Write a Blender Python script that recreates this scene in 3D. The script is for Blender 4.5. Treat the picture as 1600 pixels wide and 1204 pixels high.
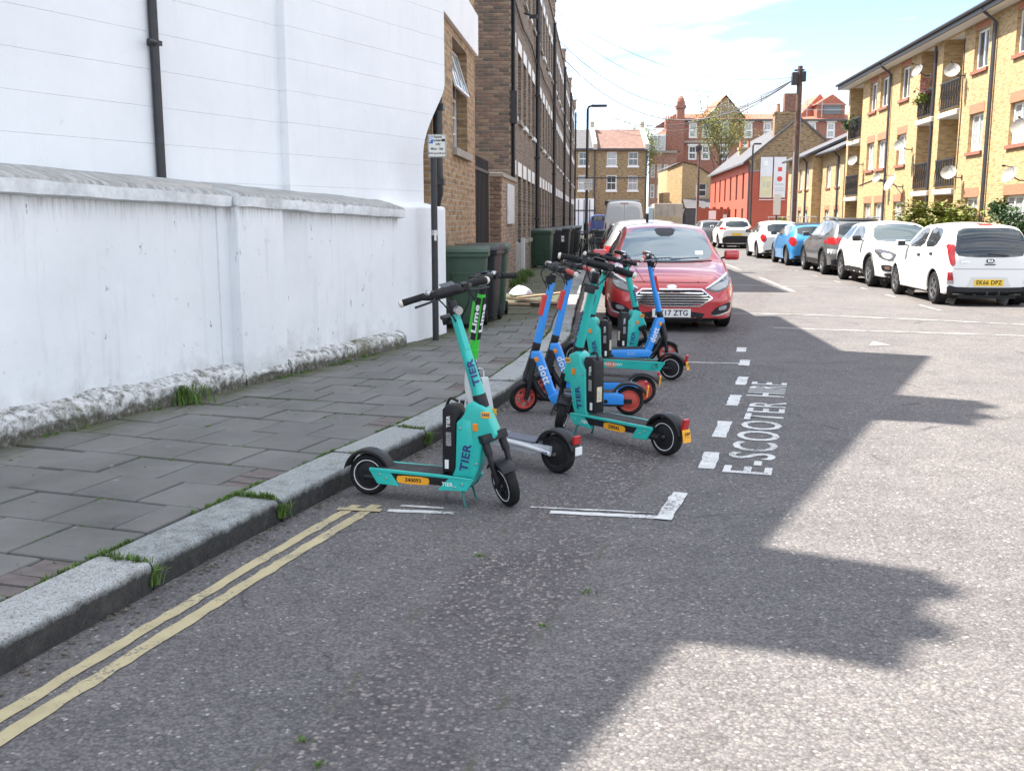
import bpy, bmesh, math, random
from math import sin, cos, pi, radians as R
from mathutils import Vector, Matrix, noise
from mathutils.bvhtree import BVHTree

SC = bpy.context.scene
for _o in list(bpy.data.objects):
    bpy.data.objects.remove(_o)
COL = SC.collection
rng = random.Random(7)

# ------------------------------------------------------------------ camera
cam_d = bpy.data.cameras.new('camera')
cam_d.sensor_width = 36.0
cam_d.lens = 36.0 * 1560 / 1600
cam_d.clip_start = 0.05
cam_d.clip_end = 3000
cam = bpy.data.objects.new('camera', cam_d)
COL.objects.link(cam)
EYE = 1.53
cam.location = (0, 0, EYE)
cam.rotation_euler = (pi / 2 - math.atan(260 / 1560), 0, 0)
SC.camera = cam

# ------------------------------------------------------------------ light
SUN_EL = R(57.5)
SUN_DIR = Vector((-0.969, 0.247, math.tan(SUN_EL))).normalized()   # towards the sun
SUN_AZ = math.atan2(SUN_DIR.x, SUN_DIR.y)                           # clockwise from +Y
SKY_STRENGTH = 0.125
EXPOSURE = 1.58
world = bpy.data.worlds.new('World')
SC.world = world
world.use_nodes = True
wn, wl = world.node_tree.nodes, world.node_tree.links
wn.clear()
w_out = wn.new('ShaderNodeOutputWorld')
w_bg = wn.new('ShaderNodeBackground')
w_sky = wn.new('ShaderNodeTexSky')
w_sky.sky_type = 'NISHITA'
w_sky.sun_disc = False
w_sky.sun_elevation = SUN_EL
w_sky.sun_rotation = SUN_AZ
w_sky.air_density = 0.7
w_sky.dust_density = 0.3
w_sky.ozone_density = 1.0
w_tc = wn.new('ShaderNodeTexCoord')
w_map = wn.new('ShaderNodeMapping')
w_map.inputs['Scale'].default_value = (1.0, 1.0, 3.6)
w_map.inputs['Location'].default_value = (3.1, 1.24, 0.7)
w_n = wn.new('ShaderNodeTexNoise')
w_n.inputs['Scale'].default_value = 2.6
w_n.inputs['Detail'].default_value = 7
w_n.inputs['Roughness'].default_value = 0.55
w_n.inputs['Distortion'].default_value = 0.3
w_r = wn.new('ShaderNodeValToRGB')
w_r.color_ramp.elements[0].position = 0.39
w_r.color_ramp.elements[1].position = 0.565
w_mix = wn.new('ShaderNodeMix')
w_mix.data_type = 'RGBA'
w_mix.inputs['B'].default_value = (6.3, 6.5, 6.8, 1)               # sunlit cloud
wl.new(w_tc.outputs['Generated'], w_map.inputs['Vector'])
wl.new(w_map.outputs['Vector'], w_n.inputs['Vector'])
wl.new(w_n.outputs['Fac'], w_r.inputs['Fac'])
wl.new(w_r.outputs['Color'], w_mix.inputs['Factor'])
wl.new(w_sky.outputs['Color'], w_mix.inputs['A'])
wl.new(w_mix.outputs['Result'], w_bg.inputs['Color'])
w_bg.inputs['Strength'].default_value = SKY_STRENGTH
wl.new(w_bg.outputs['Background'], w_out.inputs['Surface'])

sun_d = bpy.data.lights.new('sun', 'SUN')
sun_d.energy = 5.0
sun_d.angle = R(0.53)
sun_d.color = (1.0, 0.93, 0.825)
sun = bpy.data.objects.new('sun', sun_d)
COL.objects.link(sun)
sun.location = (-20, 10, 40)
sun.rotation_euler = (-SUN_DIR).to_track_quat('-Z', 'Y').to_euler()

SC.view_settings.view_transform = 'Standard'
SC.view_settings.look = 'None'
SC.view_settings.gamma = 1.0
SC.view_settings.use_curve_mapping = False
SC.view_settings.exposure = EXPOSURE
SC.render.engine = 'CYCLES'
SC.cycles.max_bounces = 6
SC.cycles.caustics_reflective = False
SC.cycles.caustics_refractive = False

# ------------------------------------------------------------------ frames
PHI = R(5.0)
SROT = -PHI                                   # street frame: local x = across to the right, local y = away


def W(v, u, z=0.0):
    """street frame (across v, along u) -> world"""
    return Vector((v * cos(PHI) + u * sin(PHI), -v * sin(PHI) + u * cos(PHI), z))


# ------------------------------------------------------------------ mesh helpers
class MB:
    def __init__(self):
        self.v, self.f = [], []

    def add(self, vs, fs):
        b = len(self.v)
        self.v += [tuple(p) for p in vs]
        self.f += [tuple(i + b for i in f) for f in fs]
        return self

    def box(self, x0, x1, y0, y1, z0, z1):
        return self.add([(x0, y0, z0), (x1, y0, z0), (x1, y1, z0), (x0, y1, z0),
                         (x0, y0, z1), (x1, y0, z1), (x1, y1, z1), (x0, y1, z1)],
                        [(3, 2, 1, 0), (4, 5, 6, 7), (0, 1, 5, 4), (1, 2, 6, 5), (2, 3, 7, 6), (3, 0, 4, 7)])

    def obox(self, c, size, M=None):
        M = M or Matrix()
        c = Vector(c)
        hx, hy, hz = (s / 2 for s in size)
        vs = [c + M.to_3x3() @ Vector((a, b, d)) for d in (-hz, hz) for a, b in ((-hx, -hy), (hx, -hy), (hx, hy), (-hx, hy))]
        return self.add(vs, [(3, 2, 1, 0), (4, 5, 6, 7), (0, 1, 5, 4), (1, 2, 6, 5), (2, 3, 7, 6), (3, 0, 4, 7)])

    def beam(self, p0, p1, w, h, up=(0, 0, 1)):
        """box of section w x h from p0 to p1"""
        p0, p1 = Vector(p0), Vector(p1)
        d = (p1 - p0)
        L = d.length
        d.normalize()
        s = d.cross(Vector(up))
        if s.length < 1e-4:
            s = d.cross(Vector((0, 1, 0)))
        s.normalize()
        t = s.cross(d)
        vs = []
        for p in (p0, p1):
            for a, b in ((-1, -1), (1, -1), (1, 1), (-1, 1)):
                vs.append(p + s * a * w / 2 + t * b * h / 2)
        return self.add(vs, [(0, 3, 2, 1), (4, 5, 6, 7), (0, 1, 5, 4), (1, 2, 6, 5), (2, 3, 7, 6), (3, 0, 4, 7)])

    def tube(self, pts, r, n=8, cap=True, sq=1.0):
        pts = [Vector(p) for p in pts]
        rs = r if isinstance(r, (list, tuple)) else [r] * len(pts)
        vs, fs = [], []
        prev = None
        for i, p in enumerate(pts):
            a = pts[max(i - 1, 0)]
            b = pts[min(i + 1, len(pts) - 1)]
            d = (b - a).normalized()
            if prev is None:
                s = d.cross(Vector((0, 0, 1)))
                if s.length < 1e-3:
                    s = d.cross(Vector((0, 1, 0)))
            else:
                s = prev - d * prev.dot(d)
            s.normalize()
            prev = s
            t = d.cross(s)
            for k in range(n):
                an = 2 * pi * k / n
                vs.append(p + (s * cos(an) * sq + t * sin(an)) * rs[i])
        for i in range(len(pts) - 1):
            for k in range(n):
                k2 = (k + 1) % n
                fs.append((i * n + k, i * n + k2, (i + 1) * n + k2, (i + 1) * n + k))
        if cap:
            fs.append(tuple(range(n))[::-1])
            m = (len(pts) - 1) * n
            fs.append(tuple(range(m, m + n)))
        return self.add(vs, fs)

    def lathe(self, prof, n=24, M=None, a0=0.0, a1=2 * pi, close=False):
        """profile of (r, h) turned about local z"""
        M = M or Matrix()
        full = abs(a1 - a0 - 2 * pi) < 1e-6
        m = n if full else n + 1
        vs, fs = [], []
        for k in range(m):
            an = a0 + (a1 - a0) * k / n
            for r_, h in prof:
                vs.append(M @ Vector((r_ * cos(an), r_ * sin(an), h)))
        q = len(prof)
        for k in range(n):
            k2 = (k + 1) % m
            for j in range(q - 1 if not close else q):
                j2 = (j + 1) % q
                fs.append((k * q + j, k2 * q + j, k2 * q + j2, k * q + j2))
        if close and not full:
            fs.append(tuple(range(q))[::-1])
            fs.append(tuple(range(n * q, n * q + q)))
        return self.add(vs, fs)

    def prism(self, poly, a, b, axis='y'):
        """poly in the two other axes, from a to b along axis"""
        n = len(poly)

        def P(p, t):
            if axis == 'y':
                return (p[0], t, p[1])
            if axis == 'x':
                return (t, p[0], p[1])
            return (p[0], p[1], t)
        vs = [P(p, a) for p in poly] + [P(p, b) for p in poly]
        fs = [tuple(range(n)), tuple(range(2 * n - 1, n - 1, -1))]
        for i in range(n):
            j = (i + 1) % n
            fs.append((i, i + n, j + n, j))
        return self.add(vs, fs)

    def quad(self, *p):
        return self.add(p, [tuple(range(len(p)))])

    def xf(self, M):
        self.v = [tuple(M @ Vector(p)) for p in self.v]
        return self

    def merge(self, o):
        return self.add(o.v, o.f)

    def mesh(self, name, smooth=None, bevel=0, segs=2, fix=True):
        me = bpy.data.meshes.new(name)
        me.from_pydata(self.v, [], self.f)
        if fix or bevel:
            bm = bmesh.new()
            bm.from_mesh(me)
            if fix:
                bmesh.ops.remove_doubles(bm, verts=bm.verts, dist=1e-5)
                bmesh.ops.recalc_face_normals(bm, faces=bm.faces)
            if bevel:
                es = [e for e in bm.edges if len(e.link_faces) == 2 and e.calc_face_angle(0) > 0.5]
                bmesh.ops.bevel(bm, geom=es, offset=bevel, segments=segs, profile=0.6, affect='EDGES', clamp_overlap=True)
            bm.to_mesh(me)
            bm.free()
        if smooth is not None:
            me.polygons.foreach_set('use_smooth', [True] * len(me.polygons))
            me.set_sharp_from_angle(angle=R(smooth))
        return me

    def build(self, name, m, parent=None, loc=None, rot=None, org=None, smooth=None, bevel=0, segs=2, fix=True):
        if org is not None:
            self.v = [(p[0] - org[0], p[1] - org[1], p[2] - (org[2] if len(org) > 2 else 0)) for p in self.v]
        return link(name, self.mesh(name, smooth, bevel, segs, fix), m, parent, loc, rot)


def link(name, me, m=None, parent=None, loc=None, rot=None):
    if m is not None and not me.materials:
        me.materials.append(m)
    o = bpy.data.objects.new(name, me)
    COL.objects.link(o)
    if parent is not None:
        o.parent = parent
    if loc is not None:
        o.location = loc
    if rot is not None:
        if isinstance(rot, (int, float)):
            rot = (0, 0, rot)
        o.rotation_euler = rot
    return o


def tag(o, label=None, cat=None, group=None, kind=None):
    if label:
        o['label'] = label
    if cat:
        o['category'] = cat
    if group:
        o['group'] = group
    if kind:
        o['kind'] = kind
    return o


def thing(name, label, cat, loc=(0, 0, 0), rotz=0.0, group=None):
    o = bpy.data.objects.new(name, None)
    o.empty_display_size = 0.2
    COL.objects.link(o)
    o.location = loc
    o.rotation_euler = (0, 0, rotz)
    return tag(o, label, cat, group)


def sthing(name, label, cat, v, u, z=0.0, group=None, rot=0.0):
    """thing standing in the street frame"""
    return thing(name, label, cat, W(v, u, z), SROT + rot, group)


def children(o):
    return [c for c in bpy.data.objects if c.parent == o]


def copy_tree(o, parent=None):
    c = o.copy()
    COL.objects.link(c)
    if parent is not None:
        c.parent = parent
    for ch in children(o):
        copy_tree(ch, c)
    return c


_txt = {}


def text_mesh(s, size, depth=0.002, bold=0.0, spacing=1.0, align='CENTER'):
    k = (s, size, depth, bold, spacing, align)
    if k not in _txt:
        cu = bpy.data.curves.new('lettering', 'FONT')
        cu.body = s
        cu.size = size
        cu.extrude = depth
        cu.offset = bold
        cu.space_character = spacing
        cu.align_x = align
        cu.align_y = 'CENTER'
        cu.resolution_u = 3
        o = bpy.data.objects.new('lettering', cu)
        COL.objects.link(o)
        dg = bpy.context.evaluated_depsgraph_get()
        me = bpy.data.meshes.new_from_object(o.evaluated_get(dg))
        me.materials.clear()
        bpy.data.objects.remove(o)
        _txt[k] = me
    return _txt[k].copy()


def lettering(name, s, size, m, parent, origin, xdir, ydir, depth=0.002, bold=0.0, spacing=1.0, sx=1.0, sy=1.0):
    """text in the plane of xdir (reading direction) and ydir (letter up)"""
    me = text_mesh(s, size, depth, bold, spacing)
    x = Vector(xdir).normalized()
    y = Vector(ydir)
    y = (y - x * y.dot(x)).normalized()
    z = x.cross(y)
    M = Matrix((x, y, z)).transposed().to_4x4()
    M.translation = Vector(origin)
    me.transform(M @ Matrix.Diagonal((sx, sy, 1, 1)))
    return link(name, me, m, parent)


# ------------------------------------------------------------------ materials
_mats = {}


def N(nt, t, **kw):
    n = nt.nodes.new(t)
    for k, v in kw.items():
        if hasattr(n, k):
            setattr(n, k, v)
        else:
            n.inputs[k.replace('_', ' ')].default_value = v
    return n


def base_mat(name):
    m = bpy.data.materials.new(name)
    m.use_nodes = True
    nt = m.node_tree
    p = nt.nodes['Principled BSDF']
    return m, nt, p


def rgb(c):
    return (c[0], c[1], c[2], 1.0)


def ramp(nt, fac, stops):
    r = nt.nodes.new('ShaderNodeValToRGB')
    el = r.color_ramp.elements
    while len(el) < len(stops):
        el.new(0.5)
    for e, (p, c) in zip(el, stops):
        e.position = p
        e.color = rgb(c) if not isinstance(c, (int, float)) else (c, c, c, 1)
    nt.links.new(fac, r.inputs['Fac'])
    return r.outputs['Color']


def mixc(nt, fac, a, b, mode='MIX'):
    n = nt.nodes.new('ShaderNodeMix')
    n.data_type = 'RGBA'
    n.blend_type = mode
    for sock, val in (('Factor', fac), ('A', a), ('B', b)):
        if hasattr(val, 'is_linked'):
            nt.links.new(val, n.inputs[sock])
        else:
            n.inputs[sock].default_value = val if sock == 'Factor' else rgb(val)
    return n.outputs['Result']


def math_(nt, op, a, b=None, clamp=False):
    n = nt.nodes.new('ShaderNodeMath')
    n.operation = op
    n.use_clamp = clamp
    for i, val in enumerate((a, b)):
        if val is None:
            continue
        if hasattr(val, 'is_linked'):
            nt.links.new(val, n.inputs[i])
        else:
            n.inputs[i].default_value = val
    return n.outputs[0]


def nz(nt, vec, scale, detail=4, rough=0.55, out='Fac'):
    n = nt.nodes.new('ShaderNodeTexNoise')
    n.inputs['Scale'].default_value = scale
    n.inputs['Detail'].default_value = detail
    n.inputs['Roughness'].default_value = rough
    if vec is not None:
        nt.links.new(vec, n.inputs['Vector'])
    return n.outputs[out]


def bump(nt, p, h, strength, dist=0.01):
    b = nt.nodes.new('ShaderNodeBump')
    b.inputs['Strength'].default_value = strength
    b.inputs['Distance'].default_value = dist
    nt.links.new(h, b.inputs['Height'])
    nt.links.new(b.outputs['Normal'], p.inputs['Normal'])


def coord(nt, which='Object'):
    return nt.nodes.new('ShaderNodeTexCoord').outputs[which]


def mat(name, col, rough=0.6, metal=0.0, var=0.0, vscale=8.0, bmp=0.0, bscale=60.0, coat=0.0, spec=0.5, dirt=None, dscale=2.0, damt=0.4, emit=None):
    """plain paint / plastic / metal with a little grain, and optional dirt patches"""
    if name in _mats:
        return _mats[name]
    m, nt, p = base_mat(name)
    p.inputs['Roughness'].default_value = rough
    p.inputs['Metallic'].default_value = metal
    p.inputs['Coat Weight'].default_value = coat
    p.inputs['Coat Roughness'].default_value = 0.03
    p.inputs['Specular IOR Level'].default_value = spec
    c = coord(nt)
    out = None
    if var:
        f = nz(nt, c, vscale, 5)
        out = ramp(nt, f, [(0.25, [x * (1 - var) for x in col]), (0.75, [min(1, x * (1 + var)) for x in col])])
    if dirt:
        f = nz(nt, c, dscale, 8, 0.65)
        k = ramp(nt, f, [(0.48, 0.0), (0.70, damt)])
        out = mixc(nt, k, out if out is not None else col, dirt)
    if out is not None:
        nt.links.new(out, p.inputs['Base Color'])
    else:
        p.inputs['Base Color'].default_value = rgb(col)
    if var or dirt:
        f2 = nz(nt, c, vscale * 2.3, 3)
        nt.links.new(ramp(nt, f2, [(0.3, max(0, rough - 0.06)), (0.7, min(1, rough + 0.08))]), p.inputs['Roughness'])
    if bmp:
        bump(nt, p, nz(nt, c, bscale, 4), bmp, 0.004)
    if emit:
        p.inputs['Emission Color'].default_value = rgb(emit[:3])
        p.inputs['Emission Strength'].default_value = emit[3]
    _mats[name] = m
    return m


def brick_mat(name, c1, c2, mortar, scale=1.0, dark=0.35, bumpy=0.5, stain=None, var=0.5):
    """brick courses 225 x 75 mm; picks its horizontal axis from the face normal"""
    if name in _mats:
        return _mats[name]
    m, nt, p = base_mat(name)
    p.inputs['Roughness'].default_value = 0.9
    tc = nt.nodes.new('ShaderNodeTexCoord')
    s = nt.nodes.new('ShaderNodeSeparateXYZ')
    nt.links.new(tc.outputs['Object'], s.inputs[0])
    sn = nt.nodes.new('ShaderNodeSeparateXYZ')
    nt.links.new(tc.outputs['Normal'], sn.inputs[0])
    ax = math_(nt, 'ABSOLUTE', sn.outputs[0])
    ay = math_(nt, 'ABSOLUTE', sn.outputs[1])
    h = math_(nt, 'ADD', math_(nt, 'MULTIPLY', s.outputs[0], ay), math_(nt, 'MULTIPLY', s.outputs[1], ax))
    cb = nt.nodes.new('ShaderNodeCombineXYZ')
    nt.links.new(h, cb.inputs[0])
    nt.links.new(s.outputs[2], cb.inputs[1])
    b = nt.nodes.new('ShaderNodeTexBrick')
    b.inputs['Scale'].default_value = 1.0 / scale
    b.inputs['Brick Width'].default_value = 0.225
    b.inputs['Row Height'].default_value = 0.075
    b.inputs['Mortar Size'].default_value = 0.010
    b.inputs['Mortar Smooth'].default_value = 0.2
    b.inputs['Bias'].default_value = 0.0
    b.inputs['Color1'].default_value = rgb(c1)
    b.inputs['Color2'].default_value = rgb(c2)
    b.inputs['Mortar'].default_value = rgb(mortar)
    nt.links.new(cb.outputs[0], b.inputs['Vector'])
    # soot and per-brick tone
    mp = nt.nodes.new('ShaderNodeMapping')
    mp.inputs['Scale'].default_value = (4.4, 13.3, 1)
    nt.links.new(cb.outputs[0], mp.inputs['Vector'])
    f = nz(nt, mp.outputs[0], 0.9, 2, 0.4)
    tone = ramp(nt, f, [(0.32, 1 - var), (0.5, 1.0), (0.7, 1 + 0.45 * var)])
    col = mixc(nt, 1.0, b.outputs['Color'], tone, 'MULTIPLY')
    f2 = nz(nt, tc.outputs['Object'], 0.55, 6, 0.6)
    col = mixc(nt, ramp(nt, f2, [(0.45, 0.0), (0.75, dark)]), col, stain or [x * 0.35 for x in c1])
    nt.links.new(col, p.inputs['Base Color'])
    hh = math_(nt, 'SUBTRACT', math_(nt, 'MULTIPLY', nz(nt, tc.outputs['Object'], 45, 3), 0.35), b.outputs['Fac'])
    bump(nt, p, hh, bumpy, 0.012)
    _mats[name] = m
    return m
# ------------------------------------------------------------------ ground materials
def asphalt_mat():
    """old hot rolled asphalt: dark binder, grey chips, a strip with pale exposed aggregate, patches, seams"""
    m, nt, p = base_mat('asphalt')
    c = coord(nt)
    p.inputs['Roughness'].default_value = 0.85
    p.inputs['Specular IOR Level'].default_value = 0.3
    s2 = nt.nodes.new('ShaderNodeSeparateXYZ')
    nt.links.new(c, s2.inputs[0])

    def vor(scale):
        v = nt.nodes.new('ShaderNodeTexVoronoi')
        v.inputs['Scale'].default_value = scale
        nt.links.new(c, v.inputs['Vector'])
        s = nt.nodes.new('ShaderNodeSeparateColor')
        nt.links.new(v.outputs['Color'], s.inputs[0])
        return v, s
    v, s = vor(88)
    chip = ramp(nt, s.outputs[0], [(0.0, (0.116, 0.111, 0.114)), (0.5, (0.150, 0.142, 0.143)), (0.85, (0.188, 0.176, 0.171)), (0.975, (0.205, 0.190, 0.182)), (0.992, (0.36, 0.345, 0.33))])
    edge = ramp(nt, v.outputs['Distance'], [(0.35, 1.0), (0.85, 0.62)])
    col = mixc(nt, 1.0, chip, edge, 'MULTIPLY')
    big = nz(nt, c, 0.38, 6, 0.6)
    col = mixc(nt, 1.0, col, ramp(nt, big, [(0.3, (0.84, 0.85, 0.88)), (0.7, (1.14, 1.11, 1.07))]), 'MULTIPLY')
    mid = nz(nt, c, 2.4, 7, 0.68)
    col = mixc(nt, 1.0, col, ramp(nt, mid, [(0.3, 0.84), (0.5, 1.0), (0.7, 1.10)]), 'MULTIPLY')
    # across the kerb line: distance from the bay edge direction
    d = math_(nt, 'SUBTRACT', math_(nt, 'MULTIPLY', s2.outputs[0], 0.956), math_(nt, 'MULTIPLY', s2.outputs[1], 0.292))
    dw = math_(nt, 'ADD', d, math_(nt, 'MULTIPLY', nz(nt, c, 1.1, 5, 0.6), 0.30))
    # exposed aggregate strip, with ragged seams grown with moss on both sides
    ad = math_(nt, 'ABSOLUTE', math_(nt, 'ADD', dw, 1.02))
    band = ramp(nt, ad, [(0.22, 1.0), (0.30, 0.0)])
    vb, sb = vor(72)
    red = ramp(nt, sb.outputs[0], [(0.0, (0.085, 0.078, 0.083)), (0.60, (0.125, 0.112, 0.113)), (0.78, (0.15, 0.132, 0.130)), (0.86, (0.26, 0.22, 0.205)), (1.0, (0.36, 0.32, 0.30))])
    red = mixc(nt, 1.0, red, ramp(nt, vb.outputs['Distance'], [(0.35, 1.0), (0.8, 0.55)]), 'MULTIPLY')
    fade = ramp(nt, nz(nt, c, 0.9, 5, 0.6), [(0.35, 0.25), (0.6, 1.0)])
    col = mixc(nt, math_(nt, 'MULTIPLY', band, fade), col, red)
    seam = ramp(nt, math_(nt, 'ABSOLUTE', math_(nt, 'SUBTRACT', ad, 0.27)), [(0.0, 1.0), (0.018, 0.0)])
    sm = math_(nt, 'MULTIPLY', seam, ramp(nt, nz(nt, c, 2.6, 6, 0.7), [(0.50, 0.0), (0.62, 0.75)]))
    col = mixc(nt, sm, col, (0.075, 0.078, 0.04))
    # rougher, more open surface between the strip and the gutter
    open_ = ramp(nt, dw, [(-1.75, 0.0), (-1.55, 1.0), (-1.34, 1.0), (-1.28, 0.0)]) if False else None
    # oil drips and old stains
    oil = ramp(nt, nz(nt, c, 1.25, 7, 0.66), [(0.60, 0.0), (0.72, 0.42)])
    col = mixc(nt, oil, col, (0.062, 0.060, 0.062))
    gum = nt.nodes.new('ShaderNodeTexVoronoi')
    gum.inputs['Scale'].default_value = 1.9
    nt.links.new(c, gum.inputs['Vector'])
    col = mixc(nt, ramp(nt, gum.outputs['Distance'], [(0.022, 0.5), (0.035, 0.0)]), col, (0.06, 0.058, 0.058))
    # cracks
    vc = nt.nodes.new('ShaderNodeTexVoronoi')
    vc.feature = 'DISTANCE_TO_EDGE'
    vc.inputs['Scale'].default_value = 0.33
    wob = nt.nodes.new('ShaderNodeVectorMath')
    wob.operation = 'MULTIPLY_ADD'
    nt.links.new(nz(nt, c, 3.0, 5, out='Color'), wob.inputs[0])
    wob.inputs[1].default_value = (0.35, 0.35, 0)
    nt.links.new(c, wob.inputs[2])
    nt.links.new(wob.outputs[0], vc.inputs['Vector'])
    crk = math_(nt, 'MULTIPLY', ramp(nt, vc.outputs['Distance'], [(0.0, 0.7), (0.007, 0.0)]), ramp(nt, nz(nt, c, 1.7, 3), [(0.5, 0.0), (0.62, 1.0)]))
    col = mixc(nt, crk, col, (0.04, 0.04, 0.04))
    nt.links.new(col, p.inputs['Base Color'])
    pit = ramp(nt, nz(nt, c, 17, 6, 0.75), [(0.40, 0.0), (0.50, 1.0)])
    hgt = math_(nt, 'SUBTRACT', math_(nt, 'ADD', math_(nt, 'MULTIPLY', s.outputs[1], 0.4), math_(nt, 'MULTIPLY', pit, 0.8)), v.outputs['Distance'])
    bump(nt, p, hgt, 0.6, 0.005)
    return m


def paint_mat(name, colr, wear=0.5):
    m, nt, p = base_mat(name)
    c = coord(nt)
    p.inputs['Roughness'].default_value = 0.7
    f = nz(nt, c, 75, 6, 0.75)
    f2 = nz(nt, c, 4.0, 5, 0.65)
    w = math_(nt, 'ADD', math_(nt, 'MULTIPLY', f, 0.6), math_(nt, 'MULTIPLY', f2, 0.4))
    k = ramp(nt, w, [(wear, 0.0), (wear + 0.05, 1.0)])
    tone = ramp(nt, nz(nt, c, 9, 5), [(0.3, [x * 0.78 for x in colr]), (0.7, colr)])
    nt.links.new(mixc(nt, k, tone, (0.12, 0.115, 0.11)), p.inputs['Base Color'])
    bump(nt, p, nz(nt, c, 110, 3), 0.5, 0.004)
    return m


def slab_mat():
    m, nt, p = base_mat('concrete slab')
    oi = nt.nodes.new('ShaderNodeObjectInfo')
    c = coord(nt)
    g = nt.nodes.new('ShaderNodeNewGeometry')
    pos = g.outputs['Position']
    tone = ramp(nt, oi.outputs['Random'], [(0.0, (0.132, 0.131, 0.123)), (0.5, (0.148, 0.146, 0.137)), (1.0, (0.165, 0.160, 0.149))])
    col = mixc(nt, 1.0, tone, ramp(nt, nz(nt, pos, 2.2, 7, 0.6), [(0.3, 0.72), (0.7, 1.15)]), 'MULTIPLY')
    col = mixc(nt, ramp(nt, nz(nt, pos, 85, 3), [(0.62, 0.0), (0.75, 0.5)]), col, (0.24, 0.23, 0.21))
    col = mixc(nt, ramp(nt, nz(nt, pos, 7, 5, 0.65), [(0.63, 0.0), (0.68, 0.35)]), col, (0.06, 0.058, 0.052))
    # algae towards the foot of the wall, gum spots
    sx = nt.nodes.new('ShaderNodeSeparateXYZ')
    nt.links.new(pos, sx.inputs[0])
    dwall = math_(nt, 'SUBTRACT', math_(nt, 'MULTIPLY', math_(nt, 'ADD', sx.outputs[0], 1.02), 0.929), math_(nt, 'MULTIPLY', math_(nt, 'SUBTRACT', sx.outputs[1], 11.9), 0.3697))
    al = ramp(nt, math_(nt, 'ADD', dwall, math_(nt, 'MULTIPLY', nz(nt, pos, 2.3, 7, 0.68), 1.1)), [(0.70, 0.85), (1.35, 0.0)])
    col = mixc(nt, al, col, (0.075, 0.078, 0.035))
    vg = nt.nodes.new('ShaderNodeTexVoronoi')
    vg.inputs['Scale'].default_value = 3.6
    nt.links.new(pos, vg.inputs['Vector'])
    col = mixc(nt, ramp(nt, vg.outputs['Distance'], [(0.045, 0.55), (0.075, 0.0)]), col, (0.26, 0.255, 0.25))
    nt.links.new(col, p.inputs['Base Color'])
    p.inputs['Roughness'].default_value = 0.85
    bump(nt, p, nz(nt, pos, 120, 5, 0.7), 0.35, 0.004)
    return m


def granite_mat():
    m, nt, p = base_mat('granite kerb')
    oi = nt.nodes.new('ShaderNodeObjectInfo')
    g = nt.nodes.new('ShaderNodeNewGeometry')
    pos = g.outputs['Position']
    tone = ramp(nt, oi.outputs['Random'], [(0.0, (0.28, 0.295, 0.29)), (1.0, (0.36, 0.365, 0.355))])
    spk = ramp(nt, nz(nt, pos, 120, 3, 0.7), [(0.36, 0.35), (0.46, 1.0), (0.60, 1.05), (0.70, 1.6)])
    col = mixc(nt, 1.0, tone, spk, 'MULTIPLY')
    # grime on the road face and in patches
    sn = nt.nodes.new('ShaderNodeSeparateXYZ')
    nt.links.new(pos, sn.inputs[0])
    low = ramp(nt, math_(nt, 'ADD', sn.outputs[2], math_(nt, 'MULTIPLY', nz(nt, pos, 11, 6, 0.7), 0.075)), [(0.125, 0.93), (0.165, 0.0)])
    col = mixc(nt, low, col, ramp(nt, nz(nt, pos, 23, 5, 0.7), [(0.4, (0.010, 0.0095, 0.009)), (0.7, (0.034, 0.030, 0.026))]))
    col = mixc(nt, ramp(nt, nz(nt, pos, 5, 7, 0.7), [(0.55, 0.0), (0.75, 0.55)]), col, (0.095, 0.09, 0.08))
    nt.links.new(col, p.inputs['Base Color'])
    p.inputs['Roughness'].default_value = 0.8
    p.inputs['Specular IOR Level'].default_value = 0.2
    bump(nt, p, nz(nt, pos, 70, 6, 0.7), 0.6, 0.006)
    return m


M_ASPH = asphalt_mat()
M_WHITE = paint_mat('road paint white', (0.66, 0.66, 0.64), 0.525)
M_FAINT = paint_mat('worn road paint', (0.37, 0.36, 0.34), 0.48)
M_YEL = paint_mat('road paint yellow', (0.47, 0.40, 0.235), 0.55)
M_SLAB = slab_mat()
M_KERB = granite_mat()
M_SOIL = mat('joint soil', (0.045, 0.042, 0.032), 0.95, var=0.4, vscale=20, bmp=0.6, bscale=80)
M_PAVE = mat('far paving', (0.20, 0.19, 0.175), 0.85, var=0.25, vscale=3, bmp=0.2)
M_GROUND = mat('ground', (0.16, 0.15, 0.13), 0.9, var=0.3, vscale=0.05)

# ------------------------------------------------------------------ ground, road
g = MB().quad((-1400, -1400, -0.06), (1400, -1400, -0.06), (1400, 1400, -0.06), (-1400, 1400, -0.06)).build('ground', M_GROUND)
tag(g, kind='structure')
rd = MB().quad((-40, -40, 0), (70, -40, 0), (90, 330, 0), (-40, 330, 0)).build('road', M_ASPH)
tag(rd, kind='structure')

# kerb line of the near pavement (front foot of the kerb), near end bends towards the corner
KP = [Vector((x, y)) for x, y in ((-4.95, -7.0), (-3.35, -1.9), (-1.75, 3.15), (-1.46, 4.1), (-1.15, 5.02), (-0.90, 5.75), (-0.50, 6.85), (-0.05, 8.35), (0.33, 10.2), (0.70, 12.3))]
KP += [W(-0.38, u).xy for u in (14.5, 20, 30, 45, 60, 80, 100, 120)]


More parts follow.
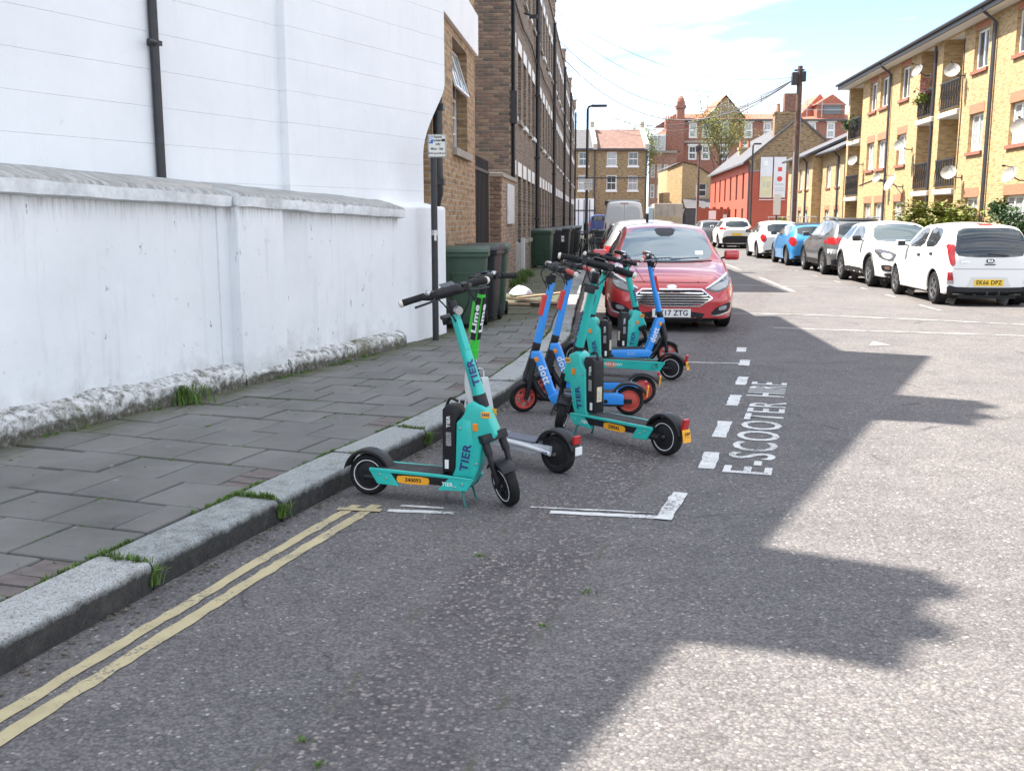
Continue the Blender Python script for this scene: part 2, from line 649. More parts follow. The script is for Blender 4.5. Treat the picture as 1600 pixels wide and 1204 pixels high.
def _resample(P, step):
    # Catmull-Rom through the points, then even steps
    D = []
    for i in range(len(P) - 1):
        p0, p1, p2, p3 = P[max(i - 1, 0)], P[i], P[i + 1], P[min(i + 2, len(P) - 1)]
        n = max(4, int((p2 - p1).length / 0.1))
        for k in range(n):
            t = k / n
            D.append(0.5 * ((2 * p1) + (p2 - p0) * t + (2 * p0 - 5 * p1 + 4 * p2 - p3) * t * t + (3 * p1 - p0 - 3 * p2 + p3) * t ** 3))
    D.append(P[-1])
    out, acc = [D[0]], 0.0
    for a, b in zip(D, D[1:]):
        seg = (b - a).length
        while acc + seg >= step:
            a = a + (b - a) * ((step - acc) / seg)
            seg = (b - a).length
            out.append(a)
            acc = 0.0
        acc += seg
    return out


KS = 0.05
KC = _resample(KP, KS)


def kpt(t, d=0.0):
    """point at arc length t along the kerb, d metres towards the walls"""
    i = min(max(t / KS, 0), len(KC) - 2.001)
    k = int(i)
    a, b = KC[k], KC[k + 1]
    p = a + (b - a) * (i - k)
    j0, j1 = max(k - 6, 0), min(k + 7, len(KC) - 1)
    dr = (KC[j1] - KC[j0]).normalized()
    return p + Vector((-dr.y, dr.x)) * d


def kt(y):
    """arc length where the kerb passes y"""
    return min(range(len(KC)), key=lambda i: abs(KC[i].y - y)) * KS


# wall line on the house side, in world xy
PW_A, PW_ROT = Vector((-1.02, 11.9)), R(21.7)


def PWl(x, y):
    """boundary-wall frame: y along the wall (away), x towards the road"""
    return Vector((PW_A.x + x * cos(PW_ROT) + y * sin(PW_ROT), PW_A.y - x * sin(PW_ROT) + y * cos(PW_ROT)))


WL = [PWl(0.0, -19), PWl(0.0, 0.3), W(-2.13, 12.6).xy, W(-2.13, 22.5).xy, W(-2.02, 22.6).xy, W(-2.02, 120).xy]


def walldist(t):
    o = kpt(t)
    n = (kpt(t, 1.0) - o)
    best = 4.0
    for a, b in zip(WL, WL[1:]):
        e = b - a
        den = n.x * e.y - n.y * e.x
        if abs(den) < 1e-6:
            continue
        w = a - o
        s = (w.x * e.y - w.y * e.x) / den
        q = (w.x * n.y - w.y * n.x) / den
        if -0.01 <= q <= 1.01 and s > 0.3:
            best = min(best, s)
    return best


KERB_W, KERB_H = 0.26, 0.125
pav = bpy.data.objects.new('pavement', None)
pav.empty_display_size = 0.2
COL.objects.link(pav)
pav.location = (0, 0, 0)
tag(pav, kind='structure')
TMAX = kt(62)
# bedding under the slabs
mb = MB()
ts = [i * 0.4 for i in range(int(kt(118) / 0.4))]
for a, b in zip(ts, ts[1:]):
    p, q = kpt(a, 0.1), kpt(b, 0.1)
    r_, s_ = kpt(b, walldist(b) + 0.3), kpt(a, walldist(a) + 0.3)
    mb.quad((p.x, p.y, 0.108), (q.x, q.y, 0.108), (r_.x, r_.y, 0.108), (s_.x, s_.y, 0.108))
mb.build('bedding', M_SOIL, pav, fix=False)
# paving slabs: rows across the footway, staggered
t = kt(1.6)
row = 0
nslab = npav = 0
far = MB()
ROWS = []
M_PAVER = mat('purple brown paver', (0.125, 0.105, 0.098), 0.85, var=0.3, vscale=12, bmp=0.3)


def flag(pts, zz, name, m):
    tl = [rng.uniform(-0.003, 0.003) for _ in range(4)]
    c = sum(pts, Vector((0, 0))) / 4
    m1 = MB()
    k1 = 0.984
    bot = [(p.x - c.x, p.y - c.y, -0.03) for p in pts]
    inn = [(p.x - c.x, p.y - c.y, -0.006 + k) for p, k in zip(pts, tl)]
    top = [((p.x - c.x) * k1, (p.y - c.y) * k1, k) for p, k in zip(pts, tl)]
    fs = [(8, 9, 10, 11)]
    for a in range(4):
        b = (a + 1) % 4
        fs += [(a, b, b + 4, a + 4), (a + 4, b + 4, b + 8, a + 8)]
    m1.add(bot + inn + top, fs)
    return m1.build(name, m, pav, loc=(c.x, c.y, zz), fix=False)


while t < TMAX:
    w = 0.405
    t2 = t + w
    ROWS.append(t)
    D0, D1 = walldist(t + 0.01), walldist(t2 - 0.01)
    d = KERB_W + 0.014
    first = True
    while d < max(D0, D1) - 0.02:
        L = 0.405 if not first or row % 2 == 0 else 0.205
        infill = first and row % 2 == 1 and (row % 4 == 1 or row % 7 == 3) and t < kt(14)
        first = False
        e0, e1 = min(d + L, D0), min(d + L, D1)
        if max(D0, D1) - (d + L) < 0.12:
            e0, e1 = D0, D1
        j = rng.uniform(0.005, 0.010)
        if infill:
            for q in range(4):
                a, b = t + w * q / 4, t + w * (q + 1) / 4
                pts = [kpt(a + 0.005, d + 0.004), kpt(b - 0.005, d + 0.004), kpt(b - 0.005, d + L - 0.006), kpt(a + 0.005, d + L - 0.006)]
                flag(pts, 0.118 + rng.uniform(-0.006, 0.004), 'paver', M_PAVER)
                npav += 1
        elif e0 - d > 0.05 and e1 - d > 0.05:
            pts = [kpt(t + j, d + j), kpt(t2 - j, d + j), kpt(t2 - j, e1 - j), kpt(t + j, e0 - j)]
            zz = 0.121 + rng.uniform(-0.006, 0.005)
            if nslab < 298:
                flag(pts, zz, 'paving_slab', M_SLAB)
                nslab += 1
            else:
                far.quad(*[(p.x, p.y, zz) for p in pts])
        d += L
    t = t2
    row += 1
o = far.build('far_paving_slabs', M_SLAB, pav, fix=False)
tag(o, kind='stuff')

# kerb stones
kerb = bpy.data.objects.new('kerb', None)
COL.objects.link(kerb)
tag(kerb, kind='structure')
joints = [kt(-3), kt(-1.3), kt(0.3), kt(1.5), kt(2.6), kt(3.98), kt(4.93), kt(5.85), kt(6.63), kt(7.7), kt(8.7), kt(9.6), kt(10.6), kt(11.5)]
while joints[-1] < kt(70):
    joints.append(joints[-1] + rng.uniform(0.9, 1.2))
for a, b in zip(joints, joints[1:]):
    m1 = MB()
    n = 3 if b < kt(14) else 1
    g_ = rng.uniform(0.006, 0.016)
    rows = []
    hh = KERB_H + rng.uniform(-0.006, 0.006)
    o0 = rng.uniform(-0.008, 0.008)
    for k in range(n + 1):
        tt = a + g_ + (b - a - 2 * g_) * k / n
        prof = [(0.0, -0.05), (-0.002, hh - 0.02), (0.006, hh - 0.005), (0.018, hh), (KERB_W - 0.01, hh + 0.002), (KERB_W, hh - 0.01), (KERB_W, -0.05)]
        ring = []
        for d, z in prof:
            p = kpt(tt, d + o0 if d < 0.2 else d)
            wob = (noise.noise((p.x * 6, p.y * 6, z * 9)) * 0.006) if n == 3 else 0
            ring.append((p.x + wob, p.y, z + wob * 0.8))
        rows.append(ring)
    vs = [p for r_ in rows for p in r_]
    q = 7
    fs = []
    for k in range(n):
        for j in range(q - 1):
            fs.append((k * q + j, (k + 1) * q + j, (k + 1) * q + j + 1, k * q + j + 1))
    fs.append(tuple(range(q)))
    fs.append(tuple(range(n * q, n * q + q))[::-1])
    c = kpt((a + b) / 2)
    m1.add([(p[0] - c.x, p[1] - c.y, p[2]) for p in vs], fs)
    m1.build('kerb_stone', M_KERB, kerb, loc=(c.x, c.y, 0), smooth=40)

# opposite pavement
mb = MB()
mb.box(7.95, 40, -20, 140, -0.04, 0.12)
rp = mb.build('far_pavement', M_PAVE, rot=SROT)
tag(rp, kind='structure')
rk = bpy.data.objects.new('far_kerb', None)
COL.objects.link(rk)
rk.rotation_euler = (0, 0, SROT)
tag(rk, kind='structure')
u = 8.0
while u < 70:
    MB().box(7.80, 7.948, u + 0.006, u + 0.91, -0.04, 0.118).build('kerb_stone', M_KERB, rk, bevel=0.012, segs=1)
    u += 0.92

# ------------------------------------------------------------------ road markings (thin thermoplastic, 4 mm proud)
marks = bpy.data.objects.new('road_markings', None)
COL.objects.link(marks)
tag(marks, kind='structure')


def stripe(name, m, pts, w, z=0.004, rag=0.006, thick=True):
    """ragged-edged painted band of width w along the points"""
    P = [Vector(p) for p in pts]
    S = _resample(P, 0.06) if (P[-1] - P[0]).length > 0.15 else P
    S = S + [P[-1]] if (S[-1] - P[-1]).length > 0.02 else S
    Lf, Rt = [], []
    for i, p in enumerate(S):
        d = (S[min(i + 1, len(S) - 1)] - S[max(i - 1, 0)]).normalized()
        n = Vector((-d.y, d.x))
        Lf.append(p + n * (w / 2 + rng.uniform(-rag, rag)))
        Rt.append(p - n * (w / 2 + rng.uniform(-rag, rag)))
    mb = MB()
    for i in range(len(S) - 1):
        mb.quad((Rt[i].x, Rt[i].y, z), (Rt[i + 1].x, Rt[i + 1].y, z), (Lf[i + 1].x, Lf[i + 1].y, z), (Lf[i].x, Lf[i].y, z))
    return mb.build(name, m, marks, fix=False)


def off(t0, t1, d, n=12):
    return [kpt(t0 + (t1 - t0) * i / n, -d) for i in range(n + 1)]


stripe('yellow_line', M_YEL, off(kt(-4), kt(5.32), 0.225), 0.058)
stripe('yellow_line', M_YEL, off(kt(-4), kt(5.34), 0.330), 0.062)
stripe('yellow_line', M_YEL, [(-0.93, 5.15), (-0.69, 5.115)], 0.05, z=0.008)
BD = Vector((sin(R(16.6)), cos(R(16.6))))          # bay direction
stripe('bay_line', M_WHITE, [(-0.66, 5.13), (-0.30, 5.075)], 0.045)
stripe('bay_line', M_WHITE, [(-0.60, 5.22), (-0.36, 5.17)], 0.03)
stripe('bay_line', M_WHITE, [(0.20, 5.10), (0.78, 5.0)], 0.05)
stripe('bay_line', M_WHITE, [(0.10, 5.19), (0.76, 5.08)], 0.02)
stripe('bay_line', M_WHITE, [(0.775, 4.955), (0.955, 5.48)], 0.085, z=0.008)
B0 = Vector((0.80, 5.0))
for y0, y1 in ((6.03, 6.47), (6.93, 7.5), (8.15, 8.65), (9.2, 9.68)):
    a = Vector((1.205 + (y0 - 6.03) * 0.292, y0))
    b = Vector((1.205 + (y1 - 6.03) * 0.292, y1))
    stripe('bay_line', M_WHITE, [a, b], 0.10)
stripe('bay_line', M_WHITE, [(2.44, 10.4), (2.56, 10.85)], 0.11, z=0.008)
stripe('bay_line', M_WHITE, [(1.75, 10.72), (2.46, 10.60)], 0.05)
stripe('bay_line', M_WHITE, [(2.67, 11.55), (2.77, 11.95)], 0.11)
# transverse lines of the raised table and the centre dashes, in the sun
stripe('table_line', M_FAINT, [W(*p).xy for p in ((2.2, 16.6), (3.4, 16.46), (6.2, 15.2), (8.0, 14.2))], 0.14)
stripe('table_line', M_FAINT, [W(*p).xy for p in ((2.4, 14.5), (2.9, 14.32), (5.6, 13.7), (8.0, 13.0))], 0.12)
stripe('table_line', M_FAINT, [W(*p).xy for p in ((2.5, 24.0), (5.9, 23.2))], 0.12)
stripe('table_line', M_FAINT, [W(*p).xy for p in ((2.5, 32.0), (5.9, 31.0))], 0.14)
stripe('centre_dash', M_FAINT, [W(4.12, 21.7).xy, W(4.22, 26.9).xy], 0.12)
stripe('centre_dash', M_FAINT, [W(4.25, 31.0).xy, W(4.3, 35.0).xy], 0.12)
stripe('centre_dash', M_FAINT, [W(4.3, 41.0).xy, W(4.35, 45.0).xy], 0.12)
stripe('bay_dash', M_FAINT, [W(5.75, 17.4).xy, W(5.75, 18.6).xy], 0.08)
for uu in (20.4, 22.6, 25, 27.6, 30.4):
    stripe('bay_dash', M_FAINT, [W(5.85, uu).xy, W(5.85, uu + 0.7).xy], 0.08)
# arrow of the speed table
a, b, c = W(3.30, 12.5).xy, W(3.58, 12.5).xy, W(3.47, 12.95).xy
MB().add([(a.x, a.y, 0.004), (b.x, b.y, 0.004), (c.x, c.y, 0.004)], [(0, 1, 2)]).build('table_triangle', M_FAINT, marks, fix=False)

# lettering of the bay, read from the road, letter tops towards the kerb
td = Vector((sin(R(17.2)), cos(R(17.2))))
tu = Vector((-td.y, td.x))


def road_text(s, p0, length, height):
    me = text_mesh(s, 0.36, 0.0, 0.004, 1.1, 'LEFT')
    xs = [v.co.x for v in me.vertices]
    ys = [v.co.y for v in me.vertices]
    x0, x1, y0, y1 = min(xs), max(xs), min(ys), max(ys)
    for v in me.vertices:
        a = (v.co.x - x0) / (x1 - x0) * length
        b = (v.co.y - y0) / (y1 - y0) * height
        q = p0 + td * a + tu * b
        v.co = (q.x, q.y, 0.004)
    return link('road_lettering', me, M_WHITE, marks)


road_text('E-SCOOTER', Vector((1.57, 5.86)), 2.52, 0.30)
road_text('HIRE', Vector((2.36, 8.53)), 0.80, 0.32)
# ------------------------------------------------------------------ shared building helpers
def stucco(name, dirt=(0.30, 0.30, 0.28), amt=0.35, low=True):
    m, nt, p = base_mat(name)
    c = coord(nt)
    s = nt.nodes.new('ShaderNodeSeparateXYZ')
    nt.links.new(c, s.inputs[0])
    col = ramp(nt, nz(nt, c, 1.1, 6, 0.6), [(0.3, (0.72, 0.735, 0.75)), (0.7, (0.80, 0.81, 0.82))])
    # scuffs and vertical run-off streaks
    mp = nt.nodes.new('ShaderNodeMapping')
    mp.inputs['Scale'].default_value = (5, 5, 0.55)
    nt.links.new(c, mp.inputs['Vector'])
    st = ramp(nt, nz(nt, mp.outputs[0], 1.6, 7, 0.65), [(0.55, 0.0), (0.80, amt)])
    col = mixc(nt, st, col, dirt)
    sc = ramp(nt, nz(nt, c, 5.0, 10, 0.74), [(0.615, 0.0), (0.68, amt * 1.3)])
    col = mixc(nt, sc, col, (0.24, 0.24, 0.23))
    if low:
        wob = math_(nt, 'MULTIPLY', nz(nt, c, 3, 6, 0.65), 0.75)
        k = ramp(nt, math_(nt, 'ADD', math_(nt, 'SUBTRACT', s.outputs[2], 0.12), wob), [(0.34, 0.65), (0.68, 0.0)])
        col = mixc(nt, k, col, (0.27, 0.27, 0.24))
        pk = ramp(nt, nz(nt, c, 11, 8, 0.75), [(0.60, 0.0), (0.64, 1.0)])
        pk2 = ramp(nt, s.outputs[2], [(0.15, 0.75), (0.62, 0.0)])
        col = mixc(nt, math_(nt, 'MULTIPLY', pk, pk2), col, (0.10, 0.10, 0.085))
    if low:
        top = math_(nt, 'SUBTRACT', math_(nt, 'SUBTRACT', 1.525, math_(nt, 'MULTIPLY', s.outputs[1], 0.029)), s.outputs[2])
        mp2 = nt.nodes.new('ShaderNodeMapping')
        mp2.inputs['Scale'].default_value = (22, 22, 1.6)
        nt.links.new(c, mp2.inputs['Vector'])
        run = math_(nt, 'SUBTRACT', top, math_(nt, 'MULTIPLY', math_(nt, 'SUBTRACT', nz(nt, mp2.outputs[0], 1.5, 8, 0.75), 0.47), 0.75))
        run = math_(nt, 'ADD', run, math_(nt, 'MULTIPLY', nz(nt, c, 0.8, 5, 0.6), 0.16))
        col = mixc(nt, ramp(nt, run, [(-0.02, 0.6), (0.06, 0.22), (0.15, 0.0)]), col, (0.30, 0.25, 0.19))
        mp3 = nt.nodes.new('ShaderNodeMapping')
        mp3.inputs['Scale'].default_value = (3.5, 3.5, 1.6)
        mp3.inputs['Rotation'].default_value = (0.5, 0, 0)
        nt.links.new(c, mp3.inputs['Vector'])
        cut = ramp(nt, nz(nt, mp3.outputs[0], 3.2, 10, 0.62), [(0.665, 0.0), (0.69, 0.7)])
        col = mixc(nt, cut, col, (0.12, 0.115, 0.11))
        col = mixc(nt, ramp(nt, nz(nt, c, 0.9, 6, 0.65), [(0.42, 0.0), (0.7, 0.25)]), col, (0.55, 0.56, 0.57))
    nt.links.new(col, p.inputs['Base Color'])
    p.inputs['Roughness'].default_value = 0.75
    h = math_(nt, 'ADD', nz(nt, c, 4, 4), math_(nt, 'MULTIPLY', nz(nt, c, 60, 4), 0.15))
    bump(nt, p, h, 0.35, 0.02)
    return m


def coping_mat():
    m, nt, p = base_mat('weathered coping')
    c = coord(nt)
    s = nt.nodes.new('ShaderNodeSeparateXYZ')
    nt.links.new(c, s.inputs[0])
    sn = nt.nodes.new('ShaderNodeSeparateXYZ')
    nt.links.new(coord(nt, 'Normal'), sn.inputs[0])
    mp = nt.nodes.new('ShaderNodeMapping')
    mp.inputs['Scale'].default_value = (1.2, 6, 2)
    nt.links.new(c, mp.inputs['Vector'])
    conc = ramp(nt, nz(nt, mp.outputs[0], 4.0, 9, 0.7), [(0.3, (0.17, 0.165, 0.155)), (0.5, (0.33, 0.325, 0.31)), (0.72, (0.55, 0.55, 0.55))])
    white = ramp(nt, nz(nt, c, 5, 8, 0.7), [(0.35, (0.50, 0.51, 0.51)), (0.6, (0.76, 0.77, 0.77))])
    topk = ramp(nt, math_(nt, 'ADD', sn.outputs[2], math_(nt, 'MULTIPLY', nz(nt, c, 2.2, 6, 0.7), 1.3)), [(0.95, 0.0), (1.22, 1.0)])
    nt.links.new(mixc(nt, topk, white, conc), p.inputs['Base Color'])
    p.inputs['Roughness'].default_value = 0.85
    bump(nt, p, nz(nt, c, 30, 7, 0.7), 0.5, 0.01)
    return m


def plinth_mat():
    m, nt, p = base_mat('mossy plinth')
    c = coord(nt)
    s = nt.nodes.new('ShaderNodeSeparateXYZ')
    nt.links.new(c, s.inputs[0])
    col = ramp(nt, nz(nt, c, 13, 10, 0.78), [(0.38, (0.10, 0.10, 0.08)), (0.47, (0.40, 0.40, 0.38)), (0.55, (0.72, 0.72, 0.71))])
    zz = math_(nt, 'ADD', s.outputs[2], math_(nt, 'MULTIPLY', nz(nt, c, 5, 6, 0.7), 0.22))
    col = mixc(nt, ramp(nt, zz, [(0.29, 0.95), (0.335, 0.0)]), col, ramp(nt, nz(nt, c, 21, 7, 0.75), [(0.35, (0.035, 0.034, 0.024)), (0.55, (0.12, 0.115, 0.085)), (0.68, (0.42, 0.41, 0.38))]))
    col = mixc(nt, ramp(nt, nz(nt, c, 1.9, 6, 0.65), [(0.56, 0.0), (0.66, 0.8)]), col, (0.12, 0.115, 0.05))
    nt.links.new(col, p.inputs['Base Color'])
    p.inputs['Roughness'].default_value = 0.9
    bump(nt, p, nz(nt, c, 26, 8, 0.75), 0.9, 0.03)
    return m


M_STUC = stucco('white render', amt=0.10, low=False)
M_STUCL = stucco('white render, street level')
M_STUCE = stucco('white render, end panel', amt=0.25, low=False)
M_COPE = coping_mat()
M_PLIN = plinth_mat()
M_BLACK = mat('black paint', (0.018, 0.018, 0.022), 0.4, var=0.3, vscale=12)
M_IRON = mat('iron railing paint', (0.022, 0.022, 0.026), 0.45)
M_UPVC = mat('white upvc', (0.80, 0.80, 0.79), 0.35)
M_WPAINT = mat('white window paint', (0.72, 0.72, 0.70), 0.5, var=0.1, vscale=5)
M_STONE = mat('stone sill', (0.30, 0.27, 0.23), 0.85, var=0.25, vscale=7, bmp=0.3)
M_SLATE = mat('slate roof', (0.09, 0.088, 0.095), 0.7, var=0.35, vscale=5)
M_LEAD = mat('flat roof felt', (0.10, 0.10, 0.105), 0.8, var=0.2)
M_GLASS = mat('window glass', (0.05, 0.065, 0.075), 0.04, spec=0.9)
M_GLASSL = mat('window glass with nets and painted sky', (0.34, 0.36, 0.37), 0.10, var=0.25, vscale=6, spec=0.8)  # pale base for net curtains and for bright reflection painted into the panes
M_POT = mat('terracotta', (0.36, 0.16, 0.09), 0.8, var=0.2)
B_TERR = brick_mat('sooty stock brick', (0.225, 0.155, 0.108), (0.145, 0.10, 0.075), (0.29, 0.26, 0.22), dark=0.35, var=0.5)
B_STOCK = brick_mat('london stock brick', (0.36, 0.225, 0.11), (0.26, 0.155, 0.08), (0.35, 0.29, 0.21), dark=0.3, var=0.4)


def facade(mb, a0, a1, z0, z1, openings, place, depth=0.1):
    """wall sheet with real openings; place(a, z, d) -> point, d = depth into the wall; reveals included"""
    A = sorted({a0, a1} | {min(max(v, a0), a1) for o in openings for v in o[:2]})
    Z = sorted({z0, z1} | {min(max(v, z0), z1) for o in openings for v in o[2:4]})

    def hole(a, z):
        return any(o[0] < a < o[1] and o[2] < z < o[3] for o in openings)
    for i in range(len(A) - 1):
        for j in range(len(Z) - 1):
            if not hole((A[i] + A[i + 1]) / 2, (Z[j] + Z[j + 1]) / 2):
                mb.quad(place(A[i], Z[j], 0), place(A[i + 1], Z[j], 0), place(A[i + 1], Z[j + 1], 0), place(A[i], Z[j + 1], 0))
    for o in openings:
        x0, x1, y0, y1 = o[:4]
        for (p, q) in (((x0, y0), (x1, y0)), ((x1, y0), (x1, y1)), ((x1, y1), (x0, y1)), ((x0, y1), (x0, y0))):
            mb.quad(place(p[0], p[1], 0), place(q[0], q[1], 0), place(q[0], q[1], depth), place(p[0], p[1], depth))
    return mb


_win = {}


def window(parent, loc, rot, w, h, style='casement', glass=None, fm=None, name='window', fr=0.055):
    """window in its own frame: x across, z up from the sill, faces -y. frame mesh > pane"""
    glass = glass or M_GLASS
    fm = fm or M_UPVC
    k = (round(w, 2), round(h, 2), style, glass.name, fm.name, fr)
    if k not in _win:
        f = MB()
        d = 0.06
        f.box(-w / 2, -w / 2 + fr, 0, d, 0, h).box(w / 2 - fr, w / 2, 0, d, 0, h)
        f.box(-w / 2 + fr, w / 2 - fr, 0, d, 0, fr).box(-w / 2 + fr, w / 2 - fr, 0, d, h - fr, h)
        if style == 'casement':           # one mullion, a top-hung light
            f.box(-fr / 2, fr / 2, -0.006, d - 0.006, fr, h - fr)
        elif style == 'mullion3':
            for q in (-w / 6, w / 6):
                f.box(q - fr / 2, q + fr / 2, -0.006, d - 0.006, fr, h - fr)
        elif style == 'sash':
            f.box(-w / 2 + fr, w / 2 - fr, -0.012, d - 0.012, h / 2 - fr / 2, h / 2 + fr / 2)
        elif style == 'sash4':
            f.box(-w / 2 + fr, w / 2 - fr, -0.012, d - 0.012, h / 2 - fr / 2, h / 2 + fr / 2)
            f.box(-0.012, 0.012, 0.0, d - 0.02, fr, h / 2 - fr / 2).box(-0.012, 0.012, 0.0, d - 0.02, h / 2 + fr / 2, h - fr)
        p = MB().box(-w / 2 + fr * 0.8, w / 2 - fr * 0.8, d * 0.55, d * 0.7, fr * 0.8, h - fr * 0.8)
        fme, pme = f.mesh('window', bevel=0, fix=False), p.mesh('pane', fix=False)
        fme.materials.append(fm)
        pme.materials.append(glass)
        _win[k] = (fme, pme)
    fme, pme = _win[k]
    o = link(name, fme, None, parent, loc, rot)
    link('pane', pme, None, o)
    return o


# ------------------------------------------------------------------ white rendered building (left)
C_UP, R_UP = Vector((-0.82, 12.6)), R(28)
wb = thing('white_building', 'tall white rendered building behind the low white wall, with black downpipe', 'building', (C_UP.x, C_UP.y, 0), -R_UP)
EAVE = 8.85


def end_y(z):
    # the corner is cut back in a concave sweep below 3 m
    if z > 3.12:
        return 0.0
    if z < 2.25:
        return -0.50
    q = (3.12 - z) / (3.12 - 2.25)
    return -0.50 * math.sin(q * pi / 2) ** 1.3


CH = 0.302
z = 1.25
while z < EAVE - 0.02:
    z2 = min(z + CH, EAVE)
    zs = [z + 0.0004 + (z2 - z - 0.0008) * k / (4 if z < 3.2 else 1) for k in range((4 if z < 3.2 else 1) + 1)]
    # proud bay, then the recessed bay, each course a piece with a pinched joint
    poly = [(-2.91, zs[0]), (end_y(zs[0]), zs[0])] + [(end_y(q), q) for q in zs[1:]] + [(-2.91, zs[-1])]
    MB().prism(poly, -0.28, 0.0, 'x').build('render_course', M_STUC, wb, bevel=0.0030, segs=1)
    MB().box(-0.30, -0.095, -20, -2.905, zs[0], zs[-1]).build('render_course', M_STUC, wb, bevel=0.0030, segs=1)
    z = z2
MB().box(-0.28, -0.11, -19.9, -0.55, 0.0, EAVE - 0.01).build('wall', M_STUC, wb)
MB().box(-7.0, -6.7, -20, -0.1, 0.0, EAVE - 0.01).box(-6.7, -0.3, -0.35, -0.10, 2.26, EAVE - 0.01).box(-6.7, -0.3, -19.9, -19.7, 0, EAVE - 0.01).build('rear_wall', M_STUC, wb)
MB().box(-7.05, 0.03, -20.05, 0.03, EAVE, EAVE + 0.10).build('roof', M_LEAD, wb)
for y0, y1, hh in ((-8.77, -7.76, 1.45), (-4.12, -3.05, 1.35)):
    ch = MB().box(-0.75, -0.05, y0, y1, EAVE + 0.1, EAVE + hh).box(-0.79, -0.01, y0 - 0.05, y1 + 0.05, EAVE + hh - 0.16, EAVE + hh - 0.06).build('chimney', M_STUC, wb)
    for k in (0.27, 0.73):
        MB().lathe([(0.001, 0), (0.12, 0), (0.10, 0.44), (0.13, 0.48), (0.13, 0.56), (0.09, 0.56)], 14, Matrix.Translation((-0.4, y0 + (y1 - y0) * k, EAVE + hh))).build('chimney_pot', M_POT, ch, smooth=40)
pipe = MB().tube([(0.02, -4.49, 1.2), (0.02, -4.49, EAVE)], 0.038, 14)
for zz in (2.95, 4.8, 6.7):
    pipe.box(-0.03, 0.065, -4.535, -4.445, zz, zz + 0.04)
pipe.xf(Matrix.Translation((-0.075, 0, 0))).build('downpipe', M_BLACK, wb, smooth=40)
MB().tube([(0.02, -4.62, 2.97), (-0.02, -4.50, 2.97)], 0.018, 6).build('pipe_bracket', M_BLACK, wb)

# ------------------------------------------------------------------ low white boundary wall
bw = thing('boundary_wall', 'low white rendered wall with stained grey coping beside the pavement', 'wall', (PW_A.x, PW_A.y, 0), -PW_ROT)


def zc(y):
    return 1.545 - 0.029 * (y + 0.7)


def panel(y0, y1, x, name='wall_panel', ztop=None, seg=0.14, nrm=0.010, m_=None):
    """front face of a wall panel with the uneven hand of old render"""
    ny = max(2, int((y1 - y0) / seg))
    nzq = 12
    vs, fs = [], []
    for i in range(ny + 1):
        y = y0 + (y1 - y0) * i / ny
        zt = (ztop(y) if ztop else zc(y)) + 0.01
        for j in range(nzq + 1):
            q = zt * j / nzq
            edge = 0 if i in (0, ny) else 1
            b = (noise.noise((y * 1.7, q * 2.1, x * 7)) * nrm + noise.noise((y * 6, q * 6, 3)) * nrm * 0.35) * edge
            vs.append((x + b, y, q))
    for i in range(ny):
        for j in range(nzq):
            a = i * (nzq + 1) + j
            fs.append((a, a + nzq + 1, a + nzq + 2, a + 1))
    m = MB().add(vs, fs)
    base = len(vs)
    m.box(x - 0.34, x - 0.02, y0 + 0.001, y1 - 0.001, 0, (zc(y0) + zc(y1)) / 2 - 0.05)
    # ends
    for y, flip in ((y0, 0), (y1, 1)):
        zt = (ztop(y) if ztop else zc(y)) + 0.01
        m.quad((x - 0.3, y, 0), (x, y, 0), (x, y, zt), (x - 0.3, y, zt))
    return m.build(name, m_ or M_STUCL, bw, smooth=50, fix=False)


panel(-19, -3.84, 0.0)
panel(-3.84, -3.70, 0.015, 'wall_panel')
panel(-3.70, -3.05, 0.11, 'pilaster', seg=0.08, nrm=0.006)
panel(-3.05, -0.72, 0.015)


def ztop_end(y):
    q = min(1, max(0, (y + 0.72) / 0.5))
    return 1.545 + 0.10 * q + (0.0 if y < 0.2 else -0.02)


panel(-0.72, 0.30, 0.0, 'wall_panel', ztop=ztop_end, m_=M_STUCE)
# sloping fillet behind the end panel and rounded white end block
MB().prism([(-0.30, 1.3), (0.0, 1.55), (0.0, 1.66), (-0.06, 1.70), (-0.32, 1.76)], -0.74, 0.28, 'y')  .build('mortar_fillet', M_STUC, bw, bevel=0.02)
MB().box(-0.36, -0.02, 0.30, 0.62, 0.05, 1.68).build('end_block', M_STUC, bw, bevel=0.05, segs=3)


def coping(y0, y1, d0=0.0):
    """weathered concrete coping: square nose, sloping top rising to the building"""
    ny = max(2, int((y1 - y0) / 0.16))
    vs, fs = [], []
    for i in range(ny + 1):
        y = y0 + (y1 - y0) * i / ny
        zb = zc(y)
        w = lambda k: noise.noise((y * 5, k * 3.7, 1.3)) * 0.010
        ring = [(-0.55, zb - 0.04), (0.02, zb - 0.012), (0.085 + d0 + w(1), zb + w(2)), (0.09 + d0 + w(3), zb + 0.085 + w(4)), (0.07 + d0, zb + 0.11 + w(5)),
                (-0.10, zb + 0.165 + w(6)), (-0.30, zb + 0.21 + w(7)), (-0.95, zb + 0.26)]
        vs += [(a, y, b) for a, b in ring]
    q = 8
    for i in range(ny):
        for j in range(q):
            fs.append((i * q + j, i * q + (j + 1) % q, (i + 1) * q + (j + 1) % q, (i + 1) * q + j))
    fs.append(tuple(range(q))[::-1])
    fs.append(tuple(range(ny * q, ny * q + q)))
    MB().add(vs, fs).build('coping_stone', M_COPE, bw, smooth=35)


for y0, y1, d0 in ((-19, -12, 0), (-11.985, -8.2, 0), (-8.185, -3.735, 0), (-3.70, -2.66, 0.06), (-2.645, -0.70, 0.015)):
    coping(y0, y1, d0)


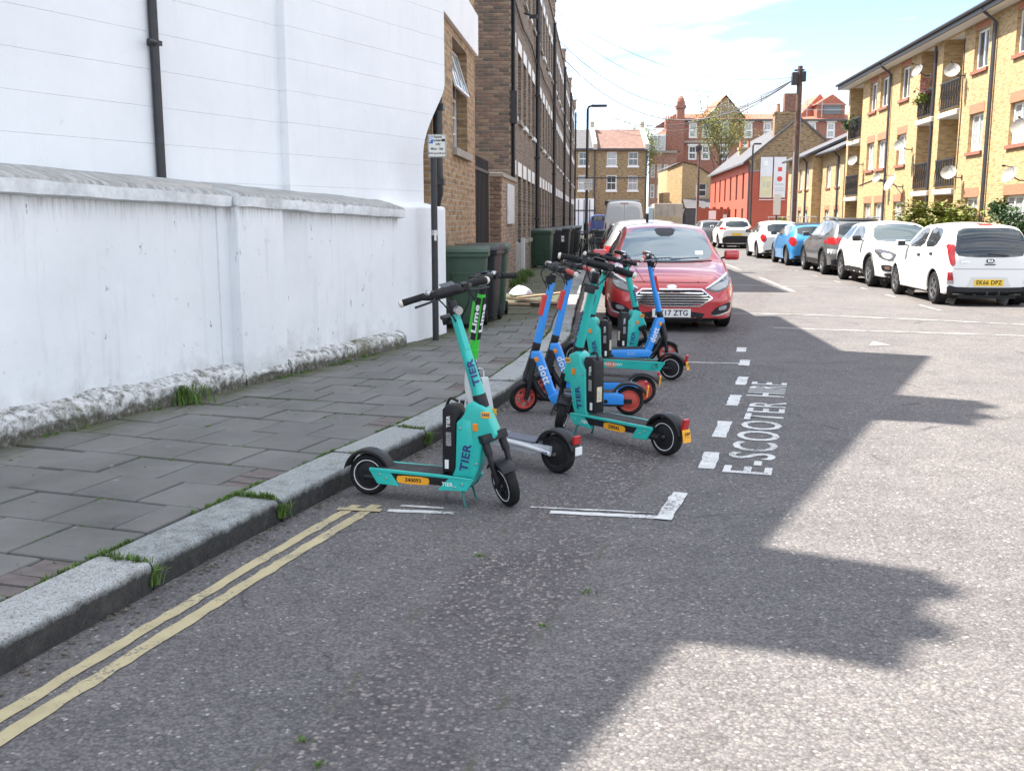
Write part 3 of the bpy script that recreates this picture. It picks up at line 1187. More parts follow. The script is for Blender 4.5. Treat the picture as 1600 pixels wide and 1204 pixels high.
def plinth(y0, y1, hgt, dep, x=0.0):
    """broken rendered skirting: upright face, chamfered top, lumps knocked out of it"""
    ny = max(3, int((y1 - y0) / 0.035))
    vs, fs = [], []
    prof = [(1.0, -0.05), (1.02, 0.30), (1.0, 0.60), (0.92, 0.78), (0.62, 0.93), (0.30, 1.0), (-0.05, 1.10)]
    for i in range(ny + 1):
        y = y0 + (y1 - y0) * i / ny
        brk = max(0.0, noise.noise((y * 1.15, 4.0, 1.0)) - 0.12) * 0.9 + max(0.0, noise.noise((y * 4.2, 9.0, 1.0)) - 0.25) * 0.5
        low = hgt * (1 + 0.16 * noise.noise((y * 0.8, 2, 8)) - 0.35 * brk)
        for k, (a, b) in enumerate(prof):
            n1 = noise.noise((y * 9, k * 1.7, 0.7)) * 0.010 + noise.noise((y * 27, k * 2.9, 5)) * 0.007
            n2 = noise.noise((y * 8, k * 1.1, 9.7)) * 0.010 + noise.noise((y * 31, k * 3.1, 2)) * 0.006
            top = k > 2
            vs.append((x + a * dep * (1 - (0.35 * brk if top else 0.12 * brk)) + (n1 if 0 < k < 6 else 0), y, 0.12 + b * low + (n2 if k > 1 else 0)))
    q = len(prof)
    for i in range(ny):
        for j in range(q - 1):
            fs.append((i * q + j, (i + 1) * q + j, (i + 1) * q + j + 1, i * q + j + 1))
    fs.append(tuple(range(q)))
    fs.append(tuple(range(ny * q, ny * q + q))[::-1])
    MB().add(vs, fs).build('plinth', M_PLIN, bw, smooth=38)


plinth(-19, -3.72, 0.19, 0.14)
plinth(-3.70, -3.06, 0.10, 0.03, 0.11)
plinth(-3.03, -0.78, 0.17, 0.14)

# ------------------------------------------------------------------ side building: yellow brick, tall window, white band
V1 = -2.1
sb = sthing('side_building', 'narrow yellow brick building with white band and tall open window', 'building', V1, 12.9)
SO = (V1, 12.9)
m = MB()
facade(m, 12.45, 16.95, 0.0, 7.55, [(14.42, 15.98, 2.53, 4.05)], lambda a, z, d: (V1 - d, a, z), 0.30)
MB().box(-7.5, V1 - 0.34, 16.75, 16.94, 0, 7.54).build('end_wall', B_STOCK, sb, org=SO)
MB().box(-7.5, V1 - 0.34, 12.46, 12.6, 0, 7.54).build('end_wall', B_STOCK, sb, org=SO)
m.quad((V1 - 0.33, 16.95, 0), (V1, 16.95, 0), (V1, 16.95, 7.55), (V1 - 0.33, 16.95, 7.55))
m.quad((V1 - 0.33, 12.45, 0), (V1, 12.45, 0), (V1, 12.45, 7.55), (V1 - 0.33, 12.45, 7.55))
m.build('wall', B_STOCK, sb, org=SO, fix=False)
MB().box(V1 - 0.05, V1 + 0.06, 12.44, 16.97, 4.16, 4.80).build('white_band', M_STUC, sb, org=SO, bevel=0.01)
MB().box(-7.6, V1 + 0.10, 12.6, 17.02, 7.55, 7.72).build('roof', M_LEAD, sb, org=SO)
MB().box(V1 - 0.28, V1 + 0.07, 14.32, 16.08, 2.42, 2.53).build('sill', M_STONE, sb, org=SO, bevel=0.01)
# window: two lights with glazing bars, the upper casements hung open
wx = V1 - 0.20
f = MB()
for y in (14.44, 15.18, 15.92):
    f.box(wx - 0.03, wx + 0.03, y - 0.025, y + 0.025, 2.55, 4.03)
for zq in (2.56, 3.32, 4.0):
    f.box(wx - 0.028, wx + 0.028, 14.46, 15.90, zq - 0.022, zq + 0.022)
for zq in (2.82, 3.07):
    f.box(wx - 0.012, wx + 0.02, 14.46, 15.90, zq - 0.012, zq + 0.012)
wf = f.build('window', M_WPAINT, sb, org=SO)
MB().box(wx - 0.01, wx + 0.002, 14.47, 15.15, 2.58, 3.30).box(wx - 0.01, wx + 0.002, 15.21, 15.89, 2.58, 3.30).build('pane', M_GLASS, wf, org=SO)
MB().box(wx - 0.5, wx - 0.48, 14.2, 16.2, 2.4, 4.1).build('dark_room', mat('dark interior', (0.02, 0.02, 0.022), 0.9), sb, org=SO)  # near-black sheet paints the unlit room behind the window
for y0 in (14.47, 15.21):
    c = MB()
    c.box(0, 0.03, 0, 0.035, -0.66, 0).box(0, 0.03, 0.645, 0.68, -0.66, 0).box(0, 0.03, 0.035, 0.645, -0.66, -0.62).box(0, 0.03, 0.035, 0.645, -0.035, 0).box(0.004, 0.026, 0.33, 0.35, -0.62, -0.035)
    cs = c.build('open_casement', M_WPAINT, sb, loc=(wx - V1 + 0.03, y0 - 12.9, 4.0), rot=(0, -R(17), 0))
    MB().box(0.012, 0.018, 0.02, 0.66, -0.64, -0.02).build('pane', M_GLASS, cs)
# crooked cast-iron downpipe by the white corner
MB().tube([(V1 + 0.08, 12.56, 3.6), (V1 + 0.08, 12.56, 2.95), (V1 + 0.08, 12.56, 2.2), (V1 + 0.08, 12.58, 1.85), (V1 + 0.0, 12.66, 1.62)], 0.06, 10).box(V1 + 0.0, V1 + 0.16, 12.48, 12.64, 1.95, 2.02).box(V1, V1 + 0.16, 12.48, 12.64, 2.85, 2.92).build('downpipe', M_BLACK, sb, org=SO, smooth=40)

# ------------------------------------------------------------------ iron fence between the two
fe = sthing('iron_fence', 'tall black iron bar fence beside the brick pier', 'fence', -2.13, 17.0)
for k in range(11):
    y = 0.06 + k * 0.205
    MB().box(-0.011, 0.011, y - 0.011, y + 0.011, 0.12, 2.60).build('fence_bar', M_IRON, fe)
for _z in (0.30, 2.36):
    MB().box(-0.02, 0.02, 0.0, 2.2, _z, _z + 0.05).build('fence_rail', M_IRON, fe)
# brick pier with a pale meter box
pr = sthing('brick_pier', 'brick pier with a rounded pale panel at the end of the terrace', 'pier', -2.0, 19.25)
PB = brick_mat('pier brick', (0.30, 0.19, 0.11), (0.20, 0.13, 0.085), (0.32, 0.28, 0.23), dark=0.3, var=0.5)


def brick_rows(mb, parent, x0, x1, y, z0, z1, mats, count, face='y', cap=300):
    """real bricks on a wall face at y (facing -y); the first `count` as parts, the rest joined"""
    meshes = {}
    rest = MB()
    bh, bl, j = 0.060, 0.211, 0.017
    z = z0
    row = 0
    done = 0
    r2 = random.Random(3)
    while z + bh <= z1 + 1e-4:
        x = x0 - (0.1125 if row % 2 else 0)
        while x < x1 - 0.02:
            a, b = max(x, x0), min(x + bl, x1)
            if b - a > 0.03:
                d = r2.uniform(-0.004, 0.003)
                key = (round(b - a, 3), r2.randrange(len(mats)))
                if done < cap:
                    if key not in meshes:
                        me = MB().box(-key[0] / 2, key[0] / 2, -0.012, 0.03, 0, bh).mesh('brick', bevel=0.004, segs=1)
                        me.materials.append(mats[key[1]])
                        meshes[key] = me
                    link('brick', meshes[key], None, parent, ((a + b) / 2, y + d, z))
                    done += 1
                else:
                    rest.box(a, b, y - 0.012 + d, y + 0.03 + d, z, z + bh)
            x += bl + j
        z += bh + j
        row += 1
    if rest.v:
        o = rest.build('bricks', mats[0], parent, fix=False)
        tag(o, kind='stuff')


def brick_unit(name, c):
    return mat(name, c, 0.9, var=0.35, vscale=9, bmp=0.4, bscale=50)


BU = [brick_unit('brick brown', (0.195, 0.134, 0.098)), brick_unit('brick dark', (0.140, 0.100, 0.078)), brick_unit('brick plum', (0.165, 0.104, 0.081)),
      brick_unit('brick buff', (0.226, 0.159, 0.110)), brick_unit('brick sooty', (0.107, 0.083, 0.068)), brick_unit('brick brown two', (0.177, 0.124, 0.093))]
M_MORT = mat('lime mortar', (0.42, 0.385, 0.33), 0.95, var=0.3, vscale=12, bmp=0.5)
MB().box(-0.12, 0.12, 0.0, 3.22, 0, 2.32).build('wall', PB, pr)
MB().box(-0.15, 0.15, -0.03, 3.23, 2.32, 2.40).build('coping', M_STONE, pr, bevel=0.01)
MB().box(0.122, 0.17, 0.9, 2.3, 1.42, 2.22).build('meter_panel', mat('pale metal', (0.50, 0.52, 0.53), 0.5, var=0.25, vscale=6), pr, bevel=0.05, segs=3)
brick_rows(MB(), pr, -0.12, 0.12, -0.012, 0.14, 2.30, [BU[0], BU[3], BU[1], BU[5]], 100)

# ------------------------------------------------------------------ terrace
VT = -2.0
M_LINT = mat('white painted lintel', (0.78, 0.78, 0.77), 0.6, var=0.12, vscale=4)


def terrace_house(u0, u1, idx, label, corner=False):
    h = sthing('terraced_house', label, 'house', VT, u0, group='sooty brick terraced houses')
    org = (VT, u0)
    Wd = u1 - u0
    n = max(3, round(Wd / 1.75))
    cs = [u0 + Wd * (k + 0.5) / n for k in range(n)]
    ops, wins = [], []
    for z0, z1 in ((3.86, 5.42), (6.9, 8.3)):
        for c in cs:
            w = 0.92 if (cs.index(c) % 3) else 0.8
            ops.append((c - w / 2, c + w / 2, z0, z1))
            wins.append((c, w, z0, z1))
    for k, c in enumerate(cs):
        if k % 3 == 1:
            ops.append((c - 0.45, c + 0.45, 0.14, 2.55))
        else:
            ops.append((c - 0.45, c + 0.45, 1.0, 2.55))
    m = MB()
    facade(m, u0, u1, 0, 9.35, ops, lambda a, z, d: (VT - d, a, z), 0.13)
    m.build('wall', B_TERR, h, org=org, fix=False)
    MB().box(-7.5, -7.3, 0, Wd, 0, 8.98).build('rear_wall', B_TERR, h)
    for k, (c, w, z0, z1) in enumerate(wins):
        window(h, (-0.13, c - u0, z0 + 0.01), (0, 0, pi / 2), w - 0.02, z1 - z0 - 0.02, 'sash', M_GLASS if k % 3 else M_GLASSL, M_WPAINT)
        MB().box(0.0025, 0.012, c - w / 2 - 0.1 - u0, c + w / 2 + 0.1 - u0, z1, z1 + 0.30).build('lintel', M_LINT, h)
        MB().box(-0.12, 0.07, c - w / 2 - 0.06 - u0, c + w / 2 + 0.06 - u0, z0 - 0.10, z0 - 0.001).build('sill', M_LINT if k % 2 == 0 else M_STONE, h)
    for k, c in enumerate(cs):
        if k % 3 == 1:
            MB().box(-0.16, -0.11, c - 0.44 - u0, c + 0.44 - u0, 0.14, 2.54).build('door', mat('door paint %d' % (idx % 3), ((0.05, 0.07, 0.06), (0.10, 0.03, 0.03), (0.03, 0.035, 0.05))[idx % 3], 0.45), h)
        else:
            window(h, (-0.13, c - u0, 1.01), (0, 0, pi / 2), 0.88, 1.53, 'sash', M_GLASS, M_WPAINT)
            MB().box(-0.12, 0.07, c - 0.52 - u0, c + 0.52 - u0, 0.9, 0.999).build('sill', M_STONE, h)
        MB().box(0.0025, 0.012, c - 0.56 - u0, c + 0.56 - u0, 2.55, 2.88).build('lintel', M_LINT, h)
    # parapet with stepped end piers, gutter string and the party-wall downpipe
    MB().box(-0.24, 0.06, 0.0, Wd, 9.352, 9.44).build('parapet_coping', M_STONE, h)
    MB().box(-0.40, 0.10, Wd - 0.45, Wd - 0.02, 9.442, 10.0).box(-0.45, 0.14, Wd - 0.5, Wd, 10.0, 10.07).build('parapet_pier', B_TERR, h)
    MB().box(-7.4, -0.25, 0, Wd, 9.0, 9.1).build('roof', M_LEAD, h)
    dp = MB().tube([(0.09, Wd - 0.12, 0.13), (0.09, Wd - 0.12, 9.2)], 0.065, 10)
    for zz in (1.5, 3.3, 5.1, 6.9, 8.5):
        dp.box(0.0, 0.17, Wd - 0.22, Wd - 0.02, zz, zz + 0.06)
    dp.build('downpipe', M_BLACK, h, smooth=40)
    MB().tube([(0.05, 0.3, 6.3), (0.05, Wd * 0.35, 6.12), (0.06, Wd * 0.7, 6.2), (0.05, Wd - 0.2, 6.05)], 0.025, 6).build('cable', M_BLACK, h)
    if corner:
        MB().box(-7.4, -0.002, 0.03, 0.25, 0, 9.34).build('gable_wall', M_MORT, h)
        brick_rows(MB(), h, -1.05, 0.0, 0.018, 2.62, 9.33, BU, 300, cap=292)
        brick_rows(MB(), h, -1.05, 0.0, 0.018, 0.14, 2.6, BU, 0, cap=0)
        o = MB()
        MB().tube([(0.07, 0.10, 0.13), (0.07, 0.10, 9.3)], 0.028, 8).tube([(0.03, 0.22, 0.13), (0.03, 0.22, 9.3)], 0.035, 8).build('downpipe', M_BLACK, h, smooth=40)
        MB().box(-0.03, 0.14, 0.02, 0.18, 3.6, 4.3).build('junction_box', M_BLACK, h, bevel=0.01)
        MB().tube([(0.05, 3.3, 6.55), (0.2, 3.3, 6.5)], 0.03, 8).obox((0.27, 3.3, 6.46), (0.2, 0.09, 0.09)).build('floodlight', M_BLACK, h)
        MB().box(0.003, 0.10, 2.8, 3.05, 0.13, 1.05).build('meter_box', mat('pale grey metal', (0.55, 0.57, 0.58), 0.5), h, bevel=0.01)
        MB().box(0.002, 0.02, 0.0, 4.0, 0.1, 0.95).build('rendered_base', mat('grey render', (0.27, 0.26, 0.245), 0.9, var=0.2, vscale=3), h)
    else:
        MB().box(0.002, 0.02, 0.0, Wd, 0.1, 0.8).build('rendered_base', mat('grey render', (0.27, 0.26, 0.245), 0.9, var=0.2, vscale=3), h)
    return h


for i, (a, b, lb) in enumerate(((22.5, 30.8, 'sooty brick terraced house at the near corner of the row, beside the brick pier'),
                                (30.82, 41.6, 'second sooty terraced house from the brick pier, behind the green bin'),
                                (41.62, 53.4, 'third sooty terraced house from the brick pier'),
                                (53.42, 64.0, 'fourth sooty terraced house from the brick pier'),
                                (64.02, 75.5, 'last sooty terraced house, farthest from the brick pier'))):
    terrace_house(a, b, i, lb, corner=(i == 0))
# ------------------------------------------------------------------ right: three-storey yellow brick flats
VB = 11.9
B_YEL = brick_mat('yellow flats brick', (0.50, 0.325, 0.14), (0.40, 0.25, 0.105), (0.43, 0.36, 0.25), dark=0.12, bumpy=0.35, var=0.3)
B_YELS = brick_mat('yellow house brick', (0.47, 0.325, 0.16), (0.37, 0.25, 0.12), (0.40, 0.33, 0.23), dark=0.15, bumpy=0.35, var=0.3)
M_REDSOL = mat('red brick lintel', (0.40, 0.17, 0.10), 0.85, var=0.25, vscale=14, bmp=0.3)
M_REDSILL = mat('red tile sill', (0.27, 0.11, 0.075), 0.8, var=0.25, vscale=14)
M_SOFFIT = mat('white soffit', (0.62, 0.62, 0.60), 0.7)
M_DISH = mat('satellite dish grey', (0.36, 0.35, 0.33), 0.55, var=0.15, vscale=9)
M_CONC = mat('pale concrete', (0.50, 0.48, 0.44), 0.85, var=0.2, vscale=4)
M_DARKF = mat('dark fascia', (0.045, 0.045, 0.055), 0.5)

fl = sthing('flats', 'three storey yellow brick flats with balconies and satellite dishes', 'building', VB, 20)
fo = (VB, 20)
FLOORS = ((1.05, 2.22), (3.66, 4.86), (6.2, 7.45))
ops, wl_ = [], []


def addwin(a, b, floors=FLOORS, style='casement'):
    for z0, z1 in floors:
        ops.append((a, b, z0, z1))
        wl_.append((a, b, z0, z1, style))


addwin(29.5, 31.3, style='mullion3')
addwin(26.4, 27.6)
addwin(22.5, 24.3, style='mullion3')
addwin(33.38, 34.6)
addwin(41.4, 42.65)
addwin(44.3, 45.55)
addwin(46.1, 47.3)
REC = ((35.6, 37.6), (38.2, 40.1), (48.5, 50.85))
DEP = 1.45
for a, b in REC:
    ops.append((a, b, 0.12, 7.68))
m = MB()
walls_o = [o for o in ops if not (o[0], o[1]) in REC]
facade(m, 20, 51.2, 0, 7.72, ops, lambda a, z, d: (VB + d, a, z), 0.11)
m.quad((VB, 51.2, 0), (VB + 9, 51.2, 0), (VB + 9, 51.2, 7.72), (VB, 51.2, 7.72))
m.quad((VB, 20, 0), (VB + 9, 20, 0), (VB + 9, 20, 7.72), (VB, 20, 7.72))
m.quad((VB + 9, 20, 0), (VB + 9, 51.2, 0), (VB + 9, 51.2, 7.72), (VB + 9, 20, 7.72))
for a, b in REC:
    m.quad((VB + 0.11, a, 0), (VB + DEP, a, 0), (VB + DEP, a, 7.72), (VB + 0.11, a, 7.72))
    m.quad((VB + 0.11, b, 0), (VB + DEP, b, 0), (VB + DEP, b, 7.72), (VB + 0.11, b, 7.72))
    m.quad((VB + DEP, a, 0), (VB + DEP, b, 0), (VB + DEP, b, 7.72), (VB + DEP, a, 7.72))
m.build('wall', B_YEL, fl, org=fo, fix=False)
k = 0
for a, b, z0, z1, st in wl_:
    k += 1
    window(fl, (0.11, (a + b) / 2 - 20, z0 + 0.01), (0, 0, -pi / 2), b - a - 0.02, z1 - z0 - 0.02, st, M_GLASSL if k % 3 else M_GLASS, M_UPVC, fr=0.075)
    if z1 < 7.2:
        MB().box(-0.012, -0.002, a - 0.05 - 20, b + 0.05 - 20, z1 + 0.002, z1 + 0.30).build('lintel', M_REDSOL, fl)
    else:
        MB().box(-0.012, -0.002, a - 0.05 - 20, b + 0.05 - 20, z1 + 0.002, z1 + 0.20).build('lintel', M_REDSOL, fl)
    MB().box(-0.07, 0.10, a - 0.08 - 20, b + 0.08 - 20, z0 - 0.11, z0 - 0.002).build('sill', M_REDSILL, fl)
# balconies
for ri, (a, b) in enumerate(REC):
    for zf in (2.55, 5.17):
        MB().box(-0.10, DEP - 0.01, a + 0.012 - 20, b - 0.012 - 20, zf - 0.18, zf).build('balcony_slab', M_CONC, fl, bevel=0.012, segs=1)
        rl = MB().box(-0.06, -0.02, a + 0.03 - 20, b - 0.03 - 20, zf + 0.98, zf + 1.03).box(-0.055, -0.025, a + 0.03 - 20, b - 0.03 - 20, zf + 0.10, zf + 0.13).build('balcony_rail', M_IRON, fl)
        n = int((b - a) / 0.13)
        bars = MB()
        for q in range(n + 1):
            y = a + 0.05 + (b - a - 0.1) * q / n - 20
            # alternate straight and bowed bars
            if q % 2:
                bars.tube([(-0.04, y, zf + 0.1), (-0.04, y + 0.05, zf + 0.35), (-0.04, y - 0.05, zf + 0.75), (-0.04, y, zf + 1.0)], 0.016, 5)
            else:
                bars.tube([(-0.04, y, zf + 0.1), (-0.04, y, zf + 1.0)], 0.018, 5)
        tag(bars.build('baluster', M_IRON, rl, fix=False), kind='stuff')
    for zf in (0.13, 2.55, 5.17):
        dw = 0.85
        yc = b - 0.55 - 20 if ri != 0 else a + 0.6 - 20
        MB().box(DEP - 0.09, DEP - 0.02, yc - dw / 2 - 0.07, yc - dw / 2, zf, zf + 2.05).box(DEP - 0.09, DEP - 0.02, yc + dw / 2, yc + dw / 2 + 0.07, zf, zf + 2.05).box(DEP - 0.09, DEP - 0.02, yc - dw / 2, yc + dw / 2, zf + 1.98, zf + 2.05).build('door_frame', M_UPVC, fl)
        MB().box(DEP - 0.06, DEP - 0.01, yc - dw / 2, yc + dw / 2, zf, zf + 1.975).build('door', mat('red door', (0.22, 0.025, 0.03), 0.45) if zf == 2.55 and ri == 1 else M_GLASS, fl)
# lattice in the near recess, first floor
lt = MB()
for q in range(7):
    y = 36.0 + q * 0.22 - 20
    lt.beam((DEP - 0.04, y - 0.25, 3.6), (DEP - 0.04, y + 0.25, 4.5), 0.03, 0.02).beam((DEP - 0.06, y + 0.25, 3.6), (DEP - 0.06, y - 0.25, 4.5), 0.03, 0.02)
lt.build('trellis', mat('dark timber', (0.09, 0.05, 0.035), 0.8), fl, fix=False)
# eaves and roof
MB().box(-0.50, -0.44, -0.3, 31.5, 7.70, 7.93).build('fascia', M_DARKF, fl)
MB().box(-0.44, 1.5, -0.3, 31.5, 7.70, 7.73).build('soffit', M_SOFFIT, fl)
MB().add([(-0.55, -0.4, 7.90), (-0.55, 31.6, 7.90), (4.5, 31.6, 9.9), (4.5, -0.4, 9.9), (9.2, -0.4, 7.9), (9.2, 31.6, 7.9)], [(0, 1, 2, 3), (3, 2, 5, 4), (0, 3, 4), (1, 5, 2)]).build('roof', M_SLATE, fl)
MB().tube([(-0.56, -0.3, 7.9), (-0.56, 31.5, 7.9)], 0.06, 8).build('gutter', M_DARKF, fl)
for uu in (32.72, 43.84, 27.9):
    MB().tube([(-0.5, uu - 20, 7.85), (-0.45, uu - 20, 7.7), (-0.08, uu - 20, 7.4), (-0.08, uu - 20, 0.13)], 0.05, 8).build('downpipe', M_DARKF, fl)
    MB().tube([(-0.03, uu + 0.3 - 20, 7.5), (-0.03, uu + 0.3 - 20, 0.13)], 0.02, 6).build('waste_pipe', M_DARKF, fl)
MB().tube([(-0.05, 38.3 - 20, 7.6), (-0.05, 38.3 - 20, 0.13)], 0.05, 8).build('downpipe', M_DARKF, fl)
for pts in ([(45.9, 3.3), (43.0, 3.05), (41.5, 2.5)], [(48.3, 3.05), (46.0, 3.2), (44.0, 3.1)], [(35.5, 7.4), (35.4, 5.0), (35.45, 2.5)]):
    MB().tube([(-0.02, p[0] - 20, p[1]) for p in pts], 0.015, 5).build('cable', M_BLACK, fl)


def dish(u, z, rad=0.33, yaw=200, v=VB, label='', tilt=26):
    d = sthing('satellite_dish', label, 'satellite dish', v, u, z, group='satellite dishes on the flats')
    rad *= 0.70
    A = (-0.42, 0, 0.0)
    MB().tube([(0, 0, -0.12), (-0.2, 0, -0.12), (-0.40, 0, -0.02)], 0.02, 6).box(-0.012, -0.002, -0.06, 0.06, -0.2, -0.04).build('bracket', M_BLACK, d)
    M_ = Matrix.Translation(A) @ Matrix.Rotation(R(yaw), 4, 'Z') @ Matrix.Rotation(R(90 - tilt), 4, 'Y')
    prof = [(0.0, 0.0), (rad * 0.5, 0.03), (rad * 0.85, 0.085), (rad, 0.12), (rad * 0.99, 0.128), (rad * 0.83, 0.095), (rad * 0.48, 0.04), (0.0, 0.01)]
    bowl = MB().lathe(prof, 24, M_).build('bowl', M_DISH, d, smooth=50)
    MB().tube([M_ @ Vector((-rad * 0.9, 0, 0.1)), M_ @ Vector((-rad * 0.45, 0, 0.42))], 0.012, 6).tube([M_ @ Vector((-rad * 0.5, 0, 0.38)), M_ @ Vector((-rad * 0.35, 0, 0.46))], 0.03, 8).build('feed_arm', M_BLACK, d)
    return d


for u, z, r_, yaw, lb in ((38.85, 6.79, 0.34, 205, 'satellite dish at top floor left of the flowery balcony'),
                          (35.3, 6.30, 0.36, 245, 'satellite dish hung in front of the top balcony right of the pier'),
                          (40.55, 4.28, 0.35, 230, 'satellite dish in front of a first floor window'),
                          (43.5, 3.17, 0.30, 215, 'small satellite dish under the paired first floor windows'),
                          (41.45, 2.90, 0.50, 190, 'large white satellite dish seen edge on beside the downpipe'),
                          (34.9, 3.0, 0.36, 240, 'satellite dish low on the first floor balcony right of the pier'),
                          (29.7, 2.71, 0.36, 205, 'satellite dish above the ground floor window by the right hand bush'),
                          (47.8, 4.1, 0.34, 220, 'satellite dish in the far end balcony'),
                          (29.3, 3.96, 0.38, 235, 'satellite dish in front of the wide first floor window')):
    dish(u, z, r_, yaw, label=lb)

# garden wall with railing, far along
gw = sthing('garden_wall', 'low dark brick garden wall with a metal railing by the yellow houses', 'wall', 10.2, 49.0)
MB().box(-0.12, 0.12, 0, 14, 0.12, 1.05).build('wall', brick_mat('dark garden brick', (0.15, 0.075, 0.055), (0.11, 0.06, 0.05), (0.15, 0.12, 0.1)), gw)
gr = MB().box(-0.02, 0.02, 0, 14, 1.62, 1.66).build('railing', mat('galvanised', (0.32, 0.33, 0.34), 0.5, metal=0.6), gw)
for q in range(8):
    MB().tube([(0, q * 1.95 + 0.1, 1.0), (0, q * 1.95 + 0.1, 1.64)], 0.02, 6).build('railing_post', _mats['galvanised'], gr)

# ------------------------------------------------------------------ yellow two-storey houses behind the telegraph pole
VH = 11.55


def small_house(u0, u1, v, label, wins):
    h = sthing('yellow_house', label, 'house', v, u0, group='two storey yellow houses')
    L = u1 - u0
    o2, ws = [], []
    for c, w in wins:
        for z0, z1 in ((0.9, 2.0), (3.15, 4.3)):
            o2.append((c - w / 2, c + w / 2, z0, z1))
    m = MB()
    facade(m, 0, L, 0, 4.95, o2, lambda a, z, d: (d, a, z), 0.09)
    m.quad((0, 0, 0), (8, 0, 0), (8, 0, 4.95), (0, 0, 4.95)).quad((0, L, 0), (8, L, 0), (8, L, 4.95), (0, L, 4.95)).quad((8, 0, 0), (8, L, 0), (8, L, 4.95), (8, 0, 4.95))
    m.add([(0, 0, 4.95), (8, 0, 4.95), (4, 0, 6.7)], [(0, 1, 2)]).add([(0, L, 4.95), (8, L, 4.95), (4, L, 6.7)], [(0, 1, 2)])
    m.build('wall', B_YELS, h, fix=False)
    for a, b, z0, z1 in o2:
        window(h, (0.09, (a + b) / 2, z0 + 0.01), (0, 0, -pi / 2), b - a - 0.02, z1 - z0 - 0.02, 'casement', M_GLASSL, M_UPVC, fr=0.07)
        MB().box(-0.05, 0.08, a - 0.06, b + 0.06, z0 - 0.09, z0 - 0.002).build('sill', M_REDSILL, h)
        if z0 < 2:
            MB().box(-0.012, -0.002, a - 0.05, b + 0.05, z1 + 0.002, z1 + 0.22).build('lintel', M_REDSOL, h)
    MB().add([(-0.35, -0.1, 4.85), (-0.35, L + 0.1, 4.85), (4, L + 0.1, 6.82), (4, -0.1, 6.82), (-0.35, -0.1, 4.99), (-0.35, L + 0.1, 4.99), (4, L + 0.1, 6.96), (4, -0.1, 6.96),
              (8.35, -0.1, 4.85), (8.35, L + 0.1, 4.85), (8.35, -0.1, 4.99), (8.35, L + 0.1, 4.99)],
             [(0, 1, 2, 3), (4, 7, 6, 5), (0, 4, 5, 1), (3, 2, 9, 8), (7, 10, 11, 6), (0, 3, 7, 4), (3, 8, 10, 7), (1, 5, 6, 2), (2, 6, 11, 9), (8, 9, 11, 10)]).build('roof', M_SLATE, h)
    MB().tube([(-0.38, 0, 4.9), (-0.38, L, 4.9)], 0.06, 8).tube([(-0.3, L * 0.2, 4.85), (-0.07, L * 0.2, 4.6), (-0.07, L * 0.2, 0.1)], 0.05, 8).build('gutter', M_DARKF, h)
    return h


small_house(51.4, 56.4, VH + 0.35, 'yellow two storey house next to the tall flats', [(1.3, 1.0), (3.4, 1.0)])
small_house(56.42, 63.5, VH - 0.15, 'yellow two storey house behind the telegraph pole', [(1.4, 1.0), (3.2, 0.9), (5.6, 1.0)])

# ------------------------------------------------------------------ red painted house with two banners
M_REDP = mat('red masonry paint', (0.40, 0.085, 0.05), 0.7, var=0.10, vscale=1.5, bmp=0.2, bscale=25)
B_BRN = brick_mat('brown gable brick', (0.30, 0.19, 0.095), (0.22, 0.14, 0.075), (0.29, 0.24, 0.17), dark=0.2)
rh = sthing('red_house', 'long red painted house with brown brick gable and two banners', 'building', 10.6, 75)
L, Wg, EH, AP = 25.0, 6.9, 5.75, 8.6
o3 = []
for q in range(6):
    c = 2.4 + q * 3.7
    o3.append((c - 0.5, c + 0.5, 3.0, 4.9))
    o3.append((c - 0.5, c + 0.5, 0.3 if q == 1 else 0.7, 2.3))
m = MB()
facade(m, 0, L, 0, EH, o3, lambda a, z, d: (d, a, z), 0.14)
m.quad((0, 0, 0), (Wg, 0, 0), (Wg, 0, 4.95), (0, 0, 4.95))
m.quad((Wg, 0, 0), (Wg, L, 0), (Wg, L, EH), (Wg, 0, EH))
m.build('wall', M_REDP, rh, fix=False)
MB().prism([(0, 4.955), (Wg, 4.955), (Wg, EH), (Wg / 2, AP), (0, EH)], 0.0, 0.2, 'y').build('gable', B_BRN, rh)
MB().prism([(0.02, 0), (Wg - 0.02, 0), (Wg - 0.02, EH), (Wg / 2, AP), (0.02, EH)], L - 0.2, L - 0.01, 'y').build('rear_gable', B_BRN, rh)
MB().box(0.02, Wg - 0.02, -0.03, -0.002, 4.9, 5.0).build('gable_band', mat('grey band', (0.25, 0.25, 0.25), 0.8), rh)
for a, b, z0, z1 in o3:
    MB().box(0.10, 0.14, a, b, z0, z1).build('window', M_GLASS, rh)
t_ = 0.14
MB().add([(-0.4, -0.12, EH - 0.32), (-0.4, L, EH - 0.32), (Wg / 2, L, AP + 0.02), (Wg / 2, -0.12, AP + 0.02), (-0.4, -0.12, EH - 0.32 + t_), (-0.4, L, EH - 0.32 + t_), (Wg / 2, L, AP + t_ + 0.03), (Wg / 2, -0.12, AP + t_ + 0.03),
          (Wg + 0.4, -0.12, EH - 0.32), (Wg + 0.4, L, EH - 0.32), (Wg + 0.4, -0.12, EH - 0.32 + t_), (Wg + 0.4, L, EH - 0.32 + t_)],
         [(0, 1, 2, 3), (4, 7, 6, 5), (0, 4, 5, 1), (3, 2, 9, 8), (7, 10, 11, 6), (0, 3, 7, 4), (3, 8, 10, 7), (1, 5, 6, 2), (2, 6, 11, 9), (8, 9, 11, 10)]).build('roof', M_SLATE, rh)
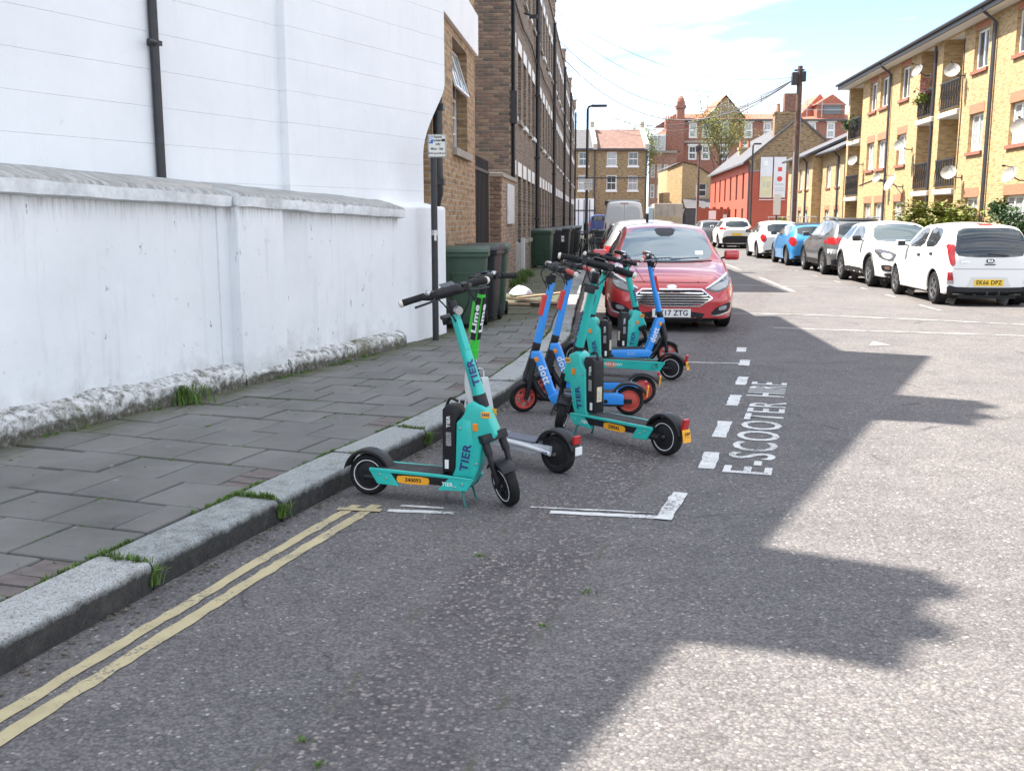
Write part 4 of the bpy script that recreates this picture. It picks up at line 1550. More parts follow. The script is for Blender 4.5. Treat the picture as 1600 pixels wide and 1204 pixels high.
for x, y, hh, w in ((Wg / 2 - 0.8, 0.4, 1.25, 1.7), (1.6, 13.5, 1.3, 1.0)):
    zb = 7.7 if x > 2 else EH + 0.3
    c = MB().box(x - w / 2, x + w / 2, y, y + 0.9, zb - 0.6, zb + hh).box(x - w / 2 - 0.07, x + w / 2 + 0.07, y - 0.07, y + 0.97, zb + hh, zb + hh + 0.18).build('chimney', B_BRN if w > 1.5 else B_YELS, rh)
    for q in range(2):
        MB().lathe([(0.001, 0), (0.15, 0), (0.12, 0.5), (0.15, 0.6), (0.09, 0.6)], 10, Matrix.Translation((x - w / 3 + q * w * 0.66, y + 0.45, zb + hh + 0.18))).build('chimney_pot', M_POT, c)
# tall red stack on the near chimney
MB().box(Wg / 2 - 1.0, Wg / 2 - 0.2, 0.45, 1.2, 9.13, 10.4).build('tall_stack', brick_mat('red stack', (0.24, 0.10, 0.07), (0.19, 0.08, 0.06), (0.2, 0.16, 0.13)), rh)
MB().tube([(0.05, -0.06, EH - 0.2), (0.05, -0.06, 0.1)], 0.06, 8).tube([(3.2, -0.06, 1.8), (3.2, -0.06, 0.4)], 0.05, 8).build('downpipe', M_DARKF, rh)
MB().box(1.05, 1.35, -0.12, -0.002, 5.3, 5.65).build('alarm_box', M_UPVC, rh)
M_BAN = mat('banner cloth', (0.68, 0.68, 0.70), 0.7, var=0.08, vscale=1.2)
M_BANY = mat('banner lower print', (0.62, 0.57, 0.36), 0.7, var=0.2, vscale=1.0)
M_BRED = mat('banner red', (0.65, 0.08, 0.06), 0.6)
M_BGREY = mat('banner grey print', (0.42, 0.42, 0.45), 0.7)
for x0, lb, kind in ((0.85, 'pale banner with a faded yellow lower half on the brick gable', 0), (1.8, 'white banner with a red rosette and red square on the brick gable', 1)):
    bn = sthing('banner', lb, 'banner', 10.6 + x0, 75 - 0.06, 3.05)
    MB().box(0, 0.86, -0.03, 0, 0, 2.87).build('cloth', M_BAN, bn)
    MB().box(-0.03, 0.89, -0.05, 0.01, -0.18, -0.13).build('batten', M_UPVC, bn)
    if kind == 0:
        MB().box(0.04, 0.82, -0.036, -0.031, 0.05, 1.5).build('print', M_BANY, bn)
        lettering('print_lettering', '10', 0.6, M_BGREY, bn, (0.43, -0.04, 0.9), (1, 0, 0), (0, 0, 1))
    else:
        MB().lathe([(0.0, 0), (0.19, 0), (0.19, 0.006), (0, 0.006)], 20, Matrix.Translation((0.43, -0.031, 1.32)) @ Matrix.Rotation(pi / 2, 4, 'X')).build('rosette', M_BRED, bn)
        MB().box(0.29, 0.58, -0.036, -0.031, 1.85, 2.15).build('square_mark', M_BRED, bn)
        lettering('print_lettering', 'Gaysha', 0.24, M_BGREY, bn, (0.43, -0.034, 0.95), (1, 0, 0), (0, 0, 1), sx=0.9)
        for zz in (0.66, 0.56, 0.46):
            MB().box(0.12, 0.74, -0.034, -0.031, zz, zz + 0.035).build('small_print', M_BGREY, bn)
# ------------------------------------------------------------------ buildings closing the view
B_BACK = brick_mat('brown back terrace brick', (0.33, 0.225, 0.105), (0.24, 0.165, 0.085), (0.30, 0.25, 0.17), dark=0.25)
B_RED = brick_mat('red mansion brick', (0.34, 0.125, 0.085), (0.27, 0.10, 0.07), (0.28, 0.2, 0.16), dark=0.15)
M_TILE = mat('brown roof tile', (0.165, 0.095, 0.075), 0.8, var=0.35, vscale=3, bmp=0.4, bscale=9)
M_TILER = mat('red roof tile', (0.36, 0.12, 0.075), 0.8, var=0.25, vscale=3, bmp=0.3, bscale=9)


def back_house(x0, x1, label, tile, wins, shop=False):
    h = thing('back_house', label, 'house', (x0, 100, 0), 0, 'three storey houses closing the street')
    w = x1 - x0
    o2 = []
    for c in wins:
        for z0, z1 in ((6.15, 8.6) if 0 else (6.65, 8.0), (4.3, 5.75)):
            o2.append((c - 0.5, c + 0.5, z0, z1))
    m = MB()
    facade(m, 0, w, 0, 8.3, o2, lambda a, z, d: (a, d, z), 0.12)
    m.quad((w, 0, 0), (w, 9, 0), (w, 9, 8.3), (w, 0, 8.3)).quad((0, 0, 0), (0, 9, 0), (0, 9, 8.3), (0, 0, 8.3))
    m.build('wall', B_BACK, h, fix=False)
    for q, (a, b, z0, z1) in enumerate(o2):
        window(h, ((a + b) / 2, 0.12, z0 + 0.01), 0, b - a - 0.02, z1 - z0 - 0.02, 'sash4', M_GLASSL if q % 3 == 0 else M_GLASS, M_WPAINT, fr=0.09)
        MB().box(a - 0.08, b + 0.08, -0.08, 0.1, z0 - 0.16, z0 - 0.002).build('sill', M_LINT, h)
    MB().add([(-0.0, -0.3, 8.25), (w, -0.3, 8.25), (w, 4.5, 10.5), (0, 4.5, 10.5), (0, 9.3, 8.25), (w, 9.3, 8.25), (0, 4.5, 8.2), (w, 4.5, 8.2)], [(0, 1, 2, 3), (3, 2, 5, 4), (0, 3, 4), (1, 5, 2)]).build('roof', tile, h)
    MB().box(0, w, -0.38, -0.28, 8.12, 8.3).build('gutter', M_DARKF, h)
    MB().prism([(-0.4, 8.2), (4.5, 10.4), (4.5, 11.2), (3.6, 11.2), (3.6, 10.6), (-0.4, 8.75)], w - 0.25, w + 0.15, 'x').build('party_wall', mat('pale parapet', (0.42, 0.38, 0.32), 0.85, var=0.2), h)
    MB().box(w - 0.1, w + 0.02, -0.1, -0.002, 0, 8.1).build('downpipe', M_DARKF, h)
    MB().box(0, w, -0.05, -0.002, 5.45, 5.55).build('string_course', M_DARKF, h)
    if shop:
        MB().box(5.8, w - 0.1, -0.25, -0.003, 0, 3.5).build('shopfront', M_UPVC, h)
        for q in range(5):
            MB().box(5.9 + q * 0.55, 5.97 + q * 0.55, -0.30, -0.252, 0, 3.4).build('shop_mullion', M_DARKF, h)
        MB().box(5.8, w - 0.1, -0.32, -0.252, 2.3, 2.4).build('shop_transom', M_DARKF, h)
    return h


back_house(-0.5, 8.15, 'brown brick house with slate roof and white shopfront closing the street', M_SLATE, [4.2, 7.5], True)
back_house(8.17, 13.2, 'brown brick house with red tiled roof closing the street', M_TILE, [1.6, 3.7])

# ---- red brick mansion block with dormers, behind
MY = 140
mn = thing('mansion_block', 'large red brick mansion block with dormer gables behind the red house', 'building', (26.5, MY, 0), 0)
o2 = []
for c in (-1.8, 0.0, 2.55, 5.75, 8.35, 11.0, 14.4, 17.0, 20.0, 23.0):
    for z0, z1 in ((9.5, 11.4), (12.4, 14.5)):
        o2.append((c - 0.58, c + 0.58, z0, z1))
m = MB()
facade(m, -3.6, 28, 0, 14.8, o2, lambda a, z, d: (a, d, z), 0.15)
m.quad((-3.6, 0, 0), (-3.6, 25, 0), (-3.6, 25, 14.8), (-3.6, 0, 14.8))
m.build('wall', B_RED, mn, fix=False)
for q, (a, b, z0, z1) in enumerate(o2):
    window(mn, ((a + b) / 2, 0.15, z0 + 0.01), 0, b - a - 0.02, z1 - z0 - 0.02, 'sash4', M_GLASSL if q % 2 else M_GLASS, M_UPVC, fr=0.2)
    MB().box(a - 0.15, b + 0.15, -0.12, -0.002, z1 + 0.01, z1 + 0.2).build('lintel', M_UPVC, mn)
MB().box(-3.7, 28, -0.3, -0.002, 11.75, 12.05).build('string_course', M_STONE, mn)
MB().box(-3.7, 28, -0.5, -0.002, 14.65, 14.9).build('cornice', M_SLATE, mn)
MB().add([(-3.8, -0.4, 14.9), (28, -0.4, 14.9), (28, 3.0, 15.9), (-3.8, 3.0, 15.9), (28, 25, 15.9), (-3.8, 25, 15.9)], [(0, 1, 2, 3), (3, 2, 4, 5)]).build('roof', M_TILER, mn)
B_BUFF = brick_mat('buff gable brick', (0.36, 0.25, 0.12), (0.30, 0.2, 0.1), (0.3, 0.25, 0.2))


def dormer(xg, w, zt, bm, skew=0.0):
    d_ = MB().prism([(xg - w / 2, 14.9), (xg + w / 2, 14.9), (xg + w / 2 - 0.2, 15.3), (xg + skew, zt), (xg - w / 2 + 0.2, 15.3)], 0.4, 1.2, 'y').build('dormer_gable', bm, mn)
    MB().add([(xg - w / 2 - 0.2, 0.2, 15.1), (xg + skew, 0.2, zt + 0.25), (xg + skew, 10, zt + 0.25), (xg - w / 2 - 0.2, 10, 15.1), (xg + w / 2 + 0.2, 0.2, 15.1), (xg + w / 2 + 0.2, 10, 15.1)], [(0, 1, 2, 3), (1, 4, 5, 2)]).build('dormer_roof', M_TILER, mn)
    return d_


dormer(2.6, 5.2, 17.9, B_BUFF)
MB().box(16.0 - 1.0, 18.8, 0.1, 2.5, 14.9, 16.9).build('dormer_wall', B_RED, mn)
MB().box(15.9, 18.2, 0.0, 0.098, 15.6, 16.7).build('dormer_window', M_GLASS, mn)
MB().prism([(14.7, 16.8), (19.0, 16.8), (17.0, 18.2)], 0.0, 6, 'y').build('dormer_roof', M_TILER, mn)
MB().add([(12.2, 0.3, 14.9), (16.2, 3, 18.6), (19.5, 3, 14.9), (12.2, 9, 14.9), (16.2, 9, 18.6), (19.5, 9, 14.9)], [(0, 2, 1), (0, 1, 4, 3), (1, 2, 5, 4)]).build('steep_roof', M_TILER, mn)
MB().box(-4.1, -3.1, -0.6, 0.5, 6, 17.2).box(-4.25, -2.95, -0.75, 0.65, 16.3, 16.7).lathe([(0, 0), (0.5, 0), (0.45, 0.4), (0.2, 0.75), (0, 0.8)], 12, Matrix.Translation((-3.6, -0.05, 17.2))).build('chimney', B_RED, mn)
# ---- side wing of the mansion
wg_ = thing('red_brick_wing', 'tall red brick wing with pale upper windows beside the tall chimney', 'building', (17.7, 132, 0), 0)
o2 = [(0.25 + q * 0.85, 0.8 + q * 0.85, z, z + 1.7) for q in range(3) for z in (1.6, 4.2, 6.8)]
m = MB()
facade(m, 0, 3.5, 0, 10.0, o2, lambda a, z, d: (a, d, z), 0.12)
m.quad((3.5, 0, 0), (3.5, 7, 0), (3.5, 7, 10.0), (3.5, 0, 10.0))
m.build('wall', brick_mat('pale red brick', (0.40, 0.20, 0.14), (0.34, 0.17, 0.12), (0.34, 0.27, 0.22)), wg_, fix=False)
for a, b, z0, z1 in o2:
    window(wg_, ((a + b) / 2, 0.12, z0 + 0.01), 0, b - a - 0.02, z1 - z0 - 0.02, 'sash', M_GLASSL, M_UPVC, fr=0.1)
MB().box(-0.1, 3.6, -0.2, -0.002, 9.9, 10.2).build('cornice', M_STONE, wg_)
MB().box(0.1, 2.1, 0.2, 0.6, 10.2, 12.3).build('clerestory', M_UPVC, wg_)
for q in range(4):
    MB().box(0.2 + q * 0.48, 0.56 + q * 0.48, 0.12, 0.198, 10.4, 12.0).build('clerestory_window', M_GLASSL, wg_)
MB().prism([(2.0, 10.2), (4.2, 10.2), (3.9, 13.2), (2.2, 13.2)], 0.3, 4, 'y').build('stack_base', B_RED, wg_)
MB().box(2.1, 3.8, 0.5, 1.6, 13.2, 14.2).build('stack_block', B_RED, wg_)
for q in range(6):
    MB().lathe([(0, 0), (0.10, 0), (0.08, 0.45), (0, 0.45)], 8, Matrix.Translation((2.25 + q * 0.28, 1.0, 14.2))).build('chimney_pot', M_POT, wg_)
# ---- small buff house with a lean-to
sh = thing('buff_house', 'small buff brick house with a lean-to roof and one white window', 'house', (16.5, 106, 0), 0)
o2 = [(2.65, 3.8, 3.8, 5.2)]
m = MB()
m.quad((0, 2.4, 0), (1.2, 0, 0), (1.2, 0, 7.3), (0, 2.4, 6.8))
facade(m, 1.2, 4.15, 0, 6.0, o2, lambda a, z, d: (a, d, z), 0.12)
m.quad((1.2, 0, 6.0), (4.15, 0, 6.0), (2.6, 0, 7.0), (1.2, 0, 7.3))
m.quad((0, 2.4, 0), (0, 9, 0), (0, 9, 6.8), (0, 2.4, 6.8)).quad((4.15, 0, 0), (4.15, 9, 0), (4.15, 9, 6.0), (4.15, 0, 6.0))
m.build('wall', B_YELS, sh, fix=False)
window(sh, (3.225, 0.12, 3.81), 0, 1.13, 1.38, 'sash', M_GLASS, M_WPAINT, fr=0.1)
MB().add([(1.1, -0.2, 7.38), (2.6, -0.2, 7.08), (4.4, -0.2, 5.95), (4.4, 9, 5.95), (2.6, 9, 7.08), (1.1, 9, 7.38), (-0.15, 2.3, 6.85), (-0.15, 9, 6.85)], [(0, 1, 4, 5), (1, 2, 3, 4), (0, 5, 7, 6)]).build('roof', M_SLATE, sh)
MB().add([(1.25, -2.2, 2.6), (4.4, -2.2, 2.6), (4.2, -0.003, 3.6), (1.3, -0.003, 3.6)], [(0, 1, 2, 3)]).box(1.3, 4.3, -2.1, -0.01, 0, 2.55).build('lean_to_roof', M_SLATE, sh)
MB().box(-0.9, -0.2, -1.0, 2.0, 0, 4.2).build('low_wing', B_YELS, sh)
# red timber gate and fence before it
rf = thing('red_gate', 'rusty red board gate with white notices before the buff house', 'gate', (15.4, 84, 0), R(-3))
for q in range(9):
    MB().box(q * 0.30, q * 0.30 + 0.285, 0, 0.05, 0.02, 2.5 - 0.15 * (q % 2)).build('gate_board', mat('red brown boards', (0.30, 0.09, 0.05), 0.75, var=0.25), rf)
MB().box(0.9, 1.5, -0.03, -0.002, 1.5, 2.2).box(2.1, 2.4, -0.03, -0.002, 1.2, 1.9).build('notice', M_UPVC, rf)

# ---- scaffold on the mansion roof
scf = thing('scaffold', 'thin scaffold poles and guard rails around the mansion dormers', 'scaffold', (26.5, 138.6, 15.0), 0)
M_GALV = _mats['galvanised']
for x in (-0.2, 1.6, 2.6, 5.2, 7.0, 9.0, 13.2, 15.2, 18.8, 21.5):
    MB().tube([(x, 0, 0), (x, 0, 2.0 + (x * 37 % 2))], 0.045, 5).build('scaffold_pole', M_GALV, scf)
for x0, x1, z in ((-0.6, 7.2, 0.7), (-0.6, 7.2, 1.4), (1.2, 4.4, 3.0), (13, 22, 1.0), (13, 22, 1.7), (7, 13, 1.0)):
    MB().tube([(x0, -0.1, z), (x1, -0.1, z)], 0.035, 5).build('scaffold_tube', M_GALV, scf)
# ------------------------------------------------------------------ vehicles
M_TYRE = mat('tyre rubber', (0.015, 0.015, 0.016), 0.85, var=0.3, vscale=20, spec=0.25)
M_ALLOY = mat('alloy rim', (0.30, 0.30, 0.31), 0.35, metal=0.85)
M_ALLOYD = mat('dark alloy rim', (0.10, 0.10, 0.11), 0.4, metal=0.6)
M_TRIM = mat('black plastic trim', (0.015, 0.015, 0.017), 0.5, spec=0.3)
M_CGLASS = mat('car glass', (0.020, 0.026, 0.030), 0.03, spec=0.8)
M_CGLASSB = mat('car windscreen glass', (0.17, 0.23, 0.25), 0.03, spec=1.0)  # pale base paints the sky's reflection into the glass colour
M_CHROME = mat('chrome', (0.75, 0.75, 0.76), 0.12, metal=1.0)
M_LENSR = mat('tail lamp red', (0.30, 0.012, 0.015), 0.12, spec=0.7)
M_LENSC = mat('headlamp lens', (0.28, 0.29, 0.30), 0.06, spec=0.9)
M_LENSD = mat('headlamp dark inner', (0.06, 0.06, 0.065), 0.1, spec=0.8)
M_LENSO = mat('amber lens', (0.75, 0.24, 0.02), 0.25)
M_PLW = mat('front plate white', (0.74, 0.74, 0.72), 0.45)
M_PLY = mat('rear plate yellow', (0.80, 0.52, 0.03), 0.45)
M_PLK = mat('plate black', (0.01, 0.01, 0.01), 0.5)
M_UNDER = mat('underbody', (0.012, 0.012, 0.012), 0.9)


def paint(name, c, coat=0.8, rough=0.35, metal=0.0):
    return mat(name, c, rough, metal=metal, coat=coat)


def lerp_profile(P, x):
    for a, b in zip(P, P[1:]):
        if a[0] <= x <= b[0]:
            t = (x - a[0]) / (b[0] - a[0]) if b[0] > a[0] else 0
            return a[1] + (b[1] - a[1]) * t
    return P[-1][1] if x > P[-1][0] else P[0][1]


def car_shell(st, level=2):
    """st: stations front to back, (x, z_top, w_top, z_edge, w_belt, z_belt, w_mid, z_mid, w_sill, z_sill). x forward."""
    vs, fs, cre = [], [], {}
    q = 10
    for s in st:
        x, zt, wt, ze, wb, zb, wm, zm, ws, zs = s[:10]
        half = [(0.0, zt), (wt * 0.5, zt - (zt - ze) * 0.2), (wt, ze), (wb, zb), (wm, zm), (ws + 0.01, (zm + zs) / 2), (ws, zs), (ws - 0.10, zs - 0.03)]
        ring = half + [(-a, b) for a, b in half[::-1][:-1]]
        vs += [(x, a, b) for a, b in ring]
    n = len(st)
    m = 15
    for i in range(n - 1):
        for j in range(m):
            k = (j + 1) % m
            fs.append((i * m + j, i * m + k, (i + 1) * m + k, (i + 1) * m + j))
    for i, fl in ((0, False), (n - 1, True)):
        f = [i * m + j for j in range(m)]
        # cap in strips so it subdivides cleanly
        for a in range(7):
            l0, l1, r1, r0 = a, a + 1, m - a - 1, (m - a) % m
            if a == 0:
                fs.append((f[0], f[1], f[m - 1]) if not fl else (f[0], f[m - 1], f[1]))
            else:
                fs.append((f[l0], f[l1], f[r1], f[r0]) if not fl else (f[r0], f[r1], f[l1], f[l0]))
    me = bpy.data.meshes.new('shell')
    me.from_pydata(vs, [], fs)
    bm = bmesh.new()
    bm.from_mesh(me)
    bmesh.ops.recalc_face_normals(bm, faces=bm.faces)
    lay = bm.edges.layers.float.new('crease_edge')
    bm.verts.index_update()
    for e in bm.edges:
        a, b = (v.index for v in e.verts)
        ja, jb, ia, ib = a % m, b % m, a // m, b // m
        if ja == jb and ia != ib:                         # lengthwise edges
            jj = min(ja, m - ja)
            e[lay] = {2: 0.45, 3: 0.35, 6: 0.8, 4: 0.1}.get(jj, 0)
        elif ia == ib:
            e[lay] = st[ia][10] if len(st[ia]) > 10 else (0.45 if ia in (0, n - 1) else 0.0)
    bm.to_mesh(me)
    bm.free()
    o = bpy.data.objects.new('shell', me)
    COL.objects.link(o)
    md = o.modifiers.new('s', 'SUBSURF')
    md.levels = md.render_levels = level
    dg = bpy.context.evaluated_depsgraph_get()
    me2 = bpy.data.meshes.new_from_object(o.evaluated_get(dg))
    bpy.data.objects.remove(o)
    return me2


def patch_mesh(bvh, poly, axis, off=0.004, skirt=0.02, side=1, res=0.07, smooth_n=0):
    """outline in the plane across `axis`, laid on the shell: axis 'x' poly=(y,z) cast from side*x; axis 'y' poly=(x,z) cast from side*y"""
    bm = bmesh.new()
    vs = [bm.verts.new((p[0], p[1], 0)) for p in poly]
    f = bm.faces.new(vs)
    bmesh.ops.triangulate(bm, faces=[f])
    for _ in range(5):
        es = [e for e in bm.edges if e.calc_length() > res]
        if not es:
            break
        bmesh.ops.subdivide_edges(bm, edges=es, cuts=1)
        bmesh.ops.triangulate(bm, faces=[g for g in bm.faces if len(g.verts) > 3])
    d = Vector((-side, 0, 0)) if axis == 'x' else Vector((0, -side, 0))
    nrm = {}
    last = None
    for v in bm.verts:
        o = Vector((side * 6, v.co.x, v.co.y)) if axis == 'x' else Vector((v.co.x, side * 6, v.co.y))
        h, n, _, _ = bvh.ray_cast(o, d)
        if h is None:
            h, n, _, _ = bvh.find_nearest(o + d * 4)
        if n.dot(d) > 0:
            n = -n
        nrm[v] = n
        v.co = h + n * off
    bmesh.ops.recalc_face_normals(bm, faces=bm.faces)
    fc = bm.faces[:]
    if sum((g.normal.dot(d) for g in fc)) > 0:
        bmesh.ops.reverse_faces(bm, faces=fc)
    be = [e for e in bm.edges if e.is_boundary]
    mp = {}
    for e in be:
        for v in e.verts:
            if v not in mp:
                mp[v] = bm.verts.new(v.co - nrm[v] * (skirt + off))
    for e in be:
        lf = e.link_loops[0]
        a, b = lf.vert, lf.link_loop_next.vert
        bm.faces.new((b, a, mp[a], mp[b]))
    me = bpy.data.meshes.new('patch')
    bm.to_mesh(me)
    bm.free()
    me.polygons.foreach_set('use_smooth', [True] * len(me.polygons))
    me.set_sharp_from_angle(angle=R(40))
    return me


def rnd(poly, n=2):
    """Chaikin corner cutting"""
    for _ in range(n):
        out = []
        for i, p in enumerate(poly):
            q = poly[(i + 1) % len(poly)]
            out.append((p[0] * 0.8 + q[0] * 0.2, p[1] * 0.8 + q[1] * 0.2))
            out.append((p[0] * 0.2 + q[0] * 0.8, p[1] * 0.2 + q[1] * 0.8))
        poly = out
    return poly


class Car:
    def __init__(self, name, label, cat, v, u, heading, st, body, wb_x, r=0.31, tw=0.2, track=0.76, level=2, arch=None, lip=None, group='parked cars', spokes=5, rim=None, archr=None, dz=0.0):
        """heading 0 = facing away up the street, pi = facing the camera end"""
        self.root = sthing(name, label, cat, v, u, 0.0, group, rot=heading + pi / 2)
        self.body_m = body
        me = car_shell(st, level)
        bm = bmesh.new()
        bm.from_mesh(me)
        self.bvh = BVHTree.FromBMesh(bm)
        archr = archr or r + 0.065
        # open the wheel arches
        kill = []
        for f in bm.faces:
            if abs(f.calc_center_median().y) < 0.45:
                continue
            for wx in wb_x:
                if all((v.co.x - wx) ** 2 + (v.co.z - r) ** 2 < archr ** 2 for v in f.verts):
                    kill.append(f)
                    break
        bmesh.ops.delete(bm, geom=kill, context='FACES')
        for v in bm.verts:
            if v.is_boundary and abs(v.co.y) > 0.35:
                for wx in wb_x:
                    dx, dz_ = v.co.x - wx, v.co.z - r
                    dd = math.hypot(dx, dz_)
                    if dd < archr * 1.25 and dd > 1e-4:
                        v.co.x, v.co.z = wx + dx / dd * archr, r + dz_ / dd * archr
        m2 = bpy.data.meshes.new('body')
        bm.to_mesh(m2)
        bm.free()
        m2.polygons.foreach_set('use_smooth', [True] * len(m2.polygons))
        m2.set_sharp_from_angle(angle=R(50))
        self.body = link('body', m2, body, self.root)
        hw = max(s[6] for s in st)
        # dark liner, floor
        xs = [s[0] for s in st]
        MB().box(min(xs) + 0.12, max(xs) - 0.12, -hw * 0.80, hw * 0.80, 0.17, 0.42).box(min(xs) + 0.03, max(xs) - 0.03, -hw * 0.62, hw * 0.62, 0.14, 0.20).build('underbody', M_UNDER, self.root)
        for wx in wb_x:
            for s in (-1, 1):
                M_ = Matrix.Translation((wx, s * (hw - 0.30), r)) @ Matrix.Rotation(pi / 2, 4, 'X')
                ln = MB().lathe([(archr + 0.004, -0.22 * s * -1 * s), (archr + 0.004, 0.22), (0.01, 0.22)] if False else [(archr + 0.003, -0.24), (archr + 0.003, 0.24)], 20, M_, R(-25), R(205))
                ln.build('arch_liner', M_UNDER, self.body, fix=False)
                MB().lathe([(0.0, 0), (archr, 0)], 20, Matrix.Translation((wx, s * (hw - 0.5), r)) @ Matrix.Rotation(pi / 2, 4, 'X'), R(-25), R(205)).build('arch_liner', M_UNDER, self.body, fix=False)
                # lip follows the body side
                pts = []
                for k in range(15):
                    a = R(-14) + R(208) * k / 14
                    px, pz = wx + cos(a) * (archr + 0.004), r + sin(a) * (archr + 0.004)
                    h = self.bvh.ray_cast(Vector((px, s * 5, pz)), Vector((0, -s, 0)))[0]
                    if h is None:
                        h = Vector((px, s * (hw - 0.06), pz))
                    pts.append((px, h.y - s * 0.006, pz))
                MB().tube(pts, 0.018 if lip is None else 0.035, 6).build('arch_trim', lip or body, self.body, smooth=50)
        # wheels
        for wx in wb_x:
            for s in (-1, 1):
                w = thing('wheel', None, None, (wx, s * (hw - tw / 2 - 0.025), r))
                w.parent = self.root
                Mr = Matrix.Rotation(-pi / 2 * s, 4, 'X')
                h = tw / 2
                MB().lathe([(r * 0.64, -h), (r * 0.90, -h), (r, -h * 0.72), (r, h * 0.72), (r * 0.90, h), (r * 0.66, h * 0.98), (r * 0.63, h * 0.8)], 32, Mr).build('tyre', M_TYRE, w, smooth=40)
                rm = MB().lathe([(r * 0.64, h * 0.5), (r * 0.66, h * 0.96), (r * 0.60, h * 0.97), (r * 0.58, h * 0.7)], 32, Mr)
                for k in range(spokes):
                    a = 2 * pi * k / spokes
                    p0 = Mr @ Vector((cos(a) * r * 0.10, sin(a) * r * 0.10, h * 0.72))
                    p1 = Mr @ Vector((cos(a + 0.16) * r * 0.61, sin(a + 0.16) * r * 0.61, h * 0.80))
                    rm.beam(p0, p1, r * 0.15, 0.03, up=(0, 1, 0))
                rm.lathe([(0, h * 0.86), (r * 0.15, h * 0.84), (r * 0.17, h * 0.6)], 12, Mr)
                rm.build('rim', rim or M_ALLOY, w, smooth=40)
                MB().lathe([(0, h * 0.35), (r * 0.62, h * 0.35)], 20, Mr).build('brake_disc', M_UNDER, w)

    def front(self, name, poly, m, off=0.004, mirror=False, parent=None, res=0.07, side=1, smooth=1):
        out = []
        for s in ((1, -1) if mirror else (1,)):
            p = [(a * s, b) for a, b in poly]
            if smooth:
                p = rnd(p, smooth)
            out.append(link(name, patch_mesh(self.bvh, p, 'x', off, side=side, res=res), m, parent or self.root))
        return out

    def rear(self, name, poly, m, **kw):
        return self.front(name, poly, m, side=-1, **kw)

    def side(self, name, poly, m, off=0.004, parent=None, res=0.10, smooth=1, sides=(1, -1)):
        for s in sides:
            p = rnd(poly, smooth) if smooth else poly
            link(name, patch_mesh(self.bvh, p, 'y', off, side=s, res=res), m, parent or self.root)

    def plate(self, text, m, x, z, w=0.52, h=0.115, side=1, tilt=0):
        b = MB().box(x - 0.006 if side > 0 else x - 0.006, x + 0.006, -w / 2, w / 2, z - h / 2, z + h / 2).build('number_plate', m, self.root, bevel=0.004)
        if text:
            lettering('plate_lettering', text, 0.105, M_PLK, b, (x + side * 0.008, 0, z), (0, 1, 0) if side > 0 else (0, -1, 0), (0, 0, 1), 0.001, 0.002, 1.05, sx=0.92)
        return b

    def mirrors(self, x, y, z, m, sc=1.0):
        for s in (1, -1):
            o = MB().obox((0, 0, 0), (0.14 * sc, 0.19 * sc, 0.13 * sc)).build('door_mirror', m, self.root, loc=(x, s * (y + 0.09), z), bevel=0.045, segs=3, smooth=60)
            MB().obox((-0.073 * sc, 0, 0), (0.004, 0.15 * sc, 0.10 * sc)).build('mirror_glass', M_CGLASS, o)
            MB().beam((0.02, -s * 0.08, -0.03), (0.0, -s * 0.17, -0.06), 0.05, 0.03).build('mirror_arm', M_TRIM, o)

    def seam(self, pts, s, r=0.005):
        P = []
        for x, z in pts:
            h = self.bvh.ray_cast(Vector((x, s * 5, z)), Vector((0, -s, 0)))[0]
            if h:
                P.append((h.x, h.y + s * 0.0005, h.z))
        if len(P) > 1:
            MB().tube(P, r, 4).build('door_seam', M_TRIM, self.body)


